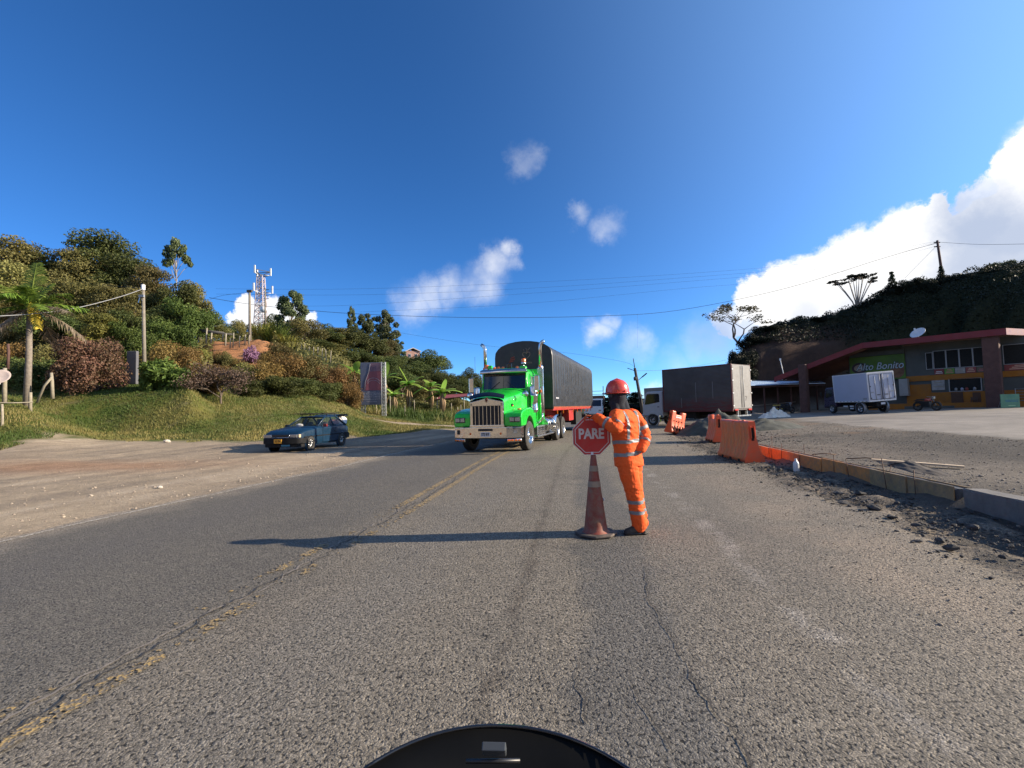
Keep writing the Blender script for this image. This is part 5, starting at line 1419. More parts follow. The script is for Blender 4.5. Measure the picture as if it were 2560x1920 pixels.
MB().lathe([(.001, 0), (.018, .003), (.022, .012)], 12, origin=(-.195, -.105, 1.605), axis='Y').build('ear', m_bala, bal)
gl_ = MB().tube([(-.20, -.102, 1.625), (-.26, -.095, 1.625), (-.295, -.06, 1.622)], .005, 6).box((-.288, -.06, 1.612), (.03, .055, .035), rot=(0, 0, R(55))).build('glasses', m_black, bal)
# helmet with brim, ridge and rivets
hl = MB()
prof = []
for k in range(11):
    q = R(90) * k / 10; prof.append((.001 + math.cos(q) ** .75 * .120 if k < 10 else .001, 1.655 + math.sin(q) ** .9 * .150))
hl.lathe(prof, 32, origin=(-.195, -.005, 0), sx=1.14, sy=.98)
hl.lathe([(.122, 1.655), (.134, 1.645), (.132, 1.638), (.118, 1.645)], 32, origin=(-.195, -.005, 0), sx=1.14, sy=.98)
bk_ = []
for x, w, z in ((-.30, .095, 1.662), (-.335, .085, 1.655), (-.365, .055, 1.648), (-.378, .015, 1.644)): bk_.append([Vector((x, -.01 + w * u, z - .008 * abs(u))) for u in np.linspace(-1, 1, 9)])
hl.loft(bk_ + [[v - Vector((0, 0, .006)) for v in r] for r in reversed(bk_)], closed=False)
hl.tube([(-.315, -.005, 1.70), (-.27, -.005, 1.78), (-.195, -.005, 1.81), (-.12, -.005, 1.783), (-.075, -.005, 1.70)], .012, 8)
ho = hl.build('helmet', m_helm, PS_)
for x in (-.22, -.13): MB().box((x, -.118, 1.664), (.014, .012, .018)).build('strap_anchor', m_helm, ho, bevel=.003)
# boots
for (ax, ay, dx, dy, zz) in ((ANL[0], ANL[1], -.15, -.02, 0), (ANR[0], ANR[1], -.02, -.10, 0)):
    bt = MB(); d = Vector((dx, dy, 0)); L_ = d.length; d.normalize(); nrm = Vector((-d.y, d.x, 0))
    rg = []
    for (t_, w, h) in ((-.085, .030, .10), (-.075, .042, .14), (-.02, .046, .15), (.05, .046, .115), (.11, .050, .085), (.155, .045, .07), (.18, .026, .045)):
        c_ = Vector((ax, ay, 0)) + d * t_
        rg.append([c_ + nrm * (w * u) + Vector((0, 0, max(.002, h * v))) for (u, v) in ((-1, 0), (-1, .45), (-.75, .85), (0, 1), (.75, .85), (1, .45), (1, 0))])
    bt.loft(rg, closed=True)
    bo_ = bt.build('boot', m_boot, PS_)
    so = MB(); so.loft([[p + Vector((0, 0, z_)) for p in [Vector((ax, ay, 0)) + d * t_ + nrm * (w * u) for (t_, w, u) in ((-.09, .034, -1), (0, .05, -1), (.11, .054, -1), (.185, .028, -1), (.185, .028, 1), (.11, .054, 1), (0, .05, 1), (-.09, .034, 1))]] for z_ in (0, .022)])
    so.build('sole', m_black, bo_)

# cone with sign
CL = on(1490, 1338, lo=4, hi=8); CL.z = .004
m_cone = mat('faded_brown_red_cone', (.22, .042, .026), .6, var=.25, nscale=5, dirt=(.20, .125, .08), dirt_amt=.9)
m_band = mat('dirty_cream_band', (.27, .20, .14), .75, var=.2, nscale=9, dirt=(.25, .2, .15), dirt_amt=.7)
CN = empty('traffic_cone', CL, R(12), 'tall dusty brown-red traffic cone holding the stop sign on the road', 'traffic cone')
def cr(z): return .142 - .112 * (z / .92)
cc = MB(); cc.lathe([(.165, .03), (.15, .045)] + [(cr(z), z) for z in np.linspace(.06, .92, 16)] + [(.024, .925), (.022, .90)], 28)
cc.build('cone_body', m_cone, CN)
pb = []
for k in range(8):
    q = R(22.5 + 45 * k); pb.append((math.cos(q) * .245, math.sin(q) * .245))
MB().prism(pb, .004, .034, axis='Z').build('base', mat('scuffed_black_rubber', (.05, .042, .038), .8, dirt=(.22, .16, .12), dirt_amt=.8), CN, bevel=.012)
for (z0_, z1_) in ((.735, .80), (.555, .62)):
    MB().lathe([(cr(z0_) + .003, z0_), (cr(z1_) + .003, z1_)], 28).build('reflective_band', m_band, CN)
MB().lathe([(.001, 0), (.02, .002), (.022, .012), (.001, .02)], 10, origin=(cr(.40) * .93, -cr(.4) * .35, .40), axis='X').build('reflector', m_white, CN)
m_sr = mat('stop_sign_red', (.50, .022, .022), .45, var=.08, nscale=4, dirt=(.3, .1, .08), dirt_amt=.35)
m_sw = mat('stop_sign_white', (.60, .56, .56), .5, var=.06, dirt=(.4, .33, .3), dirt_amt=.3)
SG = empty('stop_sign', CL + Vector((-.012, 0, .90)), R(-4), 'red octagonal stop sign reading PARE, its pole stuck in the cone', 'sign')
def octo(rf, cz, rnd_=0): return [(math.cos(R(22.5 + 45 * k)) * rf / math.cos(R(22.5)), cz + math.sin(R(22.5 + 45 * k)) * rf / math.cos(R(22.5))) for k in range(8)]
SZ = .245
MB().cyl((0, 0, -.25), (0, 0, .06), .017, 10).build('pole', m_white, SG)
MB().prism(octo(.222, SZ), -.004, .004).build('backing', m_sw, SG, bevel=.002)
MB().prism(octo(.214, SZ), -.0065, -.0045).build('red_border', m_sr, SG)
MB().prism(octo(.196, SZ), -.0085, -.007).build('white_line', m_sw, SG)
MB().prism(octo(.187, SZ), -.0105, -.009).build('red_field', m_sr, SG)
text('PARE', .165, m_sw, SG, (-.005, -.0125, SZ + .022), (R(90), 0, 0), scale=(.80, 1.0, 1), bold=.006, ext=.001)
# ------------------------------------------------------------------ kerb works, barriers, heaps
m_barr = mat('orange_plastic_barrier', (.78, .105, .032), .42, var=.12, nscale=2.2, dirt=(.42, .16, .09), dirt_amt=.6, bump=.15, bscale=3)
def barrier_prof(hgt=1.02, w=.24, top=.075):
    return [(-w, 0), (-w, .10), (-w * .90, .16), (-top * 1.9, .42), (-top * 1.35, .62), (-top * 1.2, hgt - .05), (-top, hgt), (top, hgt), (top * 1.2, hgt - .05), (top * 1.35, .62), (top * 1.9, .42), (w * .90, .16), (w, .10), (w, 0)]
def make_barrier(name, loc, rz, L, label, ribs=8, tilt=0, rot=None, hgt=1.02):
    B = empty(name, loc, 0, label, 'barrier', 'orange plastic road barriers', rot=rot or (0, 0, rz))
    mb = MB(); rings = []
    N_ = ribs * 6
    for k in range(N_ + 1):
        y = L * k / N_
        ph = (k % 6) / 6
        g_ = .030 if ph in (0,) or k % 6 == 0 else (.006 if k % 6 in (1, 5) else 0)
        if k == 0 or k == N_: g_ = .02
        # end cheeks step up, the middle of the top dips a little
        tcut = .0 if (y < L * .46 or y > L * .54) else .05
        tcut = tcut if L > 1.3 else (.16 if L * .25 < y < L * .75 else 0)
        ring = []
        for (x, z) in barrier_prof(hgt):
            zz = z
            if z > hgt - .06: zz = z - tcut
            gg = g_ if .12 < z < hgt - .08 else 0
            ring.append(Vector((x - math.copysign(min(gg, abs(x) * .5), x), y, zz)))
        rings.append(ring)
    mb.loft(rings, closed=True)
    o_ = mb.build('shell', m_barr, B)
    # slot in the end face, feet notches, cap, moulded label
    for yy, s in ((0, -1), (L, 1)):
        MB().span((-.035, yy + s * .001, hgt - .48), (.035, yy + s * .008, hgt - .16)).build('end_slot', m_matblack, B, bevel=.01)
        MB().span((-.05, yy + s * .001, hgt - .42), (-.038, yy + s * .05, hgt - .12)).span((.038, yy + s * .001, hgt - .42), (.05, yy + s * .05, hgt - .12)).build('coupling_lug', m_barr, B, bevel=.008)
    for k in range(3):
        y = L * (.2 + .3 * k)
        for s in (-1, 1): MB().span((s * .242, y - .07, .001), (s * .232, y + .07, .07)).build('foot_notch', m_matblack, B)
    MB().lathe([(.001, .02), (.04, .02), (.045, 0)], 12, origin=(0, L * .25 if L > 1.3 else L * .1, hgt)).build('filler_cap', m_barr, B)
    return B
b1 = on(1880, 1166, lo=8, hi=18); b1.z = max(b1.z, 0)
make_barrier('road_barrier', (5.98, 12.0, .0), -R(4), 1.9, 'large orange plastic barrier nearest the kerb formwork, beside the broken road edge', 8, rot=(0, R(-2.5), -R(4)))
make_barrier('road_barrier', (7.82, 18.3, .02), -R(7), 1.1, 'slim orange barrier seen end-on just behind the large one near the sand heap', 5)
B3 = make_barrier('road_barrier', (7.75, 24.2, .10), 0, 1.0, 'tilted pale orange barrier with slots standing by the wheel of the ribbed box truck', 4, rot=(R(10), R(-6), R(68)), hgt=1.12)
B3.rotation_euler = (R(-11), R(6), R(-60))
for k in range(4): MB().span((.205, .14 + k * .2, .14), (.24, .20 + k * .2, .40)).build('slot', m_matblack, B3).rotation_euler = (0, 0, 0)
for k in range(4): MB().span((.09, .17 + k * .19, .60), (.12, .22 + k * .19, .65)).build('slot', m_matblack, B3)
MB().span((.09, .28, .80), (.106, .70, .87)).build('white_strip', m_white, B3)

# kerb: cast piece, then formwork boards holding fresh concrete
m_conc = mat('rough_kerb_concrete', (.17, .155, .14), .9, var=.2, nscale=4, bump=.6, bscale=30, dirt=(.10, .09, .08), dirt_amt=.6)
m_fresh = mat('wet_dark_concrete', (.055, .055, .058), .7, var=.3, nscale=8, bump=.7, bscale=22)
m_form = mat('orange_formwork_board', (.50, .20, .055), .75, var=.25, nscale=5, dirt=(.20, .15, .10), dirt_amt=.8, bump=.3, bscale=18)
m_form2 = mat('ochre_formwork_board', (.34, .22, .10), .8, var=.25, nscale=5, dirt=(.16, .13, .10), dirt_amt=.85, bump=.3, bscale=18)
def kerb_ring(s, n0, n1, z0, z1, ch=.015):
    return [road_pt(s, n0, z0), road_pt(s, n0, z1 - ch), road_pt(s, n0 + ch, z1), road_pt(s, n1 - ch, z1), road_pt(s, n1, z1 - ch), road_pt(s, n1, z0)]
KS = 7.4
rr = rnd
def wob_ring(ss_, n0, n1, z0, z1):
    out = []
    for s in ss_:
        j_ = lambda: rr.gauss(0, .010)
        out.append([p + Vector((j_(), j_(), j_() * .6)) for p in kerb_ring(s, n0, n1, z0, z1)])
    return out
k1 = MB(); k1.loft(wob_ring(np.arange(-3, KS, .2), 5.08, 5.32, -.1, .275), smooth=False)
tag(k1.build('concrete_kerb', m_conc), 'finished rough grey concrete kerb at the right edge, before the formwork starts', 'kerb')
k2 = MB(); k2.loft(wob_ring(np.arange(KS + .01, 17.2, .18), 5.125, 5.30, -.1, .235), smooth=False)
KB = tag(k2.build('fresh_kerb', m_fresh), 'dark fresh concrete kerb poured between the formwork boards', 'kerb')
s = KS + .02; k = 0
FW = empty('kerb_formwork', road_pt(KS, 5.1), 0, 'row of orange and ochre formwork boards along the road side of the new kerb', 'formwork')
inv = Matrix.Translation(FW.location).inverted()
while s < 17.2:
    L_ = rnd.choice((.72, .95, 1.2, 1.35)); e = min(s + L_, 17.2); dn = rnd.gauss(0, .008); dz = rnd.gauss(0, .008)
    mb = MB(); mb.loft([[inv @ (p + Vector((0, 0, dz))) for p in kerb_ring(q, 5.085 + dn, 5.122, -.02, .262, .004)] for q in (s + .012, e - .006)], smooth=False)
    mb.build('board', m_form if (s > 9.2 or rnd.random() < .15) else m_form2, FW)
    s = e; k += 1
s = KS + .02
while s < 17.2:
    L_ = rnd.choice((1.2, 1.6)); e = min(s + L_, 17.2)
    mb = MB(); mb.loft([[inv @ p for p in kerb_ring(q, 5.303, 5.33, -.02, .25, .004)] for q in (s + .01, e - .006)], smooth=False)
    mb.build('board', m_form2, FW); s = e
m_rebar = mat('rusty_rebar', (.16, .10, .07), .8, .3)
for k in range(17):
    s = KS + .7 + k * .62 + rnd.gauss(0, .12); nn_ = rnd.choice((5.07, 5.07, 5.345)); p = road_pt(s, nn_)
    h = rnd.uniform(.32, .55); q = p + Vector((rnd.gauss(0, .03), rnd.gauss(0, .03), h))
    o_ = MB().cyl(p + Vector((0, 0, -.05)), q, .007, 6).build('steel_stake', m_rebar); tag(o_, 'thin rusty steel stake driven in beside the kerb formwork boards', 'stake', 'stakes along the kerb formwork')

# crumbs and slabs of broken asphalt between road and kerb, stones on the shoulder and in the lot
def rock_mesh(name, mtl, seed, flat=.6):
    r_ = random.Random(seed); bm_v = []
    mb = MB(); n1_, n2_ = 5, 7; vs = [(0, 0, -flat * .5)]
    for i in range(1, n1_):
        th = math.pi * i / n1_
        for k in range(n2_):
            ph = 2 * math.pi * (k + r_.random() * .5) / n2_; rr_ = r_.uniform(.72, 1.08)
            vs.append((-math.sin(th) * math.cos(ph) * .5 * rr_, math.sin(th) * math.sin(ph) * .5 * rr_, -math.cos(th) * .5 * flat * rr_))
    vs.append((0, 0, flat * .5)); fs = []
    for k in range(n2_): fs.append((0, 1 + (k + 1) % n2_, 1 + k))
    for i in range(n1_ - 2):
        for k in range(n2_): a_ = 1 + i * n2_; fs.append((a_ + k, a_ + (k + 1) % n2_, a_ + n2_ + (k + 1) % n2_, a_ + n2_ + k))
    e = len(vs) - 1; a_ = 1 + (n1_ - 2) * n2_
    for k in range(n2_): fs.append((a_ + k, a_ + (k + 1) % n2_, e))
    mb.add(vs, fs); return mb.mesh(name, mtl)
m_asph = mat('broken_asphalt_lump', (.055, .050, .046), .9, var=.35, nscale=6, bump=.5, bscale=50)
m_stone = mat('pale_stone', (.42, .37, .31), .9, var=.25, nscale=4, bump=.4, bscale=20)
RK = [rock_mesh('asphalt_lump', m_asph, 10 + k, .35 + .08 * k) for k in range(4)]
RS = [rock_mesh('stone', m_stone, 30 + k, .6) for k in range(3)]
def scatter(name, protos, pts, sizes, flat=1.0, seed=0, kind='stuff', label=None, cat=None):
    """many loose pieces joined into one mesh"""
    r_ = np.random.default_rng(seed); VV = []; FF = []; off_ = 0; tris = []
    data = []
    for me in protos:
        v = np.array([tuple(x.co) for x in me.vertices]); f = []
        for p in me.polygons:
            ix = list(p.vertices)
            for q_ in range(1, len(ix) - 1): f.append((ix[0], ix[q_], ix[q_ + 1]))
        data.append((v, np.array(f)))
    for (p, sz) in zip(pts, sizes):
        v, f = data[r_.integers(len(data))]
        a_ = r_.random() * 6.28; c_, s_ = math.cos(a_), math.sin(a_); b_ = r_.normal(0, .25); cb_, sb_ = math.cos(b_), math.sin(b_)
        R1 = np.array([[c_, -s_, 0], [s_, c_, 0], [0, 0, 1]]) @ np.array([[1, 0, 0], [0, cb_, -sb_], [0, sb_, cb_]])
        VV.append((v * (sz * np.array([1, r_.uniform(.6, 1.3), flat]))) @ R1.T + np.array(p)); FF.append(f + off_); off_ += len(v)
    me = np_mesh(name, np.concatenate(VV), np.concatenate(FF), list(protos[0].materials))
    return tag(link(name, me), label, cat, kind=kind)
pts, sz = [], []
for k in range(5200):
    s = rnd.uniform(2, 24); n_ = min(max(rnd.gauss(4.35, .42), 3.3), 5.0) if s < 17 else rnd.gauss(5.4, 1.2)
    if n_ < 3.3: continue
    p = road_pt(s, n_); q = abs(rnd.gauss(0, 1)) ** 1.5 * .020 + .012; pts.append((p.x, p.y, (0.0 if s < 17 else max(gz(p.x, p.y), 0)) + q * .1)); sz.append(q)
scatter('asphalt_crumbs', RK, pts, sz, seed=3)
pts, sz = [], []
for k in range(6000):
    s = rnd.uniform(1.5, 18); n_ = rnd.uniform(2.2, 5.0) if rnd.random() < .3 else min(rnd.gauss(3.9, .6), 5.0)
    p = road_pt(s, n_); pts.append((p.x, p.y, .004)); sz.append(abs(rnd.gauss(0, 1)) * .008 + .006)
scatter('tan_crumbs', [rock_mesh('g', mat('tan_crumb', (.22, .18, .135), .9, var=.4, nscale=1.5), 80 + k, .6) for k in range(2)], pts, sz, seed=6)
lumps = [(2095, 1238, .30), (2070, 1252, .16), (2118, 1248, .13), (2140, 1254, .11), (2060, 1240, .18), (2108, 1262, .20), (2150, 1240, .26), (2185, 1275, .22), (2020, 1215, .15), (1990, 1200, .14), (1950, 1190, .12), (2230, 1300, .18), (2085, 1262, .07), (1845, 1130, .20), (1790, 1112, .22), (1770, 1120, .16), (1815, 1108, .20), (1830, 1118, .14), (2290, 1320, .17), (2380, 1380, .2)]
for k, (x, y, w) in enumerate(lumps):
    p = on(x, y); o_ = link('asphalt_lump', RK[k % 4], None, (p.x, p.y, max(p.z, .0) + w * .10), (rnd.gauss(0, .15), rnd.gauss(0, .15), rnd.random() * 6), (w * .8, w * rnd.uniform(.4, .9), w * rnd.uniform(.35, .7)))
    tag(o_, 'flat broken lump of dark asphalt on the torn road edge', 'rubble', 'broken asphalt lumps along the torn road edge')
pts, sz = [], []
for k in range(5200):                     # gravel behind the kerb
    s = rnd.uniform(1, 30); n_ = rnd.uniform(5.4, 12) if rnd.random() < .8 else rnd.gauss(6.0, .5)
    p = road_pt(s, n_); q = abs(rnd.gauss(0, 1)) * .016 + .014; pts.append((p.x, p.y, gz(p.x, p.y) + q * .1) if False else (p.x, p.y, 0)); sz.append(q)
P_ = np.array(pts); zz = terr(P_[:, 0], P_[:, 1]); P_[:, 2] = zz + np.array(sz) * .12
scatter('gravel_stones', [rock_mesh('g', mat('gravel_grey', (.21, .18, .145), .9, var=.4, nscale=1.5), 50 + k, .6) for k in range(3)], [tuple(p) for p in P_], sz, seed=4)
pts, sz = [], []
for k in range(5200):                     # shoulder stones on the left
    s = rnd.uniform(2, 26); n_ = -6.7 - abs(rnd.gauss(0, 1)) * 3.2
    p = road_pt(s, n_); q = abs(rnd.gauss(0, 1)) ** 1.8 * .009 + .007; pts.append((p.x, p.y, 0)); sz.append(q)
P_ = np.array(pts); zz = np.maximum(terr(P_[:, 0], P_[:, 1]), -.02); P_[:, 2] = zz + np.array(sz) * .1
scatter('shoulder_stones', [rock_mesh('g', mat('shoulder_gravel', (.30, .245, .185), .9, var=.4, nscale=1.5), 60 + k, .6) for k in range(3)], [tuple(p) for p in P_], sz, seed=5)
for (x, y, w, lb) in ((418, 1107, .34, 'pale orange rock lying alone on the dirt shoulder below the grass bank'), (400, 1222, .12, 'small pale stone by the left edge of the road')):
    p = on(x, y); o_ = link('rock', RS[0], None, p + Vector((0, 0, w * .2)), (.2, .1, 1.0), (w, w * .8, w * .9)); tag(o_, lb, 'rock')
# dark sand heap with its spill
m_sand = mat('dark_damp_sand', (.060, .062, .052), .95, var=.3, nscale=3, bump=.8, bscale=26)
def heap(name, c, rx, ry, h, label, seed, rot=0, mtl=None, amp=.6):
    n = 44; vs = []; fs = []
    for i in range(n + 1):
        for k in range(n + 1):
            u = -1 + 2 * i / n; v = -1 + 2 * k / n; x = u * rx; y = v * ry; r_ = math.hypot(u, v)
            X = x * math.cos(rot) - y * math.sin(rot) + c[0]; Y = x * math.sin(rot) + y * math.cos(rot) + c[1]
            f = max(0, 1 - r_ * (1 + .5 * (float(fbm(u * 2 + seed, v * 2, seed)) - .47))) ** .9
            z = max(gz(X, Y), 0) - .06 + h * f * (1 + amp * (float(fbm(u * 6, v * 6 + seed, seed + 3)) - .47)); vs.append((X, Y, z))
    for i in range(n):
        for k in range(n): a_ = i * (n + 1) + k; fs.append((a_, a_ + n + 1, a_ + n + 2, a_ + 1))
    mb = MB(); mb.add(vs, fs, 0, True); return tag(mb.build(name, mtl or m_sand), label, 'heap')
heap('sand_heap', (10.1, 23.6), 2.2, 1.9, 1.12, 'dark heap of damp sand in front of the ribbed box truck', 4)
heap('sand_heap', (12.0, 23.2), 2.4, 1.1, .55, 'low dark spill of sand to the right of the taller heap', 9, .2)
heap('soil_ridge', tuple(road_pt(10.2, 6.25))[:2], 2.0, .45, .16, 'long low ridge of dark dug soil behind the kerb formwork', 12, R(70), mat('dark_dug_soil', (.055, .042, .032), .95, var=.35, nscale=5, bump=.8, bscale=20))
# bottle, plank
p = on(1991, 1180); BO = empty('plastic_bottle', (p.x, p.y, max(p.z, 0)), 0, 'clear plastic bottle standing in the shade at the foot of the formwork', 'bottle')
MB().lathe([(.001, 0), (.055, 0), (.06, .02), (.06, .16), (.05, .20), (.022, .23), (.02, .25)], 16).build('bottle_body', mat('cloudy_clear_plastic', (.55, .56, .56), .2, var=.1), BO); MB().lathe([(.024, .245), (.024, .27), (.001, .272)], 12).build('cap', m_white, BO)
p = on(2290, 1168); o_ = MB().box((0, 0, 0), (.14, 1.35, .03)).build('wooden_plank', mat('pale_sawn_wood', (.50, .38, .25), .8, var=.2, nscale=4, bump=.3, bscale=20), None, bevel=.004)
o_.location = (p.x, p.y, gz(p.x, p.y) + .07); o_.rotation_euler = (R(3), 0, R(52)); tag(o_, 'pale sawn plank lying on the gravel behind the kerb', 'plank')
for (x, y, L_, a_) in ((2165, 1152, .7, 60), (2060, 1140, .5, 75)):
    p = on(x, y); o_ = MB().tube([(-L_ / 2, 0, .0), (0, .01, .03), (L_ / 2, 0, .0)], .012, 6).build('wire_offcut', m_rebar); o_.location = (p.x, p.y, gz(p.x, p.y) + .03); o_.rotation_euler = (0, 0, R(a_ - 90)); tag(o_, 'bent offcut of rusty steel rod on the soil behind the kerb', 'steel rod', 'steel offcuts behind the kerb')

# ------------------------------------------------------------------ the motorcycle the picture is taken from: its cowl shows at the bottom
m_cowl = mat('black_plastic_cowl', (.004, .004, .004), .5, var=.05, spec=.12)
m_rim = mat('glossy_black_rim', (.006, .006, .007), .18, var=.05, coat=.6)
MC = empty('motorcycle', (0, 0, 0), 0, 'black motorcycle front cowl rising into the bottom edge of the picture', 'motorcycle')
cw_ = MB(); rings = []
# an upright curved screen: rim follows an arc, the sheet drops and widens towards the tank
rim = []
apex = at(1290, 1817, .62)
for k in range(25):
    u = -1 + 2 * k / 24
    px_ = 1255 + u * 345; py_ = 1815 + 118 * abs(u) ** 2.1 + (10 * u)
    rim.append(at(px_, py_, .60 - .06 * u * u))
rings.append([v + Vector((0, .012, -.006)) for v in rim]); rings.append(rim)
for (dy, dz, sx_) in ((-.035, -.012, .985), (-.09, -.035, .97), (-.16, -.075, .97), (-.22, -.13, 1.0), (-.26, -.20, 1.02)):
    rings.append([Vector((apex.x + (v.x - apex.x) * sx_, v.y + dy, v.z + dz - .02 * (1 - ((v.x - apex.x) / .19) ** 2) * (1 if dy < -.03 else 0))) for v in rim])
cw_.loft(rings, closed=False)
cow = cw_.build('front_cowl', m_cowl, MC)
MB().tube(rim, .0022, 6).build('rim_edge', m_rim, MC)
fr_ = MB(); fr_.loft([[v + Vector((0, .012, -.006)) for v in rim], [v + Vector((0, .09, -.14)) for v in rim], [v + Vector((0, .05, -.32)) for v in rim]], closed=False); fr_.build('screen_front', m_cowl, MC)
pb = at(1236, 1888, .50)
MB().box(pb + Vector((0, 0, .006)), (.024, .008, .013), rot=(R(35), 0, R(-4))).build('clip', mat('grey_plastic_clip', (.05, .055, .06), .4), cow, bevel=.001)
MB().tube([at(1165, 1903, .50), at(1300, 1902, .50)], .0022, 6).build('clip_bar', m_black, cow)
MB().tube([(.0, .62, .78), (.02, .95, .35)], .028, 10).build('fork', m_black, MC)
wheel(MC, .02, .98, .31, .30, .11, 1, 'car')
MB().tube([(-.36, .25, .98), (-.15, .38, .92), (.15, .38, .92), (.36, .25, .98)], .014, 8).build('handlebar', m_black, MC)
# ------------------------------------------------------------------ roadside restaurant under the cut slope
m_yw = mat('mustard_wall_paint', (.34, .125, .008), .75, var=.15, nscale=1.2, dirt=(.22, .10, .03), dirt_amt=.6)
m_gw = mat('bare_grey_render', (.085, .09, .08), .85, var=.15, nscale=1)
m_roofr = mat('red_fascia_paint', (.17, .009, .009), .5, var=.12, nscale=.8)
m_under = mat('dark_roof_boards', (.075, .030, .022), .8, var=.3, nscale=2)
m_col = mat('rough_brown_column', (.095, .048, .038), .85, var=.25, nscale=3, bump=.5, bscale=14)
m_frm = mat('white_window_frame', (.28, .28, .27), .5)
m_dk = mat('interior_shade', (.012, .013, .012), .9)  # unlit rooms behind panes and hatch are only this flat dark colour
m_grn = mat('lime_sign', (.075, .15, .010), .6, var=.35, nscale=.6)
def vec2(a): return Vector((a.x, a.y, 0))
F0 = at(1935, 943, 47); F1 = at(2155, 857, 42); F2 = at(2515, 820, 34.7)
U = (vec2(F1) - vec2(F2)).normalized()                 # along the front, away from the camera
Vv = Vector((-U.y, U.x, 0));
if Vv.y < 0: Vv = -Vv
if Vv.x < 0: Vv = -Vv                                   # into the hill
G0 = .50
BLD = empty('restaurant_building', (F2.x, F2.y, 0), math.atan2(U.y, U.x), 'two-storey mustard and grey roadside restaurant under a long red-edged canopy', 'building')
# local frame: x along the front (away), y: left-hand normal of x
LB = BLD.rotation_euler.z; RM = Matrix.Rotation(-LB, 4, 'Z')
def loc(p): return RM @ (Vector(p) - Vector((F2.x, F2.y, 0)))
VS = 1 if loc(Vector((F2.x, F2.y, 0)) + Vv).y > 0 else -1   # sign of 'inwards' in local y
WALL = 2.4
def wl_(px, py, v=WALL):
    """local x and z of a photo pixel on the plane v metres behind the fascia"""
    r = ray(px, py); o = Vector((0, 0, CAM_H)); n_ = Vv
    k = ((Vector((F2.x, F2.y, 0)) + Vv * v - o).dot(n_)) / r.dot(n_); p = loc(o + r * k); return p.x, p.z
def wbox(name, px0, py0, px1, py1, mtl, v0=-.06, v1=.0, parent=BLD, v=WALL, bevel=0):
    """box on the wall: upper left pixel, lower right pixel; heights taken at the left / lower right"""
    xa, za = wl_(px0, py0, v); xb, zb = wl_(px1, py1, v)
    return MB().span((xa, VS * (v + v0), za), (xb, VS * (v + v1), zb)).build(name, mtl, parent, bevel=bevel)
y_ = lambda v: VS * v
# main walls
xl, _ = wl_(2262, 1000); xr = -3.2
x2, _ = wl_(2120, 930)
MB().span((xl, y_(WALL), G0 - .4), (xr, y_(WALL + .25), 6.0)).span((xr, y_(WALL), G0 - .4), (xr + .25, y_(WALL + 6), 6.0)).span((x2, y_(WALL + .3), G0 - .4), (xl, y_(WALL + .55), 6.2)).build('wall', m_gw, BLD)
_, zfl = wl_(2330, 951)      # top of the ground floor
xw0, _ = wl_(2268, 1000); xw1, _ = wl_(2330, 1000)
MB().span((xw0, y_(WALL - .05), G0 - .3), (xw1, y_(WALL - .001), zfl - .3)).build('wall_panel', m_yw, BLD)
# yellow floor beam
_, zb1 = wl_(2400, 934); _, zb0 = wl_(2400, 948)
MB().span((xw0, y_(WALL - .10), zb0), (xr - .02, y_(WALL - .002), zb1)).build('floor_beam', m_yw, BLD, bevel=.01)
# upper windows
_, zt = wl_(2400, 872); _, zs_ = wl_(2400, 919); _, zp = wl_(2400, 934)
def panes(xa, xb, n, z0_, z1_, vo=.02):
    for k in range(n):
        a = xa + (xb - xa) * k / n; b_ = xa + (xb - xa) * (k + 1) / n
        fr = MB(); w = .045; lo, hi = min(a, b_), max(a, b_)
        fr.span((lo, y_(WALL - .10), z0_), (lo + w, y_(WALL - .01), z1_)).span((hi - w, y_(WALL - .10), z0_), (hi, y_(WALL - .01), z1_)).span((lo + w, y_(WALL - .10), z1_ - w), (hi - w, y_(WALL - .01), z1_)).span((lo + w, y_(WALL - .10), z0_), (hi - w, y_(WALL - .01), z0_ + w))
        f_ = fr.build('window_frame', m_frm, BLD)
        MB().span((lo + w, y_(WALL - .05), z0_ + w), (hi - w, y_(WALL - .02), z1_ - w)).build('pane', m_dk, f_)
xa, _ = wl_(2333, 890); xb, _ = wl_(2468, 890)
panes(xa, xb, 4, zs_, zt)
xn, _ = wl_(2314, 890); panes(xn, xa + .02, 1, zs_, zt - .1)
xc, _ = wl_(2508, 890); panes(xc, xr + .1, 3, zs_, zt)
# little advert boards under the windows
adv = [(.20, .035, .03), (.10, .25, .03), (.30, .28, .25), (.24, .05, .04), (.12, .10, .06), (.26, .16, .10)]
def advert(xa_, xb_, z0_, z1_, k, parent=BLD, v=WALL):
    lo, hi = sorted((xa_, xb_)); c_ = adv[k % len(adv)]
    b_ = MB().span((lo + .02, y_(v - .09), z0_), (hi - .02, y_(v - .06), z1_)).build('advert_board', mat('advert_print', c_, .6, var=.4, nscale=3), parent)
    for q in range(2 + k % 2):
        zz = z0_ + (z1_ - z0_) * (.25 + .28 * q); L_ = (hi - lo) * (.7 - .15 * q)
        MB().span(((lo + hi) / 2 - L_ / 2, y_(v - .096), zz - .03), ((lo + hi) / 2 + L_ / 2, y_(v - .091), zz + .03)).build('print_line', mat('advert_line', tuple(1.9 * q_ + .05 for q_ in adv[(k + 2) % 6]), .6), b_)
for k in range(5): advert(xa + (xb - xa) * k / 5, xa + (xb - xa) * (k + 1) / 5, zp + .02, zs_ - .02, k)
for k in range(2): advert(xc + (xr - xc) * k / 2, xc + (xr - xc) * (k + 1) / 2, zp + .02, zs_ - .02, k + 3)
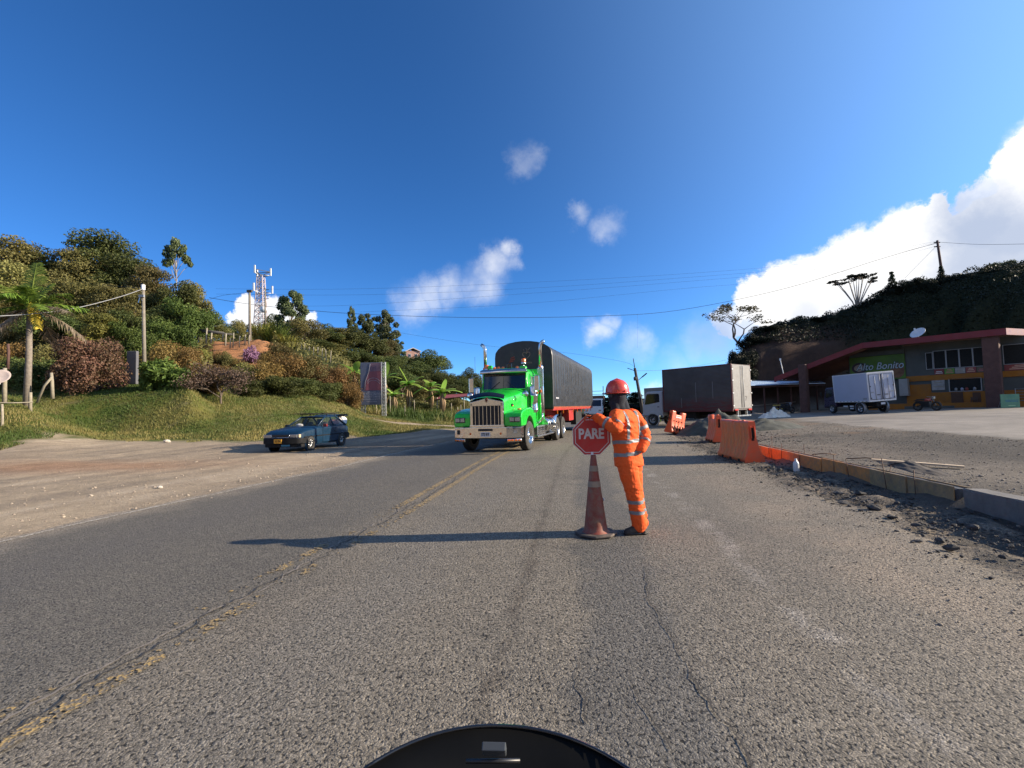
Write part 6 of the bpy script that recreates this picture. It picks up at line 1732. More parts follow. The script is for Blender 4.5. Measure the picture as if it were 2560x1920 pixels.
# ground floor: posters, serving hatch, counters, plinth
xh0, zh1 = wl_(2374, 949); xh1, _ = wl_(2452, 949); _, zh0 = wl_(2374, 978)
lo, hi = sorted((xh0, xh1))
hat = MB().span((lo, y_(WALL - .02), zh0), (hi, y_(WALL - .005), zh1)).build('serving_hatch', m_dk, BLD)
MB().span((lo - .06, y_(WALL - .10), zh0 - .06), (hi + .06, y_(WALL - .02), zh0)).span((lo - .06, y_(WALL - .10), zh1), (hi + .06, y_(WALL - .02), zh1 + .06)).span((lo - .06, y_(WALL - .10), zh0), (lo, y_(WALL - .02), zh1)).span((hi, y_(WALL - .10), zh0), (hi + .06, y_(WALL - .02), zh1)).build('hatch_frame', m_frm, hat)
for q, c_ in ((.2, (.3, .3, .3)), (.45, (.25, .05, .04)), (.6, (.35, .38, .45)), (.8, (.3, .3, .28))):
    MB().lathe([(.001, 0), (.09, 0), (.10, .18), (.06, .24), (.001, .26)], 10, origin=(lo + (hi - lo) * q, y_(WALL - .10), zh0 + .01)).build('jar', mat('counter_jar', c_, .4), hat)
a0, zz1 = wl_(2328, 941); a1, _ = wl_(2362, 941); _, zz0 = wl_(2328, 976); advert(a0, a1, zz0, zz1, 2); 
a0, zz1 = wl_(2456, 941); a1, _ = wl_(2476, 941); _, zz0 = wl_(2456, 968); advert(a0, a1, zz0, zz1, 4)
MB().span((xw1, y_(WALL - .06), G0 - .3), (xr - .01, y_(WALL - .003), zh0 - .07)).build('wall_panel', m_yw, BLD)
for (p0, p1) in ((2378, 2408), (2432, 2452)):
    a0, zt_ = wl_(p0, 981); a1, _ = wl_(p1, 981); MB().span((a0, y_(WALL - .12), G0 - .2), (a1, y_(WALL - .062), zt_)).build('counter_panel', mat('brown_counter', (.09, .045, .025), .8), BLD)
a0, _ = wl_(2330, 1000); 
pln = MB().span((a0 + 4.2, y_(WALL - 1.0), G0 - .4), (xr, y_(WALL - .80), G0 + .52)).build('plinth_wall', m_yw, BLD, bevel=.02)
MB().span((a0 + 1.6, y_(WALL - 1.008), G0 - .3), (a0 - 1.6, y_(WALL - 1.001), G0 + .30)).build('grey_render_patch', m_gw, pln)
# chair behind the plinth
q_, _ = wl_(2434, 1000, WALL - .5)
CH = MB(); CH.span((q_ - .2, y_(WALL - .7), G0 + .42), (q_ + .2, y_(WALL - .3), G0 + .47))
for sx in (-.18, .18):
    for sy in (.32, .68): CH.span((q_ + sx - .02, y_(WALL - sy - .02), G0), (q_ + sx + .02, y_(WALL - sy + .02), G0 + (.95 if sy < .5 else .45)))
CH.span((q_ - .2, y_(WALL - .32), G0 + .7), (q_ + .2, y_(WALL - .29), G0 + .92))
co = CH.build('wooden_chair', mat('dark_wood', (.09, .05, .03), .7)); co.matrix_world = BLD.matrix_world if False else Matrix.Translation((F2.x, F2.y, 0)) @ Matrix.Rotation(LB, 4, 'Z'); tag(co, 'dark wooden chair on the veranda under the serving hatch', 'chair')
# big sign
sx0, sz1 = wl_(2126, 908); sx1, _ = wl_(2262, 884); _, sz1b = wl_(2262, 884); sz0 = sz1b - 2.15
lo, hi = sorted((sx0, sx1)); VSG = WALL
sgn = MB().span((lo, y_(VSG - .16), sz0), (hi, y_(VSG - .06), sz1b)).build('shop_sign', m_grn, BLD)
MB().span((lo, y_(VSG - .16), sz1b + .03), (hi, y_(VSG - .02), sz1b + .42)).build('parapet_strip', m_gw, BLD)
tx = text('Alto Bonito', .78, mat('dark_script_outline', (.02, .05, .05), .6), sgn, ((lo + hi) / 2 - .2, y_(VSG - .17), sz1b - .95), (R(90), 0, 0 if VS > 0 else R(180)), shear=.28, bold=.035, scale=(.95, 1.15, 1))
tx2 = text('Alto Bonito', .78, mat('pale_script', (.42, .50, .52), .6), sgn, ((lo + hi) / 2 - .2, y_(VSG - .18), sz1b - .95), (R(90), 0, 0 if VS > 0 else R(180)), shear=.28, scale=(.95, 1.15, 1))
m_br = mat('brown_food_print', (.16, .075, .035), .7, var=.5, nscale=2.5)
def disc(cx_, cz_, rx_, rz_, m_, dd):
    return MB().prism([(cx_ + rx_ * math.cos(q), cz_ + rz_ * math.sin(q)) for q in np.linspace(0, 2 * math.pi, 22)[:-1]], y_(VSG - dd), y_(VSG - dd + .006), axis='Y').build('sign_print', m_, sgn)
far_ = max(sx0, sx1); near_ = min(sx0, sx1)
disc(near_ + .55, sz0 + .75, .50, .68, m_br, .168); disc(near_ + 1.2, sz0 + .35, .7, .35, m_br, .170); disc(far_ - .75, sz1b - 1.0, .62, .5, mat('dark_plate_print', (.05, .03, .03), .7), .168); disc(far_ - .75, sz1b - 1.0, .42, .32, mat('pale_food_print', (.30, .22, .16), .7, var=.5, nscale=5), .172)
# roof: fascia, deck, joists, columns
fp = [loc(F0), loc(F1), loc(F2), loc(F2 + Vector((5.5, 2.2, .05)))]
TH = .48
for a, b_ in zip(fp, fp[1:]):
    mb = MB(); d_ = (Vector((b_.x - a.x, b_.y - a.y, 0))).normalized(); nrm = Vector((-d_.y, d_.x, 0)) * (VS if True else 1)
    i_ = Vector((0, VS * .10, 0))
    mb.add([a, b_, b_ - Vector((0, 0, TH)), a - Vector((0, 0, TH)), a + i_, b_ + i_, b_ - Vector((0, 0, TH)) + i_, a - Vector((0, 0, TH)) + i_], [(0, 1, 2, 3), (7, 6, 5, 4), (0, 4, 5, 1), (3, 2, 6, 7), (0, 3, 7, 4), (1, 5, 6, 2)])
    mb.build('fascia', m_roofr, BLD)
deck = MB(); bk = [p + Vector((0, VS * 9.0, -.2)) for p in fp]
off = Vector((0, VS * .10, -.03))
for k in range(3):
    a, b_, c_, d_ = fp[k] + off, fp[k + 1] + off, bk[k + 1], bk[k]
    dz = Vector((0, 0, -.12)); deck.add([a, b_, c_, d_, a + dz, b_ + dz, c_ + dz, d_ + dz], [(0, 1, 2, 3), (7, 6, 5, 4), (0, 4, 5, 1), (1, 5, 6, 2), (2, 6, 7, 3), (3, 7, 4, 0)])
deck.build('roof_deck', m_under, BLD)
for k in range(11):                                      # purlins under the sloping wing
    y0 = VS * (.5 + k * .62)
    a, b_ = fp[0], fp[1]
    MB().tube([Vector((a.x, a.y + y0, a.z - .24)), Vector((b_.x, b_.y + y0, b_.z - .24))], .07, 4).build('purlin', mat('purlin_brown', (.11, .045, .03), .8) if k == 0 else bpy.data.materials['purlin_brown'], BLD)
for k in range(4):
    y0 = VS * (.5 + k * .6); a, b_ = fp[1], fp[2]
    MB().tube([Vector((a.x, a.y + y0, a.z - .24)), Vector((b_.x, b_.y + y0, b_.z - .24))], .07, 4).build('purlin', bpy.data.materials['purlin_brown'], BLD)
cx0, _ = wl_(2484, 950, .55); tilt = Vector((.30, 0, 0))
mb = MB(); mb.loft([[Vector((cx0 + u, y_(.55) + w_, z_)) for (u, w_) in ((-.46, -.3), (.46, -.3), (.46, .3), (-.46, .3))] for z_ in (G0 - .4, 6.35)], smooth=False); mb.build('column', m_col, BLD, bevel=.03)
pc = at(2012, 1000, 45.2); pl_ = loc(pc)
MB().span((pl_.x - .32, pl_.y - .3, G0 - .3), (pl_.x + .32, pl_.y + .3, 4.9)).build('column', m_col, BLD, bevel=.03)
# white railing at the far right
ra, _ = wl_(2540, 1000, WALL - 1.0); rz0 = G0 + .5
rl = MB()
for k in range(5): rl.tube([(ra, y_(WALL - 1.0), rz0 + .1 + k * .22), (xr, y_(WALL - 1.0), rz0 + .1 + k * .22)], .018, 5)
rl.tube([(ra, y_(WALL - 1.0), G0), (ra, y_(WALL - 1.0), rz0 + 1.0)], .03, 6); rl.build('railing', m_frm, BLD)
# white switch cabinet left of the mustard wall
a0, zt_ = wl_(2252, 948); a1, _ = wl_(2274, 948); _, zb_ = wl_(2252, 990)
MB().span((a0, y_(WALL - .6), zb_), (a1, y_(WALL - .1), zt_)).build('meter_cabinet', mat('cream_cabinet', (.30, .29, .26), .6), BLD, bevel=.02)

# dish on the canopy roof
def dish(name, p, r, aim, label, mtl):
    D = empty(name, p, 0, label, 'satellite dish')
    a = Vector(aim).normalized(); q = a.to_track_quat('Z', 'Y').to_euler()
    MB().lathe([(.001, 0), (r * .4, r * .03), (r * .75, r * .11), (r, r * .2), (r * .99, r * .225), (r * .75, r * .135), (r * .4, r * .05), (.001, .02)], 26).build('reflector', mtl, D, rot=q, loc=(0, 0, .35))
    tip = Vector((0, 0, .35)) + a * r * 1.0 + Vector((0, 0, .0)); MB().tube([(0, 0, 0), (0, 0, .36)], .03, 8).tube([(0, 0, .2), tip - Vector((0, 0, .3)), tip], .015, 6).box(tip, (.09, .09, .13)).build('feed_arm', m_white, D)
    return D
p = loc(F2).lerp(loc(F1), .47); pw = F2.lerp(F1, .575); dish('satellite_dish', pw + Vv * .5 + Vector((0, 0, -.02)), .55, (-.8, -.25, .75), 'white satellite dish on the red-edged canopy roof', m_white)
# open shelter left of the restaurant, blue-white sheet roof
a = at(1864, 963, 46.5); b_ = at(2064, 957, 49.5)
SH = empty('open_shelter', (0, 0, 0), 0, 'low open shelter with a pale blue sheet roof left of the restaurant', 'shelter')
mb = MB(); bk_ = Vector((1.6, 4.5, .62)); mb.add([a, b_, b_ + bk_, a + bk_, a - Vector((0, 0, .06)), b_ - Vector((0, 0, .06)), b_ + bk_ - Vector((0, 0, .06)), a + bk_ - Vector((0, 0, .06))], [(0, 1, 2, 3), (7, 6, 5, 4), (0, 4, 5, 1), (1, 5, 6, 2), (2, 6, 7, 3), (3, 7, 4, 0)])
mb.build('sheet_roof', mat('pale_blue_roof_sheet', (.50, .66, .88), .25, var=.05), SH)
MB().tube([a + Vector((0, .2, -.2)), b_ + Vector((0, .2, -.2))], .09, 4).build('beam', m_under, SH)
for k in range(6):
    p = a.lerp(b_, (k + .3) / 6) + Vector((.2, .4, 0)); MB().tube([(p.x, p.y, gz(p.x, p.y) - .2), (p.x, p.y, p.z - .2)], .08, 8).build('post', m_under, SH)
p0 = a + Vector((.6, .3, 0)); p1 = b_ + Vector((-3, .3, 0))
MB().tube([(p0.x, p0.y, gz(p0.x, p0.y) + .75), (p1.x, p1.y, gz(p1.x, p1.y) + .85)], .03, 6).build('rail', mat('weathered_rail', (.22, .19, .14), .8), SH)
bw = a + Vector((1.2, 4.2, 0)); bw2 = b_ + Vector((1.2, 4.2, 0)); MB().add([(bw.x, bw.y, 0), (bw2.x, bw2.y, 0), (bw2.x, bw2.y, 3.9), (bw.x, bw.y, 3.9)], [(0, 1, 2, 3)]).build('dark_backing', m_matblack, SH)  # black sheet; the dark under the roof is put into its colour
p = at(1962, 949, 48.4); MB().tube([p, p + Vector((-.35, 0, 2.0))], .035, 6).box(p + Vector((-.35, 0, 2.05)), (.12, .12, .22)).box(p, (.5, .3, .06)).build('antenna_mast', m_white, SH)
for (x, y, d_, w, lb) in ((1944, 1013, 45.0, .9, 'pale yellow tape tied along the rail of the open shelter'), (1950, 1022, 44.6, 1.1, 'lower yellow tape strung in front of the open shelter')):
    p = at(x, y, d_); o_ = MB().box((0, 0, 0), (w, .02, .07)).box((w * .7, 0, .03), (w * .6, .02, .03), rot=(0, R(-8), 0)).build('barrier_tape', mat('yellow_tape', (.6, .45, .10), .5)); o_.location = p; tag(o_, lb, 'tape')
heap('tarp_pile', (20.6, 37.8), 1.5, .6, .75, 'crumpled heap of white tarpaulin on the lot beside the ribbed box truck', 21, .3, mat('white_crumpled_tarp', (.72, .66, .56), .7, bump=.9, bscale=3), amp=1.5)
# green notice board
p = on(2516, 1029, lo=25, hi=36.5); 
GB = empty('notice_board', (34.75, 33.6, gz(34.75, 33.6)), 0, 'pale green notice board standing on the ground by the brown column', 'sign')
bd = MB().span((-.66, -.02, .04), (.66, .02, .98)).build('panel', mat('pale_green_board', (.09, .23, .14), .6, var=.25, nscale=1.5), GB)
for zz, w, c_ in ((.86, .5, (.05, .2, .15)), (.76, .6, (.05, .2, .15)), (.55, .9, (.02, .12, .22)), (.46, .9, (.02, .12, .22)), (.18, .5, (.3, .5, .3))): MB().span((-w / 2 + .1, -.027, zz - .02), (w / 2 + .1, -.021, zz + .02)).build('print_line', mat('board_print', c_, .6), bd)
for s in (-1, 1): MB().tube([(s * .5, .02, .9), (s * .5, .35, 0)], .015, 6).build('leg', m_grey, GB)
# motorcycles
def motorbike(loc_, rz, label, tank, plant=False):
    B = empty('motorcycle', loc_, rz, label, 'motorcycle')
    for y in (-.62, .62):
        w = MB().lathe([(.28, -.07), (.33, -.05), (.33, .05), (.28, .07), (.22, .04), (.22, -.04), (.28, -.07)], 24, origin=(0, y, .33), axis='X').lathe([(.001, -.03), (.05, -.03), (.05, .03), (.001, .03)], 10, origin=(0, y, .33), axis='X')
        for k in range(5):
            q = 2 * math.pi * k / 5; w.tube([(0, y, .33), (0, y + math.cos(q) * .28, .33 + math.sin(q) * .28)], .01, 4)
        w.build('wheel', m_rubber, B)
    MB().tube([(.0, -.62, .33), (.0, -.36, .95)], .03, 6).tube([(-.30, -.22, 1.02), (-.1, -.36, .98), (.1, -.36, .98), (.30, -.22, 1.02)], .015, 6).build('fork', m_grey, B)
    MB().box((0, -.1, .80), (.26, .42, .20), taper=(.7, .8)).build('tank', mat('bike_tank', tank, .3, coat=.6), B, bevel=.05)
    MB().box((0, .36, .80), (.24, .55, .10)).build('seat', m_black, B, bevel=.03)
    MB().box((0, .02, .48), (.28, .50, .40)).box((0, .45, .62), (.22, .5, .2)).tube([(0, -.34, .85), (0, -.1, .45), (0, .2, .4), (0, .6, .36)], .03, 6).build('engine', m_black, B, bevel=.03)
    MB().box((0, -.47, .92), (.18, .12, .18)).build('headlight', m_lamp, B, bevel=.03)
    MB().box((0, .75, .75), (.16, .25, .03), rot=(R(-20), 0, 0)).box((0, -.62, .70), (.14, .4, .02)).build('mudguard', m_black, B)
    return B
p = at(2318, 1020, 34.8); motorbike((p.x, 34.8, gz(p.x, 34.8)), R(15), 'small red and black motorcycle leaning before the mustard wall', (.30, .03, .02))
p = at(1968, 1030, 44.0); motorbike((p.x, 44, gz(p.x, 44)), R(110), 'dark motorcycle parked in the shade of the open shelter', (.02, .02, .025))
# ------------------------------------------------------------------ foliage
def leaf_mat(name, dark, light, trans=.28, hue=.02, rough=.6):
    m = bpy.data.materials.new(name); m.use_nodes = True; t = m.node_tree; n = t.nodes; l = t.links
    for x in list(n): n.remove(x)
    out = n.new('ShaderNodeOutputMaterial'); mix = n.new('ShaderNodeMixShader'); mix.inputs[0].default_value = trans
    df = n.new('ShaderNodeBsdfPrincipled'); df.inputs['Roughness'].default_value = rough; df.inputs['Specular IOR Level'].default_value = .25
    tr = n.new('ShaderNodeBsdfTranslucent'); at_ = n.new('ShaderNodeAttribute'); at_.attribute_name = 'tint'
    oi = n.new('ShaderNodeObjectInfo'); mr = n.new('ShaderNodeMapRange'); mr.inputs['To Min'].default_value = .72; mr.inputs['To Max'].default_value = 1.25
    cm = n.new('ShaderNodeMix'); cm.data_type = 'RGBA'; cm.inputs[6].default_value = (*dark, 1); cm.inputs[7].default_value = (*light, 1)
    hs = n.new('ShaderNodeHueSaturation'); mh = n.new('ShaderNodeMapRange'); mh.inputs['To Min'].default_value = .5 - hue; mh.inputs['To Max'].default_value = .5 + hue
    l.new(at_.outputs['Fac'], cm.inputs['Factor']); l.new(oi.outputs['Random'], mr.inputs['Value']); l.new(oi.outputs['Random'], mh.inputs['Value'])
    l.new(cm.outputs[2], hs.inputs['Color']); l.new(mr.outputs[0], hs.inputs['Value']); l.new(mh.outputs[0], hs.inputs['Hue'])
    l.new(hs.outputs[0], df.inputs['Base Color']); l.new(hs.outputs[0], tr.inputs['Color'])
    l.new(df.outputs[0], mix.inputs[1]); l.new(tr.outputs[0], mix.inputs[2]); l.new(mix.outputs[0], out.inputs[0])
    return m
L_DARK = leaf_mat('dark_green_leaves', (.035, .050, .014), (.135, .155, .042))
L_OLIVE = leaf_mat('olive_leaves', (.065, .066, .020), (.24, .205, .068))
L_GREEN = leaf_mat('fresh_green_leaves', (.045, .085, .018), (.15, .22, .045))
L_YEL = leaf_mat('yellow_green_leaves', (.09, .10, .020), (.28, .27, .06))
L_BROWN = leaf_mat('rust_brown_leaves', (.075, .055, .018), (.30, .175, .058))
L_RED = leaf_mat('pink_brown_leaves', (.085, .075, .03), (.30, .165, .105))
L_DRY = leaf_mat('dry_brown_twigs', (.07, .05, .035), (.19, .135, .09), .1)
L_EUC = leaf_mat('grey_green_leaves', (.045, .060, .025), (.15, .17, .07))
L_SHADE = leaf_mat('shaded_green_leaves', (.007, .010, .005), (.022, .028, .013))  # darker leaf copy: the hill's shade is put into the colour
L_PURP = leaf_mat('purple_blossom', (.12, .06, .08), (.45, .25, .42))
L_BAN = leaf_mat('banana_leaf_green', (.13, .26, .04), (.34, .50, .09), .45)
m_bark = mat('brown_bark', (.12, .09, .065), .9, var=.3, nscale=6, bump=.6, bscale=25)
m_barkp = mat('pale_bark', (.30, .26, .21), .85, var=.25, nscale=6)

def leaf_cloud(blobs, leaf, count, seed, flat=.8, up=.25, elong=1.6, fill=.30):
    """leaves spread through the outer part of every blob; blobs = (x, y, z, r)"""
    g_ = np.random.default_rng(seed); B = np.array(blobs, float); w = B[:, 3] ** 2; w /= w.sum()
    bi = g_.choice(len(B), count, p=w)
    d = g_.normal(size=(count, 3)); d /= np.linalg.norm(d, axis=1)[:, None]
    lump = .62 + .78 * fbm(d[:, 0] * 2.2 + bi * 3.1, d[:, 1] * 2.2 + d[:, 2] * 1.7, seed)
    rr_ = B[bi, 3] * np.clip(lump + g_.normal(0, .10, count) - (g_.random(count) < fill) * g_.random(count) * .6, .1, 1.4)
    P = B[bi, :3] + d * rr_[:, None] * np.array([1, 1, flat])
    nrm = d * .8 + g_.normal(size=(count, 3)) * .75 + np.array([0, 0, up]); nrm /= np.linalg.norm(nrm, axis=1)[:, None]
    a = np.cross(nrm, g_.normal(size=(count, 3))); a /= np.linalg.norm(a, axis=1)[:, None]; b = np.cross(nrm, a)
    s = leaf * g_.uniform(.55, 1.35, count)
    V = np.stack([P - a * (s * elong / 2)[:, None], P - b * (s / 2)[:, None] + nrm * (s * .12)[:, None], P + a * (s * elong / 2)[:, None], P + b * (s / 2)[:, None] + nrm * (s * .12)[:, None]], 1).reshape(-1, 3)
    Fq = np.arange(count * 4).reshape(-1, 4)
    bt = g_.random(len(B))
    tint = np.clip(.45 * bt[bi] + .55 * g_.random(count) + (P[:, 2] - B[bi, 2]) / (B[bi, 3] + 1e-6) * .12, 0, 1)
    return V, Fq, tint

class Proto:                                # trunk mesh + crown mesh, unit height
    def __init__(s, trunk, crown): s.trunk = trunk; s.crown = crown
def mk_proto(name, trunk_mb, blobs, leaf, count, seed, lmat, bark=None, **kw):
    V, Fq, tint = leaf_cloud(blobs, leaf, count, seed, **kw)
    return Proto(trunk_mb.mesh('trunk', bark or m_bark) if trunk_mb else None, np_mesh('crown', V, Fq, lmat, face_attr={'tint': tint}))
def recolour(pr, lmat):
    me = pr.crown.copy(); me.materials[0] = lmat; return Proto(pr.trunk, me)

def p_broad(seed, lmat, n=19, leaf=.019, count=12000, rx=.34, rz=.30, cz=.66, flat=.8):
    r_ = random.Random(seed); bl = []; t = MB(); t.tube([(0, 0, -.03), (.01, 0, .2), (0, .01, .45), (0, 0, .7)], [.030, .022, .016, .008], 7)
    for k in range(n):
        while True:
            x, y, z = (r_.uniform(-1, 1) for _ in range(3))
            if x * x + y * y + z * z < 1: break
        c = (x * rx, y * rx, cz + z * rz); q = r_.uniform(.10, .17); bl.append((*c, q))
        t.tube([(0, 0, .25 + .2 * r_.random()), (c[0] * .5, c[1] * .5, (c[2] + .4) * .5), c], [.010, .006, .002], 5)
    return mk_proto('b', t, bl, leaf, count, seed, lmat, flat=flat)
def p_layer(seed, lmat, leaf=.0165, count=14000):
    r_ = random.Random(seed); bl = []; t = MB(); t.tube([(0, 0, -.03), (.02, 0, .25), (-.01, .01, .5), (0, 0, .85)], [.030, .024, .018, .006], 7)
    for tier in range(6):
        z = .34 + tier * .11; R_ = .40 * (1 - .10 * tier) * r_.uniform(.85, 1.1)
        for k in range(7):
            q = 2 * math.pi * (k + r_.random()) / 7; d = R_ * r_.uniform(.25, 1); c = (math.cos(q) * d, math.sin(q) * d, z + r_.uniform(-.03, .05)); bl.append((*c, r_.uniform(.10, .17)))
            if k % 2: t.tube([(0, 0, z - .12), (c[0] * .6, c[1] * .6, z - .04), c], [.010, .006, .002], 5)
    return mk_proto('l', t, bl, leaf, count, seed, lmat, flat=.48, up=.7)
def p_bush(seed, lmat, leaf=.028, count=9500, n=20, flat=.85, elong=1.6, rx=.52):
    r_ = random.Random(seed); bl = []; t = MB()
    for k in range(n):
        q = r_.random() * 6.28; d = math.sqrt(r_.random()) * rx * .8; zz = r_.uniform(.15, .80) * math.sqrt(max(.05, 1 - (d / rx) ** 2)); c = (math.cos(q) * d, math.sin(q) * d, zz); bl.append((*c, r_.uniform(.16, .24)))
        t.tube([(0, 0, -.05), (c[0] * .4, c[1] * .4, zz * .55), c], [.014, .009, .003], 4)
    return mk_proto('s', t, bl, leaf, count, seed, lmat, flat=flat, elong=elong)
def p_branchy(seed, lmat, spread=.55, trunk_h=.35, lv=4, leaf=.020, per=46, blob=.045, bark=None, bend=.0, fan=3, thick=.016, flat=.55, top_only=False):
    r_ = random.Random(seed); t = MB(); tips = []
    def grow(p, d, L, rad, k):
        pts = [p]; dd = d.copy()
        for i in range(3):
            dd = (dd + Vector((r_.gauss(0, .10), r_.gauss(0, .10), r_.gauss(.03, .05)))).normalized(); pts.append(pts[-1] + dd * L / 3)
        t.tube(pts, [rad, rad * .85, rad * .72, rad * .6], 5 if k < 2 else 4)
        if k >= lv: tips.append(pts[-1]); return
        if k >= lv - 1: tips.append(pts[-1])
        for q in range(fan if k else fan + 1):
            ax = Vector((r_.gauss(0, 1), r_.gauss(0, 1), r_.gauss(0, .35))).normalized()
            nd = (dd * (1 - spread * .5) + ax * spread + Vector((0, 0, .12))).normalized()
            grow(pts[-1] if q < 2 else pts[-2], nd, L * r_.uniform(.62, .85), rad * .58, k + 1)
    grow(Vector((0, 0, -.03)), Vector((bend, 0, 1)).normalized(), trunk_h, thick, 0)
    zmax = max(p.z for p in tips) + blob; s = 1 / zmax
    t.v = [(a * s, b * s, c * s) for a, b, c in t.v]
    bl = [(p.x * s, p.y * s, p.z * s, blob * r_.uniform(.7, 1.3) * s) for p in tips if (not top_only or p.z > zmax * .6)]
    return mk_proto('e', t, bl, leaf, per * len(bl), seed, lmat, bark, flat=flat, up=.5)
def p_conifer(seed, lmat, count=7000):
    r_ = random.Random(seed); bl = []; t = MB(); t.tube([(0, 0, -.03), (0, 0, 1)], [.018, .003], 6)
    for k in range(26):
        z = .08 + .9 * k / 26; R_ = .25 * (1 - z) + .015
        for q in range(6):
            a = r_.random() * 6.28; d = R_ * r_.uniform(.5, 1.15); bl.append((math.cos(a) * d, math.sin(a) * d, z - d * .15, .035 + .03 * (1 - z)))
            t.tube([(0, 0, z + .01), (math.cos(a) * d, math.sin(a) * d, z - d * .15)], [.004, .001], 4)
    return mk_proto('c', t, bl, .018, count, seed, lmat, flat=.35, up=.4, elong=2.4)
def p_cane(seed, lmat, n=260, w=.012):
    g_ = np.random.default_rng(seed); V = []; Fq = []; tint = []
    for k in range(n):
        a = g_.random() * 6.28; r0 = .22 * math.sqrt(g_.random()); h = g_.uniform(.5, 1.0); lean = g_.uniform(.05, .32); c0 = np.array([math.cos(a) * r0, math.sin(a) * r0, 0]); out = np.array([math.cos(a), math.sin(a), 0]); side = np.array([-out[1], out[0], 0]); tt = g_.random()
        prev = None
        for i in range(6):
            t_ = i / 5; p = c0 + out * (lean * t_ ** 2.2) + np.array([0, 0, h * (t_ - .22 * t_ ** 3)]); ww = w * (1 - t_ * .8) * (1.6 if i else 1)
            o_ = len(V); V += [p - side * ww, p + side * ww]
            if prev is not None: Fq.append((prev, prev + 1, o_ + 1, o_)); tint.append(min(1, tt * .7 + t_ * .4))
            prev = o_
    return Proto(None, np_mesh('crown', np.array(V), np.array(Fq), lmat, face_attr={'tint': tint}))

def p_open(seed, lmat, n=12, rx=.20, zlo=.40, leaf=.018, count=6000, rb=(.06, .11), bark=None, thin=.016):
    r_ = random.Random(seed); t = MB(); ax = [(0, 0, -.03), (.015, 0, .3), (-.01, .01, .6), (.01, 0, .97)]; t.tube(ax, [thin, thin * .8, thin * .6, thin * .25], 6); bl = [(.01, 0, .95, .06)]
    for k in range(n):
        z = zlo + (.93 - zlo) * (k + r_.random()) / n; q = k * 2.4 + r_.uniform(-.5, .5); d = rx * r_.uniform(.45, 1.0) * (1.15 - .5 * (z - zlo) / (1 - zlo)); c = (math.cos(q) * d, math.sin(q) * d, z)
        bl.append((*c, r_.uniform(*rb))); t.tube([(0, 0, z - .16), (c[0] * .5, c[1] * .5, z - .06), c], [thin * .5, thin * .3, thin * .1], 4)
    return mk_proto('o', t, bl, leaf, count, seed, lmat, bark, flat=.72, up=.4)
def p_umbrella(seed, lmat):
    r_ = random.Random(seed); t = MB(); bl = []
    for k in range(13):
        q = 2 * math.pi * k / 13 + r_.uniform(-.2, .2); R_ = .34 * r_.uniform(.25, 1.0); zt = .93 - .35 * (R_ / .34) ** 2 * .45 + r_.uniform(-.03, .03); e = Vector((math.cos(q) * R_, math.sin(q) * R_, zt))
        t.tube([(math.cos(q) * .02, math.sin(q) * .02, -.03), (e.x * .25, e.y * .25, .25), (e.x * .62, e.y * .62, .55), e], [.011, .009, .007, .003], 5)
        for j in range(3):
            f = e + Vector((r_.gauss(0, .05), r_.gauss(0, .05), r_.uniform(-.02, .05))); t.tube([e.lerp(Vector((0, 0, .5)), .2), f], [.004, .002], 4); bl.append((f.x, f.y, f.z, r_.uniform(.035, .06)))
    return mk_proto('u', t, bl, .024, 1900, seed, lmat, m_barkp, flat=.4, up=.8)
PR = {
 'broad': [p_broad(1, L_DARK), p_broad(2, L_DARK, n=20), p_broad(3, L_OLIVE, rx=.38)],
 'layer': [p_layer(4, L_OLIVE), p_layer(5, L_DARK), p_layer(6, L_OLIVE)],
 'euca': [p_open(7, L_EUC, 30, .25, .30, bark=m_barkp, count=11000, rb=(.045, .085)), p_open(8, L_EUC, 24, .25, .34, bark=m_barkp, count=9000, rb=(.045, .085)), p_open(9, L_EUC, 11, .17, .74, bark=m_barkp, count=2600, rb=(.03, .055), leaf=.017, thin=.010)],
 'bushd': [p_bush(9, L_DARK), p_bush(10, L_OLIVE)],
}
b0, b1_ = p_bush(11, L_BROWN, leaf=.026), p_bush(12, L_GREEN, leaf=.050, elong=2.6, count=4800)
PR['brown'] = [b0, p_bush(13, L_BROWN, leaf=.024), recolour(PR['bushd'][1], L_OLIVE)]
PR['green'] = [b1_]; PR['red'] = [p_bush(14, L_RED, leaf=.024, count=19000, n=34, rx=.58)]
PR['dry'] = [p_branchy(15, L_DRY, .85, .16, 4, per=30, blob=.07, leaf=.022, fan=3, thick=.012)]
PR['yel'] = [recolour(PR['bushd'][0], L_YEL)]; PR['purple'] = [p_bush(16, L_PURP, leaf=.07, count=1600)]
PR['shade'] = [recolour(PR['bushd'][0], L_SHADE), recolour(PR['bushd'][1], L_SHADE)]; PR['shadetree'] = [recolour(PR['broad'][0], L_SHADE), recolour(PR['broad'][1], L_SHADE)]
PR['sprawl'] = [p_branchy(17, leaf_mat('thin_dark_leaves', (.05, .045, .02), (.12, .10, .05)), .62, .20, 5, per=20, blob=.035, leaf=.018, fan=2, thick=.013, bend=-.35)]
PR['umbrella'] = [p_umbrella(23, L_SHADE)]
PR['conifer'] = [p_conifer(19, leaf_mat('dark_conifer_needles', (.012, .022, .010), (.045, .065, .028)))]
PR['cane'] = [p_cane(20, L_YEL), p_cane(21, L_GREEN)]
PR['light'] = [recolour(PR['broad'][0], L_GREEN), recolour(PR['layer'][0], L_YEL)]

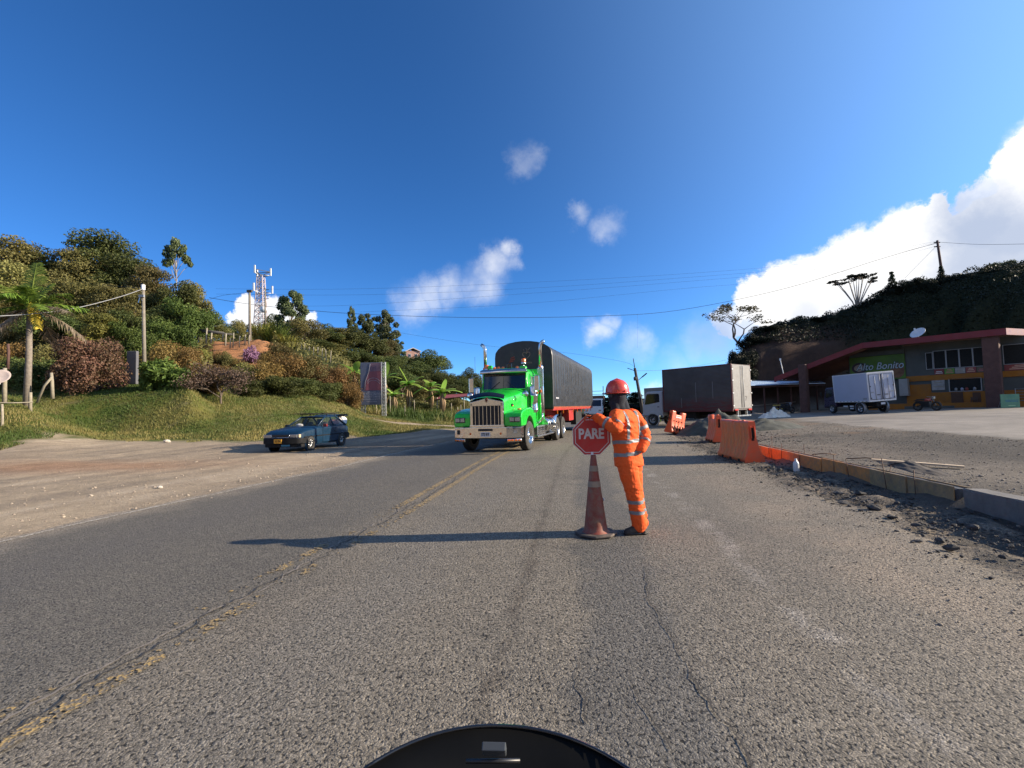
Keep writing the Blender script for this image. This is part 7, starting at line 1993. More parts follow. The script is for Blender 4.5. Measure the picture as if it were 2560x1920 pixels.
def plant(name, px, py_top, d, wpx, kind, label, cat, group=None, v=None, base=None, sink=.15, wr=None):
    t_ = tcol(px); x = t_ * d; z0 = (gz(x, d) if base is None else base) - sink
    zt_ = at(px, py_top, d).z; H = max(zt_ - z0, .4); W = wpx / F * d
    pl_ = PR[kind]; pr = pl_[rnd.randrange(len(pl_)) if v is None else v % len(pl_)]
    nat = wr or {'broad': .78, 'layer': .86, 'euca': .62, 'bushd': 1.25, 'brown': 1.25, 'green': 1.25, 'red': 1.35, 'dry': 1.3, 'yel': 1.25, 'purple': 1.25, 'shade': 1.25, 'shadetree': .78, 'sprawl': 1.0, 'umbrella': .55, 'conifer': .5, 'cane': .8, 'light': .8}[kind]
    sx_ = W / nat
    o_ = empty(name, (x, d, z0), rnd.random() * 6.28 if kind not in ('sprawl', 'umbrella') else 0, label, cat, group, scale=(sx_, sx_, H / 1.0))
    if pr.trunk: link('trunk' if cat == 'tree' else 'stems', pr.trunk, o_)
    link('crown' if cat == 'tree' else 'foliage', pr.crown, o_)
    return o_
GL = 'trees of the dense wood on the left hillside'
LL = 'dark olive tree in the dense wood covering the left hillside'
for (px, py, d, w, k) in ((-180, 600, 54, 190, 'layer'), (-80, 610, 50, 170, 'layer'), (30, 597, 54, 190, 'layer'), (110, 612, 56, 160, 'broad'), (175, 625, 55, 150, 'layer'), (320, 640, 57, 150, 'layer'), (60, 670, 46, 190, 'broad'), (190, 700, 46, 170, 'layer'), (290, 715, 46, 150, 'layer'), (380, 672, 55, 130, 'layer'), (425, 700, 53, 120, 'broad'), (470, 712, 56, 95, 'broad'), (500, 760, 58, 90, 'broad'), (530, 800, 62, 80, 'broad'), (-20, 760, 41, 150, 'bushd'), (140, 775, 41, 150, 'broad'), (350, 775, 43, 130, 'broad'), (415, 770, 45, 120, 'broad'), (-60, 700, 43, 180, 'broad'), (230, 640, 60, 160, 'broad')):
    plant('tree', px, py, d, w, k, LL, 'tree', GL)
plant('tree', 252, 583, 58, 190, 'layer', 'tallest rounded tree crown rising above the left wood', 'tree', v=1)
plant('tree', 436, 596, 60, 76, 'euca', 'thin-trunked tree sticking up alone above the left wood', 'tree', v=2, wr=.42)
plant('tree', 472, 740, 45, 110, 'light', 'sunlit bright green tree at the right end of the left wood', 'tree', v=0)
plant('tree', 430, 790, 41, 110, 'light', 'lower sunlit green tree behind the wooden pole', 'tree', v=0)
plant('tree', 330, 800, 38, 100, 'light', 'green leafy tree just left of the wooden pole', 'tree', v=0)
plant('tree', 245, 785, 37, 130, 'light', 'yellow-green tree behind the pinkish round shrub', 'tree', v=1)
plant('shrub', 226, 822, 31.5, 190, 'red', 'big round shrub with pinkish-brown leaves on the grass bank', 'shrub')
plant('shrub', 414, 880, 31.8, 135, 'green', 'fresh green large-leaved shrub at the foot of the wooden pole', 'shrub')
plant('shrub', 365, 925, 31.2, 40, 'green', 'small green plant left of the large-leaved shrub', 'shrub')
plant('shrub', 552, 895, 32.5, 170, 'dry', 'bare grey-brown twiggy shrub at the end of the grass bank', 'shrub')
plant('shrub', 500, 925, 33.5, 110, 'brown', 'rusty shrub just left of the bare twiggy shrub', 'shrub', v=0)
plant('shrub', 395, 830, 36.5, 110, 'brown', 'rust-brown shrub behind the wooden pole', 'shrub', v=1)
plant('shrub', 465, 850, 38, 110, 'brown', 'brown shrub below the orange earth cut, left end', 'shrub', v=0)
plant('shrub', 85, 868, 33, 170, 'bushd', 'dark shrub in the shade behind the palm trunk', 'shrub', v=0)
plant('shrub', -40, 850, 33, 150, 'bushd', 'dark shrub at the left edge of the photograph', 'shrub', v=1)
plant('shrub', 20, 840, 36, 120, 'brown', 'brown shrub left of the palm under the dead fronds', 'shrub', v=0)
plant('shrub', 130, 850, 35, 120, 'brown', 'brown shrub between the palm and the pinkish round shrub', 'shrub', v=2)
plant('shrub', 500, 862, 43, 60, 'yel', 'small bright yellow-green shrub under the rail shelter', 'shrub')
plant('shrub', 627, 862, 44.0, 46, 'purple', 'purple-flowering shrub against the orange earth cut', 'shrub')
hl_ = 'rusty brown and green shrub in the long hedge above the grass slope'
for (px, py, d, w, k) in ((560, 905, 38, 110, 'brown'), (610, 898, 38.5, 120, 'brown'), (665, 890, 39, 120, 'brown'), (640, 935, 36.5, 110, 'bushd'), (700, 925, 37.5, 120, 'bushd'), (720, 868, 42, 130, 'brown'), (765, 880, 43, 130, 'brown'), (760, 930, 40, 120, 'bushd'), (815, 895, 44, 120, 'brown'), (820, 940, 41.5, 110, 'bushd'), (860, 905, 45, 100, 'brown'), (868, 950, 43, 80, 'brown'), (700, 850, 46, 100, 'bushd'), (545, 935, 35.5, 90, 'brown')):
    plant('shrub', px, py, d, w, k, hl_, 'shrub', 'shrubs of the hedge above the grass slope')
for (px, py, w, lb) in ((566, 872, 50, 'low brown shrub overlapping the left end of the orange earth cut'), (598, 890, 50, 'low brown shrub at the foot of the orange earth cut'), (668, 872, 60, 'brown shrub covering the right end of the orange earth cut'), (540, 868, 40, 'small shrub under the rough rail frame')):
    plant('shrub', px, py, 41.5, w, 'brown', lb, 'shrub')
plant('cane_clump', 652, 790, 52, 60, 'cane', 'tall yellow-green cane clump at the foot of the mast', 'plant', v=0)
plant('cane_clump', 690, 800, 52, 90, 'cane', 'wide green cane clump right of the mast', 'plant', v=1)
plant('cane_clump', 720, 825, 51, 70, 'cane', 'lower yellowish cane clump under the tall grey-green tree', 'plant', v=0)
plant('tree', 731, 725, 74, 112, 'euca', 'tall grey-green open-crowned tree right of the mast', 'tree', v=0, wr=.70)
plant('tree', 880, 765, 88, 44, 'euca', 'narrow tall tree on the middle ridge', 'tree', v=1, wr=.75)
plant('tree', 922, 783, 90, 66, 'euca', 'pair-crowned open tree on the middle ridge', 'tree', v=0)
plant('tree', 966, 774, 86, 84, 'euca', 'tall open grey-green tree standing clear at the right of the middle ridge', 'tree', v=1)
plant('tree', 995, 848, 92, 56, 'euca', 'small open tree just left of the hill house', 'tree', v=0)
plant('tree', 1080, 878, 96, 84, 'broad', 'dark dome-shaped tree right of the hill house', 'tree', v=1, wr=.72)
plant('tree', 1179, 922, 105, 56, 'broad', 'distant dark round tree behind the truck mirror', 'tree', v=1)
plant('tree', 1018, 889, 108, 54, 'broad', 'bushy tree half hiding the left wall of the hill house', 'tree', v=0)
plant('tree', 1042, 893, 106, 54, 'broad', 'bushy tree half hiding the right wall of the hill house', 'tree', v=1)
gm = 'trees of the wood on the middle ridge'; lm = 'bushy olive tree in the wood on the middle ridge behind the bananas'
for (px, py, d, w, k) in ((765, 803, 70, 100, 'broad'), (815, 812, 76, 90, 'broad'), (850, 820, 78, 90, 'layer'), (885, 822, 80, 90, 'broad'), (930, 838, 82, 90, 'broad'), (965, 850, 84, 80, 'layer'), (790, 850, 64, 100, 'broad'), (840, 862, 66, 100, 'layer'), (895, 872, 68, 100, 'broad'), (945, 880, 72, 100, 'broad'), (990, 888, 78, 90, 'layer'), (1040, 905, 82, 90, 'broad'), (1085, 922, 80, 90, 'broad'), (1130, 922, 90, 80, 'broad'), (1150, 950, 84, 80, 'broad'), (1005, 925, 70, 100, 'broad'), (1060, 950, 68, 90, 'layer'), (1110, 960, 70, 90, 'broad'), (1195, 950, 100, 60, 'broad'), (740, 850, 60, 90, 'broad'), (590, 805, 80, 60, 'broad'), (560, 812, 72, 60, 'broad'), (620, 812, 84, 50, 'broad'), (1230, 975, 110, 60, 'broad'), (930, 925, 62, 90, 'broad'), (685, 790, 84, 60, 'broad')):
    plant('tree', px, py, d, w, k, lm, 'tree', gm)
for (px, py, w, d_, lb) in ((890, 985, 60, 50, 'low green bush behind the left leg of the billboard'), (955, 985, 70, 53, 'green bush between the billboard and the banana plants'), (1055, 995, 90, 55, 'dark green bush under the middle banana plants'), (1140, 990, 70, 58, 'bush beside the red-roofed shed')):
    plant('shrub', px, py, d_, w, 'bushd', lb, 'shrub')
# right: vegetation on the shaded hill
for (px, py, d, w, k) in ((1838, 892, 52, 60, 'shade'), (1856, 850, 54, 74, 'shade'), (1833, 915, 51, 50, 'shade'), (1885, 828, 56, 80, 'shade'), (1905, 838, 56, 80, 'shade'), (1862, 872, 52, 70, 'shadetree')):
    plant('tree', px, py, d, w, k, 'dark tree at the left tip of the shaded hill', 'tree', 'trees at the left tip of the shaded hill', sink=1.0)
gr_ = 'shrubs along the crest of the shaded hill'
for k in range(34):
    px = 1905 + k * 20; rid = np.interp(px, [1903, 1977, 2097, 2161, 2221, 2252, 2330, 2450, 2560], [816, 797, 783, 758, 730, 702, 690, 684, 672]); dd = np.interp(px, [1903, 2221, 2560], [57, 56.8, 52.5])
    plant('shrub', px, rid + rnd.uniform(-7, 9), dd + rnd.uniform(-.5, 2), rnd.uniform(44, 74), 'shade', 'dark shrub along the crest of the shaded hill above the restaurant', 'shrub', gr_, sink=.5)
plant('tree', 1874, 752, 56.5, 168, 'sprawl', 'wide sprawling thin-leaved tree at the left end of the hill crest', 'tree', wr=.85, sink=.3)
plant('tree', 2160, 684, 57, 90, 'umbrella', 'umbrella-shaped tree with many pale stems on the hill crest', 'tree', wr=.62)
plant('tree', 2251, 676, 57, 16, 'conifer', 'tiny star-shaped conifer on the crest left of the pole', 'tree', wr=.26)
plant('tree', 2377, 662, 55.5, 26, 'conifer', 'small conifer on the crest right of the pole', 'tree', wr=.5)
plant('tree', 2525, 642, 57, 90, 'bushd', 'sunlit bushy tree behind the hill crest at the right edge', 'tree', v=0)
plant('tree', 2490, 662, 57, 50, 'bushd', 'dark low tree left of the sunlit one at the right edge', 'tree', v=0)
plant('tree', 1543, 958, 62, 110, 'conifer', 'dark conifer just behind the flagman, left one', 'tree', wr=.52)
plant('tree', 1590, 978, 64, 96, 'conifer', 'dark conifer just behind the flagman, right one', 'tree', wr=.52)
plant('tree', 1565, 1003, 60, 90, 'shadetree', 'low dark tree at the foot of the two conifers', 'tree')
plant('shrub', 1640, 1035, 42, 30, 'green', 'small green roadside bush before the grey-white truck cab', 'shrub')

# undergrowth mass over both hillsides
def cover(name, test, n, leaf, lmat, seed, lift=.4, label=None):
    g_ = np.random.default_rng(seed); X = g_.uniform(-95, 75, n * 9); Y = g_.uniform(28, 120, n * 9); m = test(X, Y); X = X[m][:n]; Y = Y[m][:n]
    Z = terr(X, Y) + g_.random(len(X)) * lift * (fbm(X * .5, Y * .5, seed) * 2); cnt = len(X); P = np.stack([X, Y, Z], 1)
    nrm = g_.normal(size=(cnt, 3)) + np.array([0, -.6, 1.0]); nrm /= np.linalg.norm(nrm, axis=1)[:, None]; a = np.cross(nrm, g_.normal(size=(cnt, 3))); a /= np.linalg.norm(a, axis=1)[:, None]; b = np.cross(nrm, a)
    s = leaf * g_.uniform(.5, 1.5, cnt); V = np.stack([P - a * s[:, None], P - b * (s * .6)[:, None], P + a * s[:, None], P + b * (s * .6)[:, None]], 1).reshape(-1, 3)
    me = np_mesh(name, V, np.arange(cnt * 4).reshape(-1, 4), lmat, face_attr={'tint': np.clip(g_.random(cnt) * .6 + fbm(X * .3, Y * .3, seed + 2) * .6 - .1, 0, 1)})
    return tag(link(name, me), label, kind='stuff')
PXf = lambda X, Y: 1280 + F * X / np.maximum(Y, 4)
GE = lambda X, Y: np.interp(PXf(X, Y), [-400, 0, 250, 470, 535, 650, 760, 850, 920, 1000, 1090, 1240], [33, 34, 36, 35, 37, 41, 42, 43, 50, 55, 60, 70])
cover('undergrowth', lambda X, Y: (PXf(X, Y) < 1250) & (Y > GE(X, Y)) & (Y < 105) & ~((np.abs(PXf(X, Y) - 605) < 75) & (Y < 52)), 120000, .14, L_OLIVE, 1, 1.3)
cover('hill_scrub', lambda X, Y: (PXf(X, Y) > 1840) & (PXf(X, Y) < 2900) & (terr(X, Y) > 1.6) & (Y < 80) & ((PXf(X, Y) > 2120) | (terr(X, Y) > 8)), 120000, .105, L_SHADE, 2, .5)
# grass: tufts on bank, verge and ridge
def tufts(name, test, n, h, lmat, seed, box=(-60, 20, 18, 62)):
    g_ = np.random.default_rng(seed); X = g_.uniform(box[0], box[1], n * 8); Y = g_.uniform(box[2], box[3], n * 8); m = test(X, Y); X = X[m][:n]; Y = Y[m][:n]; Z = terr(X, Y); cnt = len(X)
    V = []; 
    a = g_.random(cnt) * 6.28; hh = h * g_.uniform(.4, 1.5, cnt) * (.5 + fbm(X * .9, Y * .9, seed)); lean = g_.normal(0, .35, (cnt, 2)) * hh[:, None]; w = .022 + .25 * hh * .12
    P0 = np.stack([X - np.cos(a) * w, Y - np.sin(a) * w, Z - .02], 1); P1 = np.stack([X + np.cos(a) * w, Y + np.sin(a) * w, Z - .02], 1); P2 = np.stack([X + lean[:, 0], Y + lean[:, 1], Z + hh], 1)
    V = np.stack([P0, P1, P2], 1).reshape(-1, 3); me = np_mesh(name, V, np.arange(cnt * 3).reshape(-1, 3), lmat, face_attr={'tint': np.clip(g_.random(cnt) * .5 + (fbm(X * .35, Y * .35, 3) - .42) * 3, 0, 1)})
    return tag(link(name, me), kind='stuff')
L_GRS = leaf_mat('grass_blades', (.060, .090, .018), (.23, .185, .065), .25)
GS0 = lambda X, Y: np.interp(PXf(X, Y), [-400, 0, 150, 635, 760, 853, 1048, 1160, 1240], [17, 19.5, 23.8, 24.5, 26, 27.5, 33.5, 38, 42])
tufts('grass', lambda X, Y: (PXf(X, Y) < 1200) & (PXf(X, Y) > -350) & (Y > GS0(X, Y) + .3 + 2 * (vnoise(X, Y, 4) - .5)) & (Y < GE(X, Y) + 1) & ~((np.abs(Y - 39.5) < 1.2) & (PXf(X, Y) > 925)), 130000, .10, L_GRS, 5)
tufts('tall_grass', lambda X, Y: (PXf(X, Y) < 1200) & (PXf(X, Y) > 860) & (Y > 46) & (Y < 62), 16000, .75, L_GRS, 6)

# banana plants
def banana(px, py, d, H, label, seed, nleaf=8):
    r_ = random.Random(seed); t_ = tcol(px); x = t_ * d; z0 = gz(x, d) - .1; top = at(px, py, d).z; B = empty('banana_plant', (x, d, z0), 0, label, 'plant'); hs = max(top - z0, 1.2)
    MB().tube([(0, 0, 0), (.05, 0, hs * .5), (0, 0, hs)], [.15, .12, .08], 8).build('stem', mat('banana_stem', (.22, .16, .09), .85, var=.3), B)
    dd = MB()
    for k in range(7):
        a = r_.random() * 6.28; dd.tube([(math.cos(a) * .1, math.sin(a) * .1, hs * .9), (math.cos(a) * .3, math.sin(a) * .3, hs * .6), (math.cos(a) * .22, math.sin(a) * .22, hs * .25)], [.05, .09, .03], 4)
    dd.build('dead_leaves', mat('dead_banana_leaf', (.24, .16, .09), .9, var=.3), B)
    for k in range(nleaf):
        a = 2 * math.pi * k / nleaf + r_.uniform(-.3, .3); L_ = H * r_.uniform(.75, 1.1); up = r_.uniform(.35, 1.25) if k % 2 else r_.uniform(-.1, .6); V = []; Fq = []; w0 = .36
        out = Vector((math.cos(a), math.sin(a), 0)); side = Vector((-out.y, out.x, 0)); N = 8
        for i in range(N + 1):
            u = i / N; c = out * (L_ * u * math.cos(up) * .95) + Vector((0, 0, L_ * (math.sin(up) * u - .38 * u * u * (1 if up < 1 else .4)))); w = w0 * (math.sin(math.pi * min(1, .06 + u * .94)) ** .55) * (1 if i < N else .1)
            V += [c - side * w + Vector((0, 0, -.10 * w0 * 2)), c, c + side * w + Vector((0, 0, -.10 * w0 * 2))]
            if i: o_ = 3 * i; Fq += [(o_ - 3, o_ - 2, o_ + 1, o_), (o_ - 2, o_ - 1, o_ + 2, o_ + 1)]
        me = np_mesh('leaf', np.array([tuple(v) for v in V]), np.array(Fq), L_BAN, smooth=True, face_attr={'tint': [r_.random()] * len(Fq)})
        link('leaf', me, B, (0, 0, hs * .97))
banana(889, 928, 50, 2.6, 'tallest banana plant, left of the billboard', 1)
banana(962, 942, 51, 2.2, 'banana plant directly right of the billboard', 2)
banana(1023, 958, 52, 2.6, 'broad banana plant with a brown stem in the middle of the row', 3, 9)
banana(1077, 962, 54, 2.3, 'banana plant with one upright leaf right of the broad one', 4, 7)
banana(1106, 978, 52, 2.3, 'low banana plant nearest the green truck', 5, 8)
banana(985, 985, 50, 1.5, 'short banana sprout between the billboard and the broad plant', 6, 6)

# coconut-like palm on the left bank
pp = col(66, 27.3); PA = empty('palm_tree', pp, 0, 'palm tree with green fronds and hanging dead ones at the left edge', 'tree')
ptop = at(74, 775, 27.3) - pp
MB().tube([(0, 0, -.2), ptop * .5 + Vector((.05, 0, 0)), ptop + Vector((0, 0, .1))], [.19, .15, .13], 12).build('trunk', mat('ringed_palm_trunk', (.19, .16, .13), .9, var=.35, nscale=9, bump=.6, bscale=8), PA)
def frond(a, up, L_, droop, mtl, seed, dens=34):
    r_ = random.Random(seed); out = Vector((math.cos(a), math.sin(a), 0)); side = Vector((-out.y, out.x, 0)); mb = MB(); pts = []
    for i in range(12):
        u = i / 11; pts.append(out * (L_ * u * math.cos(up)) + Vector((0, 0, L_ * (math.sin(up) * u - droop * u * u))))
    mb.tube(pts, [.035 * (1 - .8 * i / 11) for i in range(12)], 4)
    V = []; Fq = []
    for k in range(dens):
        u = .12 + .88 * k / dens; i = min(10, int(u * 11)); f = u * 11 - i; c = pts[i].lerp(pts[i + 1], f); tg_ = (pts[i + 1] - pts[i]).normalized(); ll = L_ * .30 * math.sin(math.pi * (.12 + .8 * u)) + .1
        for s in (-1, 1):
            e = c + side * s * ll * .75 + tg_ * ll * .5 + Vector((0, 0, -ll * r_.uniform(.15, .6))); m_ = c.lerp(e, .5) + Vector((0, 0, ll * .10)); w = tg_ * .035
            V += [c - w, c + w, m_ + w, m_ - w, e]; o_ = len(V) - 5; Fq += [(o_, o_ + 1, o_ + 2, o_ + 3), (o_ + 3, o_ + 2, o_ + 4, o_ + 4)]
    me = bpy.data.meshes.new('frond'); vs = [tuple(v) for v in mb.v] + [tuple(v) for v in V]; o0 = len(mb.v)
    fs = list(mb.f) + [tuple(dict.fromkeys(q + o0 for q in f)) for f in Fq]; me.from_pydata(vs, [], fs); me.materials.append(mtl)
    a_ = me.attributes.new('tint', 'FLOAT', 'FACE'); a_.data.foreach_set('value', [r_.random() for _ in fs]); return me
L_PALM = leaf_mat('palm_green', (.07, .12, .02), (.24, .32, .05), .35); L_PDEAD = leaf_mat('palm_dead_brown', (.10, .075, .05), (.26, .20, .14), .15)
for k, (a, up, L_, dr) in enumerate(((R(200), 1.05, 3.0, .45), (R(95), 1.45, 3.3, .15), (R(60), 1.2, 2.6, .3), (R(10), .75, 2.7, .35), (R(330), .35, 2.5, .5), (R(160), .8, 2.8, .5), (R(185), .3, 2.7, .55), (R(220), .7, 2.5, .5), (R(270), .9, 2.4, .6), (R(300), 1.1, 2.5, .5), (R(130), 1.2, 2.9, .4), (R(30), .4, 2.8, .35))):
    link('frond', frond(a, up, L_, dr, L_PALM, k), PA, ptop + Vector((0, 0, .1)))
for k, (a, up, L_, dr) in enumerate(((R(350), .25, 2.9, .35), (R(20), -.1, 2.7, .55), (R(180), -.1, 2.5, .7), (R(205), .0, 2.4, .8), (R(250), -.4, 2.0, .6), (R(100), -.2, 2.2, .7))):
    link('dead_frond', frond(a, up, L_, dr, L_PDEAD, 30 + k), PA, ptop)
link('yellow_frond', frond(R(-15), -.9, 1.3, .5, leaf_mat('yellow_frond', (.40, .28, .03), (.6, .42, .06)), 50), PA, ptop + Vector((.1, -.1, .5)))
# ------------------------------------------------------------------ poles, mast, wires, billboard, fences, house
m_pole = mat('weathered_grey_pole', (.19, .165, .13), .85, var=.25, nscale=4, bump=.3, bscale=20)
m_poled = mat('dark_pole', (.06, .055, .05), .85)
m_wire = mat('black_cable', (.02, .02, .02), .6)
m_latt = mat('galvanised_lattice', (.42, .43, .42), .5, .3)
def pole(px, pyb, pyt, d, r, label, mtl=m_pole, topdx=0.0, cap=True, zb=None):
    b_ = at(px, pyb, d); t_ = at(px + topdx, pyt, d); P = empty('utility_pole', (b_.x, d, b_.z), 0, label, 'pole'); v = t_ - b_
    MB().tube([Vector((0, 0, -.8)), v], [r, r * .72], 10).build('shaft', mtl, P); return P, v, t_
P1, v1_, T1 = pole(362, 944, 714, 32.5, .13, 'weathered wooden pole with a white top on the left grass bank', topdx=-4)
MB().lathe([(.12, 0), (.12, .35), (.03, .38)], 10, origin=v1_ - Vector((0, 0, .3))).build('white_cap', m_white, P1)
MB().box(v1_ + Vector((0, -.12, -.75)), (.34, .14, .16)).build('junction_box', m_grey, P1)
MB().box(v1_ + Vector((-.2, -.05, -.95)), (.05, .05, .5), rot=(0, .3, 0)).build('insulator', m_steel, P1)
for k in range(12): MB().box(v1_ * (.12 + k * .065) + Vector((0, -.10, 0)), (.05, .05, .035)).build('step_bolt', m_steel, P1)
P2, v2_, T2 = pole(625, 860, 729, 49, .15, 'pale grey pole standing at the top of the orange earth cut', topdx=-1)
MB().box(v2_ + Vector((0, 0, .05)), (.5, .25, .22)).build('cross_arm', m_poled, P2)
P3, v3_, T3 = pole(663, 800, 720, 78, .14, 'thin pole with brackets just right of the lattice mast', topdx=0)
for k in range(4): MB().box(v3_ + Vector((.3, 0, -.3 - k * .5)), (.6, .08, .08)).build('bracket', m_poled, P3)
P4, v4_, T4 = pole(605, 835, 799, 84, .12, 'small distant pole left of the pole on the earth cut', m_poled)
P5, v5_, T5 = pole(1611, 1035, 920, 40, .15, 'dark leaning utility pole with a street lamp behind the flagman', m_poled, topdx=-24)
MB().tube([v5_, v5_ + Vector((-.10, 0, .8))], .035, 6).build('mast_head', m_poled, P5)
MB().tube([v5_ + Vector((.05, 0, -.25)), v5_ + Vector((-.62, 0, 0.0))], .03, 6).build('side_arm', m_poled, P5)
MB().tube([v5_ + Vector((.12, 0, -1.15)), v5_ + Vector((.35, 0, -.95)), v5_ + Vector((.70, 0, -.68))], [.03, .03, .05], 6).box(v5_ + Vector((.78, 0, -.62)), (.5, .16, .09), rot=(0, R(-38), 0)).build('street_lamp', m_poled, P5, bevel=.02)
MB().lathe([(.001, -.25), (.12, -.25), (.14, .0), (.001, .12)], 10, origin=v5_ + Vector((-.02, -.05, -.8))).build('transformer', m_poled, P5)
P6, v6_, T6 = pole(2357, 690, 601, 56, .16, 'leaning wooden pole on the crest of the shaded hill', m_col, topdx=-14)
for dz in (.25, .75): MB().box(v6_ + Vector((-.05, 0, -dz)), (.7, .1, .1)).build('cross_arm', m_poled, P6)
# lattice telecom mast
def lattice(name, b_, t_, w0, w1, parent, nseg, r=.05, mtl=m_latt):
    mb = MB(); cs_ = ((-1, -1), (1, -1), (1, 1), (-1, 1))
    def pt(c, u): w = w0 + (w1 - w0) * u; return b_.lerp(t_, u) + Vector((c[0] * w / 2, c[1] * w / 2, 0))
    for c in cs_: mb.tube([pt(c, 0), pt(c, 1)], r, 5)
    for k in range(nseg):
        for q in range(4):
            a, b2 = cs_[q], cs_[(q + 1) % 4]; mb.tube([pt(a, k / nseg), pt(b2, (k + 1) / nseg)], r * .6, 4); mb.tube([pt(b2, k / nseg), pt(a, (k + 1) / nseg)], r * .6, 4); mb.tube([pt(a, k / nseg), pt(b2, k / nseg)], r * .6, 4)
    return mb.build(name, mtl, parent)
mb_ = at(652, 830, 92); mt_ = at(652, 690, 92); MT = empty('telecom_mast', (mb_.x, mb_.y, mb_.z - 3), 0, 'tall lattice telecom mast with white antennas on the ridge', 'mast')
o = Vector((0, 0, 0)); tt = Vector((0, 0, mt_.z - mb_.z + 3)); lattice('lattice_tower', o, tt, 2.2, 1.0, MT, 12, .09, mat('banded_mast_paint', (.45, .38, .38), .6, var=.3, nscale=.8))
hf_ = MB()
for zz in (.1, .9): hf_.tube([tt + Vector((math.cos(R(120 * k + 20)) * (1.3 + .4 * zz), math.sin(R(120 * k + 20)) * (1.3 + .4 * zz), zz)) for k in (0, 1, 2, 0)], .07, 5)
for k in range(3): hf_.tube([tt, tt + Vector((math.cos(R(120 * k + 20)) * 1.7, math.sin(R(120 * k + 20)) * 1.7, .9))], .07, 5)
hf_.build('head_frame', m_poled, MT)
for k, a in enumerate((20, 140, 260)):
    q = R(a)
    for rr_, zz in ((1.7, .2), (2.0, -3.3)):
        MB().box(tt + Vector((math.cos(q) * rr_, math.sin(q) * rr_, zz + .7)), (.24, .24, 1.5)).tube([tt + Vector((0, 0, zz)), tt + Vector((math.cos(q) * rr_, math.sin(q) * rr_, zz))], .06, 5).build('antenna_panel', m_white, MT)
MB().lathe([(.001, -.2), (.6, -.1), (.65, .15), (.001, .25)], 14, origin=Vector((.9, -.9, tt.z * .52)), axis='Y').build('microwave_dish', m_white, MT)
# wires
def wire(pts_px, r, label, name='overhead_wire', mtl=m_wire, n=6):
    pts = [at(*p) for p in pts_px]; out = []
    for i in range(len(pts) - 1):                      # smooth through the given points
        p0 = pts[max(i - 1, 0)]; p1, p2 = pts[i], pts[i + 1]; p3 = pts[min(i + 2, len(pts) - 1)]
        for k in range(n):
            t_ = k / n; out.append(.5 * ((2 * p1) + (p2 - p0) * t_ + (2 * p0 - 5 * p1 + 4 * p2 - p3) * t_ ** 2 + (-p0 + 3 * p1 - 3 * p2 + p3) * t_ ** 3))
    out.append(pts[-1]); o_ = MB().tube(out, r, 5).build(name, mtl); return tag(o_, label, 'cable')
wire([(523, 744, 50), (600, 757, 50), (700, 769, 50), (900, 785, 50), (1200, 794, 52), (1500, 790, 54), (1700, 775, 56), (1960, 722, 56), (2200, 648, 56), (2343, 607, 56)], .022, 'thick black cable sagging across the whole valley below the faint wires')
fw = [((540, 722, 52), (900, 722, 52), (1300, 707, 54), (1700, 685, 56), (2050, 655, 58), (2341, 603, 56)), ((540, 735, 52), (900, 737, 52), (1300, 722, 54), (1700, 695, 56), (2050, 664, 58), (2341, 606, 56)), ((700, 765, 52), (900, 762, 52), (1300, 735, 54), (1700, 705, 56), (2050, 672, 58), (2341, 609, 56)), ((900, 780, 52), (1300, 760, 54), (1700, 722, 56), (2050, 690, 58), (2341, 615, 56))]
for k, w_ in enumerate(fw): wire(w_, .0085, ('topmost', 'second', 'third', 'lowest')[k] + ' of the four faint thin wires high over the road')
wire([(358, 722, 32.5), (300, 742, 31), (200, 768, 29), (100, 783, 27), (0, 790, 25), (-80, 793, 23.5)], .024, 'thick pale cable from the left wooden pole to the left edge', mtl=mat('pale_cable', (.25, .25, .25), .5))
wire([(357, 720, 32.5), (250, 712, 45), (150, 700, 60)], .010, 'thin wire from the left wooden pole back into the wood')
wire([(2343, 605, 56), (2450, 611, 50), (2600, 609, 42)], .016, 'taut cable from the crest pole to the right edge')
wire([(2344, 612, 56), (2262, 695, 56.5)], .014, 'slanting guy wire left of the crest pole')
wire([(960, 825, 50), (1100, 848, 50), (1240, 867, 50), (1400, 880, 50), (1560, 905, 46), (1590, 927, 40)], .009, 'faint wire passing behind the truck stacks to the lamp pole')
wire([(1590, 927, 40), (1700, 922, 44), (1815, 900, 56)], .010, 'faint wire from the lamp pole towards the shaded hill')
wire([(625, 731, 49), (560, 738, 50), (525, 748, 52)], .014, 'short wire left of the pole on the earth cut')
wire([(1594, 785, 53), (1594, 870, 53)], .006, 'thin vertical wire hanging from the thick black cable')
# billboard
bc = at(930, 1052, 45.5); zb = gz(bc.x, 45.5); BB = empty('billboard', (bc.x, 45.5, zb), R(6), 'faded blue billboard with a red bottle picture on lattice legs', 'billboard')
zt1 = at(930, 906, 45.5).z - zb; zt0 = at(930, 1012, 45.5).z - zb; hw = 26.5 / F * 45.5
m_bb = mat('faded_navy_poster', (.070, .085, .135), .6, var=.15, nscale=1.2); m_br_ = mat('faded_red_poster', (.19, .055, .075), .6, var=.2, nscale=1.5); m_bt = mat('faded_pale_print', (.24, .25, .30), .6)
pn = MB().span((-hw, -.04, zt0), (hw, .04, zt1)).build('poster_panel', m_bb, BB); HH = zt1 - zt0
def bottle(sc, y, mtl, x0=.22):
    pr_ = [(-.98, .34), (-.90, .50), (-.72, .66), (-.50, .78), (-.34, .92), (-.26, .985)]
    pl_ = [(max(-hw + .02, (x0 + a * sc) * hw), zt0 + HH * (b_ * 1.0)) for a, b_ in pr_] + [(hw - .02, zt0 + HH * .985), (hw - .02, zt0 + HH * .34)]
    return MB().prism(pl_, y, y + .006).build('bottle_print', mtl, pn)
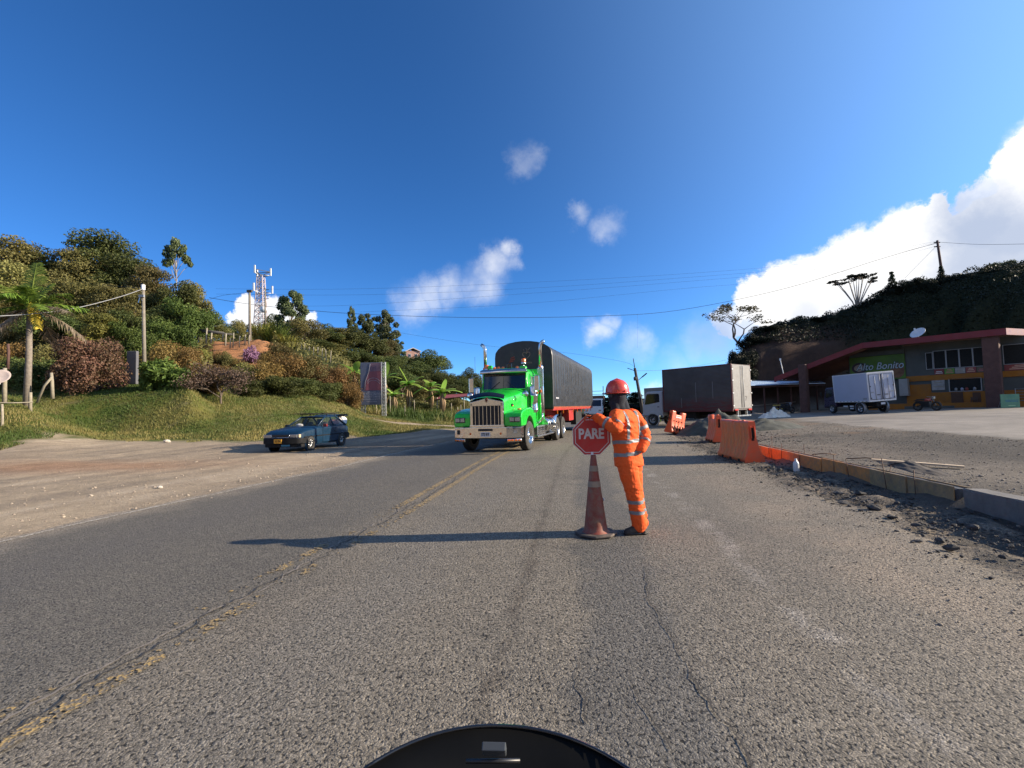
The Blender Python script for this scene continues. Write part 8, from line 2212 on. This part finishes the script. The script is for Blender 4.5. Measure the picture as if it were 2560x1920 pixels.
bottle(1.0, -.048, mat('faded_rose_poster', (.13, .075, .11), .6)); bt_ = MB().prism([((-.55) * hw, zt0 + HH * .34), (-.5 * hw, zt0 + HH * .55), (-.2 * hw, zt0 + HH * .78), (hw - .03, zt0 + HH * .80), (hw - .03, zt0 + HH * .34)], -.056, -.050).build('bottle_print', m_br_, pn)
arc_ = [Vector((.18 * hw + .62 * hw * math.cos(q), -.062, zt0 + HH * .50 + HH * .13 * math.sin(q))) for q in np.linspace(R(20), R(160), 12)]
MB().tube(arc_, .022, 5).tube([v + Vector((0, 0, -.22)) for v in arc_], .016, 5).build('arc_print', m_bt, pn)
MB().tube([Vector((-.62 * hw, -.062, zt0 + HH * .36)), Vector((-.56 * hw, -.062, zt0 + HH * .55)), Vector((-.25 * hw, -.062, zt0 + HH * .76)), Vector((-.1 * hw, -.062, zt0 + HH * .97))], .016, 5).build('outline_print', m_bt, pn)
MB().span((-hw + .01, -.066, zt0 + .01), (hw - .01, -.058, zt0 + HH * .325)).build('text_band', m_bb, pn)
for (tx_, sz_, fz_, wx) in (('RESTAURANTE', .17, .295, .80), ('ALTO BONITO', .36, .245, .80), ('SERVICIO DE COMIDAS', .20, .185, .86), ('PARQUEADERO, ALOJAMIENTO', .19, .13, .74), ('Y MONTALLANTAS', .17, .075, .8)):
    text(tx_, sz_, m_bt, pn, (0, -.070, zt0 + HH * fz_), (R(90), 0, 0), scale=(wx * .86, 1, 1), bold=.003)
for x_ in (-hw + .18, hw + .12):
    lattice('lattice_leg', Vector((x_, .22 if x_ < 0 else 0, -.3)), Vector((x_, .22 if x_ < 0 else 0, zt1 + (.02 if x_ > 0 else -.1))), .36, .36, BB, 16, .028)
# wooden posts
def post(px, pyb, pyt, d, r, label, group=None, dx=0, mtl=None):
    b_ = at(px, pyb, d); t_ = at(px + dx, pyt, d); o_ = MB().tube([b_ - Vector((0, 0, .5)), b_.lerp(t_, .5) + Vector((rnd.gauss(0, r * .3), 0, 0)), t_], [r, r * .95, r * .85], 7).build('wooden_post', mtl or m_post); return tag(o_, label, 'post', group)
m_post = mat('split_wood_post', (.27, .235, .175), .9, var=.3, nscale=5, bump=.5, bscale=12)
gp = 'fence posts beyond the track by the bananas'
for (px, b_, t_, d) in ((975, 1030, 990, 48), (1012, 1032, 1014, 47.5), (1035, 1022, 1000, 50), (880, 1020, 994, 47), (1144, 1033, 1018, 52), (1128, 1030, 1008, 54), (1152, 1030, 1012, 54), (940, 1034, 1012, 46.5), (1160, 1028, 995, 55)): post(px, b_, t_, d, .055, 'pale wooden fence post in the grass before the banana plants', gp)
for k in range(16):
    px = 668 + k * 10.5; post(px, 858 + k * 2.6 + rnd.uniform(-2, 2), 838 + k * 2.6 + rnd.uniform(-4, 2), 51.5, .05, 'thin pale stake of the fence below the cane clumps', 'fence stakes below the cane clumps', dx=rnd.uniform(-3, 3))
post(132, 975, 932, 27.5, .09, 'upright mossy corner post right of the palm trunk', dx=-4); post(93, 985, 944, 27.3, .065, 'slanting brace post leaning on the mossy corner post', dx=36)
post(76, 1006, 981, 25.9, .085, 'short pale stump post at the foot of the palm'); post(5, 1075, 1010, 23.6, .06, 'dark fence post at the bottom left edge on the bank')
post(12, 985, 920, 25, .10, 'thick grey post carrying the satellite dish at the left edge'); post(20, 900, 860, 26, .07, 'reddish upper post behind the satellite dish', mtl=m_col)
dish('satellite_dish', at(22, 948, 24.6) - Vector((.45, 0, .25)), .44, (.35, -.75, .55), 'round satellite dish on a post at the left edge', mat('dusty_pink_dish', (.42, .34, .30), .6, var=.15))
# rail from the short post to the left edge
wire([(82, 1005, 25.9), (40, 1007, 25.2), (-40, 1006, 24.5)], .03, 'horizontal fence rail left of the short stump post', 'fence_rail', m_post)
# concrete slab standing behind the round shrub
a = at(331, 950, 33.2); o_ = MB().span((-.34, -.12, -.3), (.34, .12, at(331, 878, 33.2).z - a.z)).build('concrete_slab', mat('dark_grey_slab', (.10, .10, .11), .85), None, bevel=.03, loc=a); tag(o_, 'dark grey upright slab between the pinkish shrub and the wooden pole', 'slab')
# rail shelter at the cut
RS_ = empty('rail_frame', at(545, 850, 45), 0, 'rough roofed frame of poles at the top of the orange earth cut', 'wooden frame')
o0 = RS_.location
for (x0, y0, x1, y1) in ((494, 824, 560, 832), (505, 829, 580, 836), (494, 824, 494, 850)): MB().tube([at(x0, y0, 45) - o0, at(x1, y1, 45.5) - o0], .10, 6).build('rail', m_poled, RS_)
for (x0, yb, yt) in ((515, 862, 820), (527, 860, 832), (563, 865, 834), (556, 850, 836)): MB().tube([at(x0, yb, 45) - o0, at(x0 + 2, yt, 45) - o0], .07, 6).build('post', m_post, RS_)
for k, (x0, yb, yt) in enumerate(((575, 856, 845), (582, 855, 832), (598, 852, 840), (612, 848, 836), (622, 846, 838))): post(x0, yb + 3, yt, 47, .06, 'crooked fence post on top of the orange earth cut', 'posts on top of the orange earth cut', dx=2)
# house on the hill and red-roofed shed
h0 = at(1030, 895, 112); HS = empty('hill_house', (h0.x, h0.y, h0.z - 1), R(20), 'small pinkish house with white gables high on the middle ridge', 'house')
MB().span((-2.2, -2.5, 0), (2.2, 2.5, 3.0)).build('wall', mat('salmon_wall', (.42, .24, .19), .8), HS)
MB().prism([(-2.7, 2.9), (0, 4.1), (2.7, 2.9), (2.5, 2.7), (0, 3.85), (-2.5, 2.7)], -2.9, 2.9).build('roof', mat('pale_roof', (.5, .45, .42), .7), HS)
for x in (-1.1, 1.0): f_ = MB().span((x - .45, -2.56, .9), (x + .45, -2.5, 2.0)).build('window', m_white, HS); MB().span((x - .36, -2.60, 1.0), (x + .36, -2.565, 1.9)).build('pane', m_glassd, f_)
HS.scale = (.7, .7, .7); HS.location.z += .35
s0 = at(1140, 1002, 60); SD_ = empty('shed', (s0.x, s0.y, gz(s0.x, s0.y)), R(-8), 'low shed with a dull red tin roof behind the green truck', 'shed')
zr_ = at(1140, 990, 60).z - SD_.location.z
MB().add([(-2.2, -1.6, zr_ - .35), (2.6, -1.6, zr_ - .05), (2.6, 1.8, zr_ + .35), (-2.2, 1.8, zr_ + .25), (-2.2, -1.6, zr_ - .42), (2.6, -1.6, zr_ - .12), (2.6, 1.8, zr_ + .28), (-2.2, 1.8, zr_ + .18)], [(0, 1, 2, 3), (7, 6, 5, 4), (0, 4, 5, 1), (1, 5, 6, 2), (2, 6, 7, 3), (3, 7, 4, 0)]).build('roof', mat('dull_red_tin', (.24, .05, .04), .6), SD_)
for x, y in ((-2, -1.4), (2.3, -1.4), (2.3, 1.5), (-2, 1.5), (.2, -1.4)): MB().cyl((x, y, -.3), (x, y, zr_ - .15), .07, 6).build('post', m_post, SD_)
# ------------------------------------------------------------------ tell look-alikes apart by what stands beside them
ORD = ['first', 'second', 'third', 'fourth', 'fifth', 'sixth', 'seventh', 'eighth', 'ninth', 'tenth', 'eleventh', 'twelfth', 'thirteenth', 'fourteenth', 'fifteenth', 'sixteenth', 'seventeenth']
def world_xy(o): return (o.matrix_basis @ Vector((0, 0, 0))) if o.type == 'EMPTY' or o.location.length > 0 else sum((Vector(v.co) for v in o.data.vertices), Vector()) / len(o.data.vertices)
def relabel(group, fmt, marks, sel=None, key=None):
    """marks = [(photo column, name)]; every member is counted rightwards from the mark on its left"""
    it = [o for o in COL.objects if o.parent is None and o.get('group') == group]
    it = [(1280 + F * world_xy(o).x / world_xy(o).y, o) for o in it]
    if sel: it = [e for e in it if sel(e[1])]
    it.sort(key=lambda e: e[0]); cnt = {}
    for px, o in it:
        lm = [m for m in marks if m[0] <= px]; m = lm[-1] if lm else marks[0]
        cnt[m[1]] = cnt.get(m[1], 0) + 1; o['label'] = fmt.format(o=ORD[min(cnt[m[1]], 17) - 1], m=m[1])
def top_px(o):                             # how high the thing reaches: used to split rows
    p = o.location; return (p.z + o.scale.z - CAM_H) / p.y
wm = [(-999, 'the photo edge'), (70, 'the palm trunk'), (228, 'the pinkish shrub'), (362, 'the wooden pole')]
relabel(GL, 'tree in the upper left wood, {o} right of {m}', wm, lambda o: top_px(o) > .315)
relabel(GL, 'lower tree in front of the left wood, {o} right of {m}', wm, lambda o: top_px(o) <= .315)
rm_ = [(-999, 'the orange earth cut'), (652, 'the lattice mast'), (731, 'the tall open tree'), (930, 'the billboard'), (1023, 'the broad banana plant'), (1106, 'the low banana plant')]
relabel(gm, 'bushy tree high on the middle ridge, {o} right of {m}', rm_, lambda o: top_px(o) > .135)
relabel(gm, 'bushy tree low on the middle ridge, {o} right of {m}', rm_, lambda o: top_px(o) <= .135)
hm_ = [(-999, 'the bare twiggy shrub'), (652, 'the lattice mast'), (760, 'the blue car')]
relabel('shrubs of the hedge above the grass slope', 'rusty shrub in the upper hedge row, {o} right of {m}', hm_, lambda o: top_px(o) > .112)
relabel('shrubs of the hedge above the grass slope', 'green-brown shrub in the lower hedge row, {o} right of {m}', hm_, lambda o: top_px(o) <= .112)
relabel(gr_, 'dark shrub on the shaded hill crest, {o} right of {m}', [(-999, 'the sprawling tree'), (2141, 'the umbrella-shaped tree'), (2251, 'the star-shaped conifer'), (2350, 'the crest pole')])
relabel('trees at the left tip of the shaded hill', 'dark tree at the left tip of the shaded hill, {o} from its outer edge{m}', [(-999, '')])
relabel('broken asphalt lumps along the torn road edge', 'flat lump of broken asphalt, {o} right of {m}', [(-999, 'the slim orange barrier'), (1880, 'the large orange barrier'), (1992, 'the plastic bottle'), (2100, 'the middle of the new kerb'), (2200, 'the pale plank end')])
relabel('stakes along the kerb formwork', 'thin rusty steel stake at the kerb, {o} to the right of {m}', [(-999, 'the large orange barrier'), (1992, 'the plastic bottle')])
relabel('fence stakes below the cane clumps', 'thin pale fence stake below the cane, {o} to the right of {m}', [(-999, 'the orange earth cut')])
relabel('fence posts beyond the track by the bananas', 'pale wooden fence post, {o} to the right of {m}', [(-999, 'the lower hedge end'), (930, 'the billboard'), (1023, 'the broad banana plant')])
relabel('posts on top of the orange earth cut', 'crooked post on the orange earth cut, {o} right of {m}', [(-999, 'the rough rail frame')])
relabel('steel offcuts behind the kerb', 'bent steel rod offcut on the soil, {o} to the right of {m}', [(-999, 'the plastic bottle')])
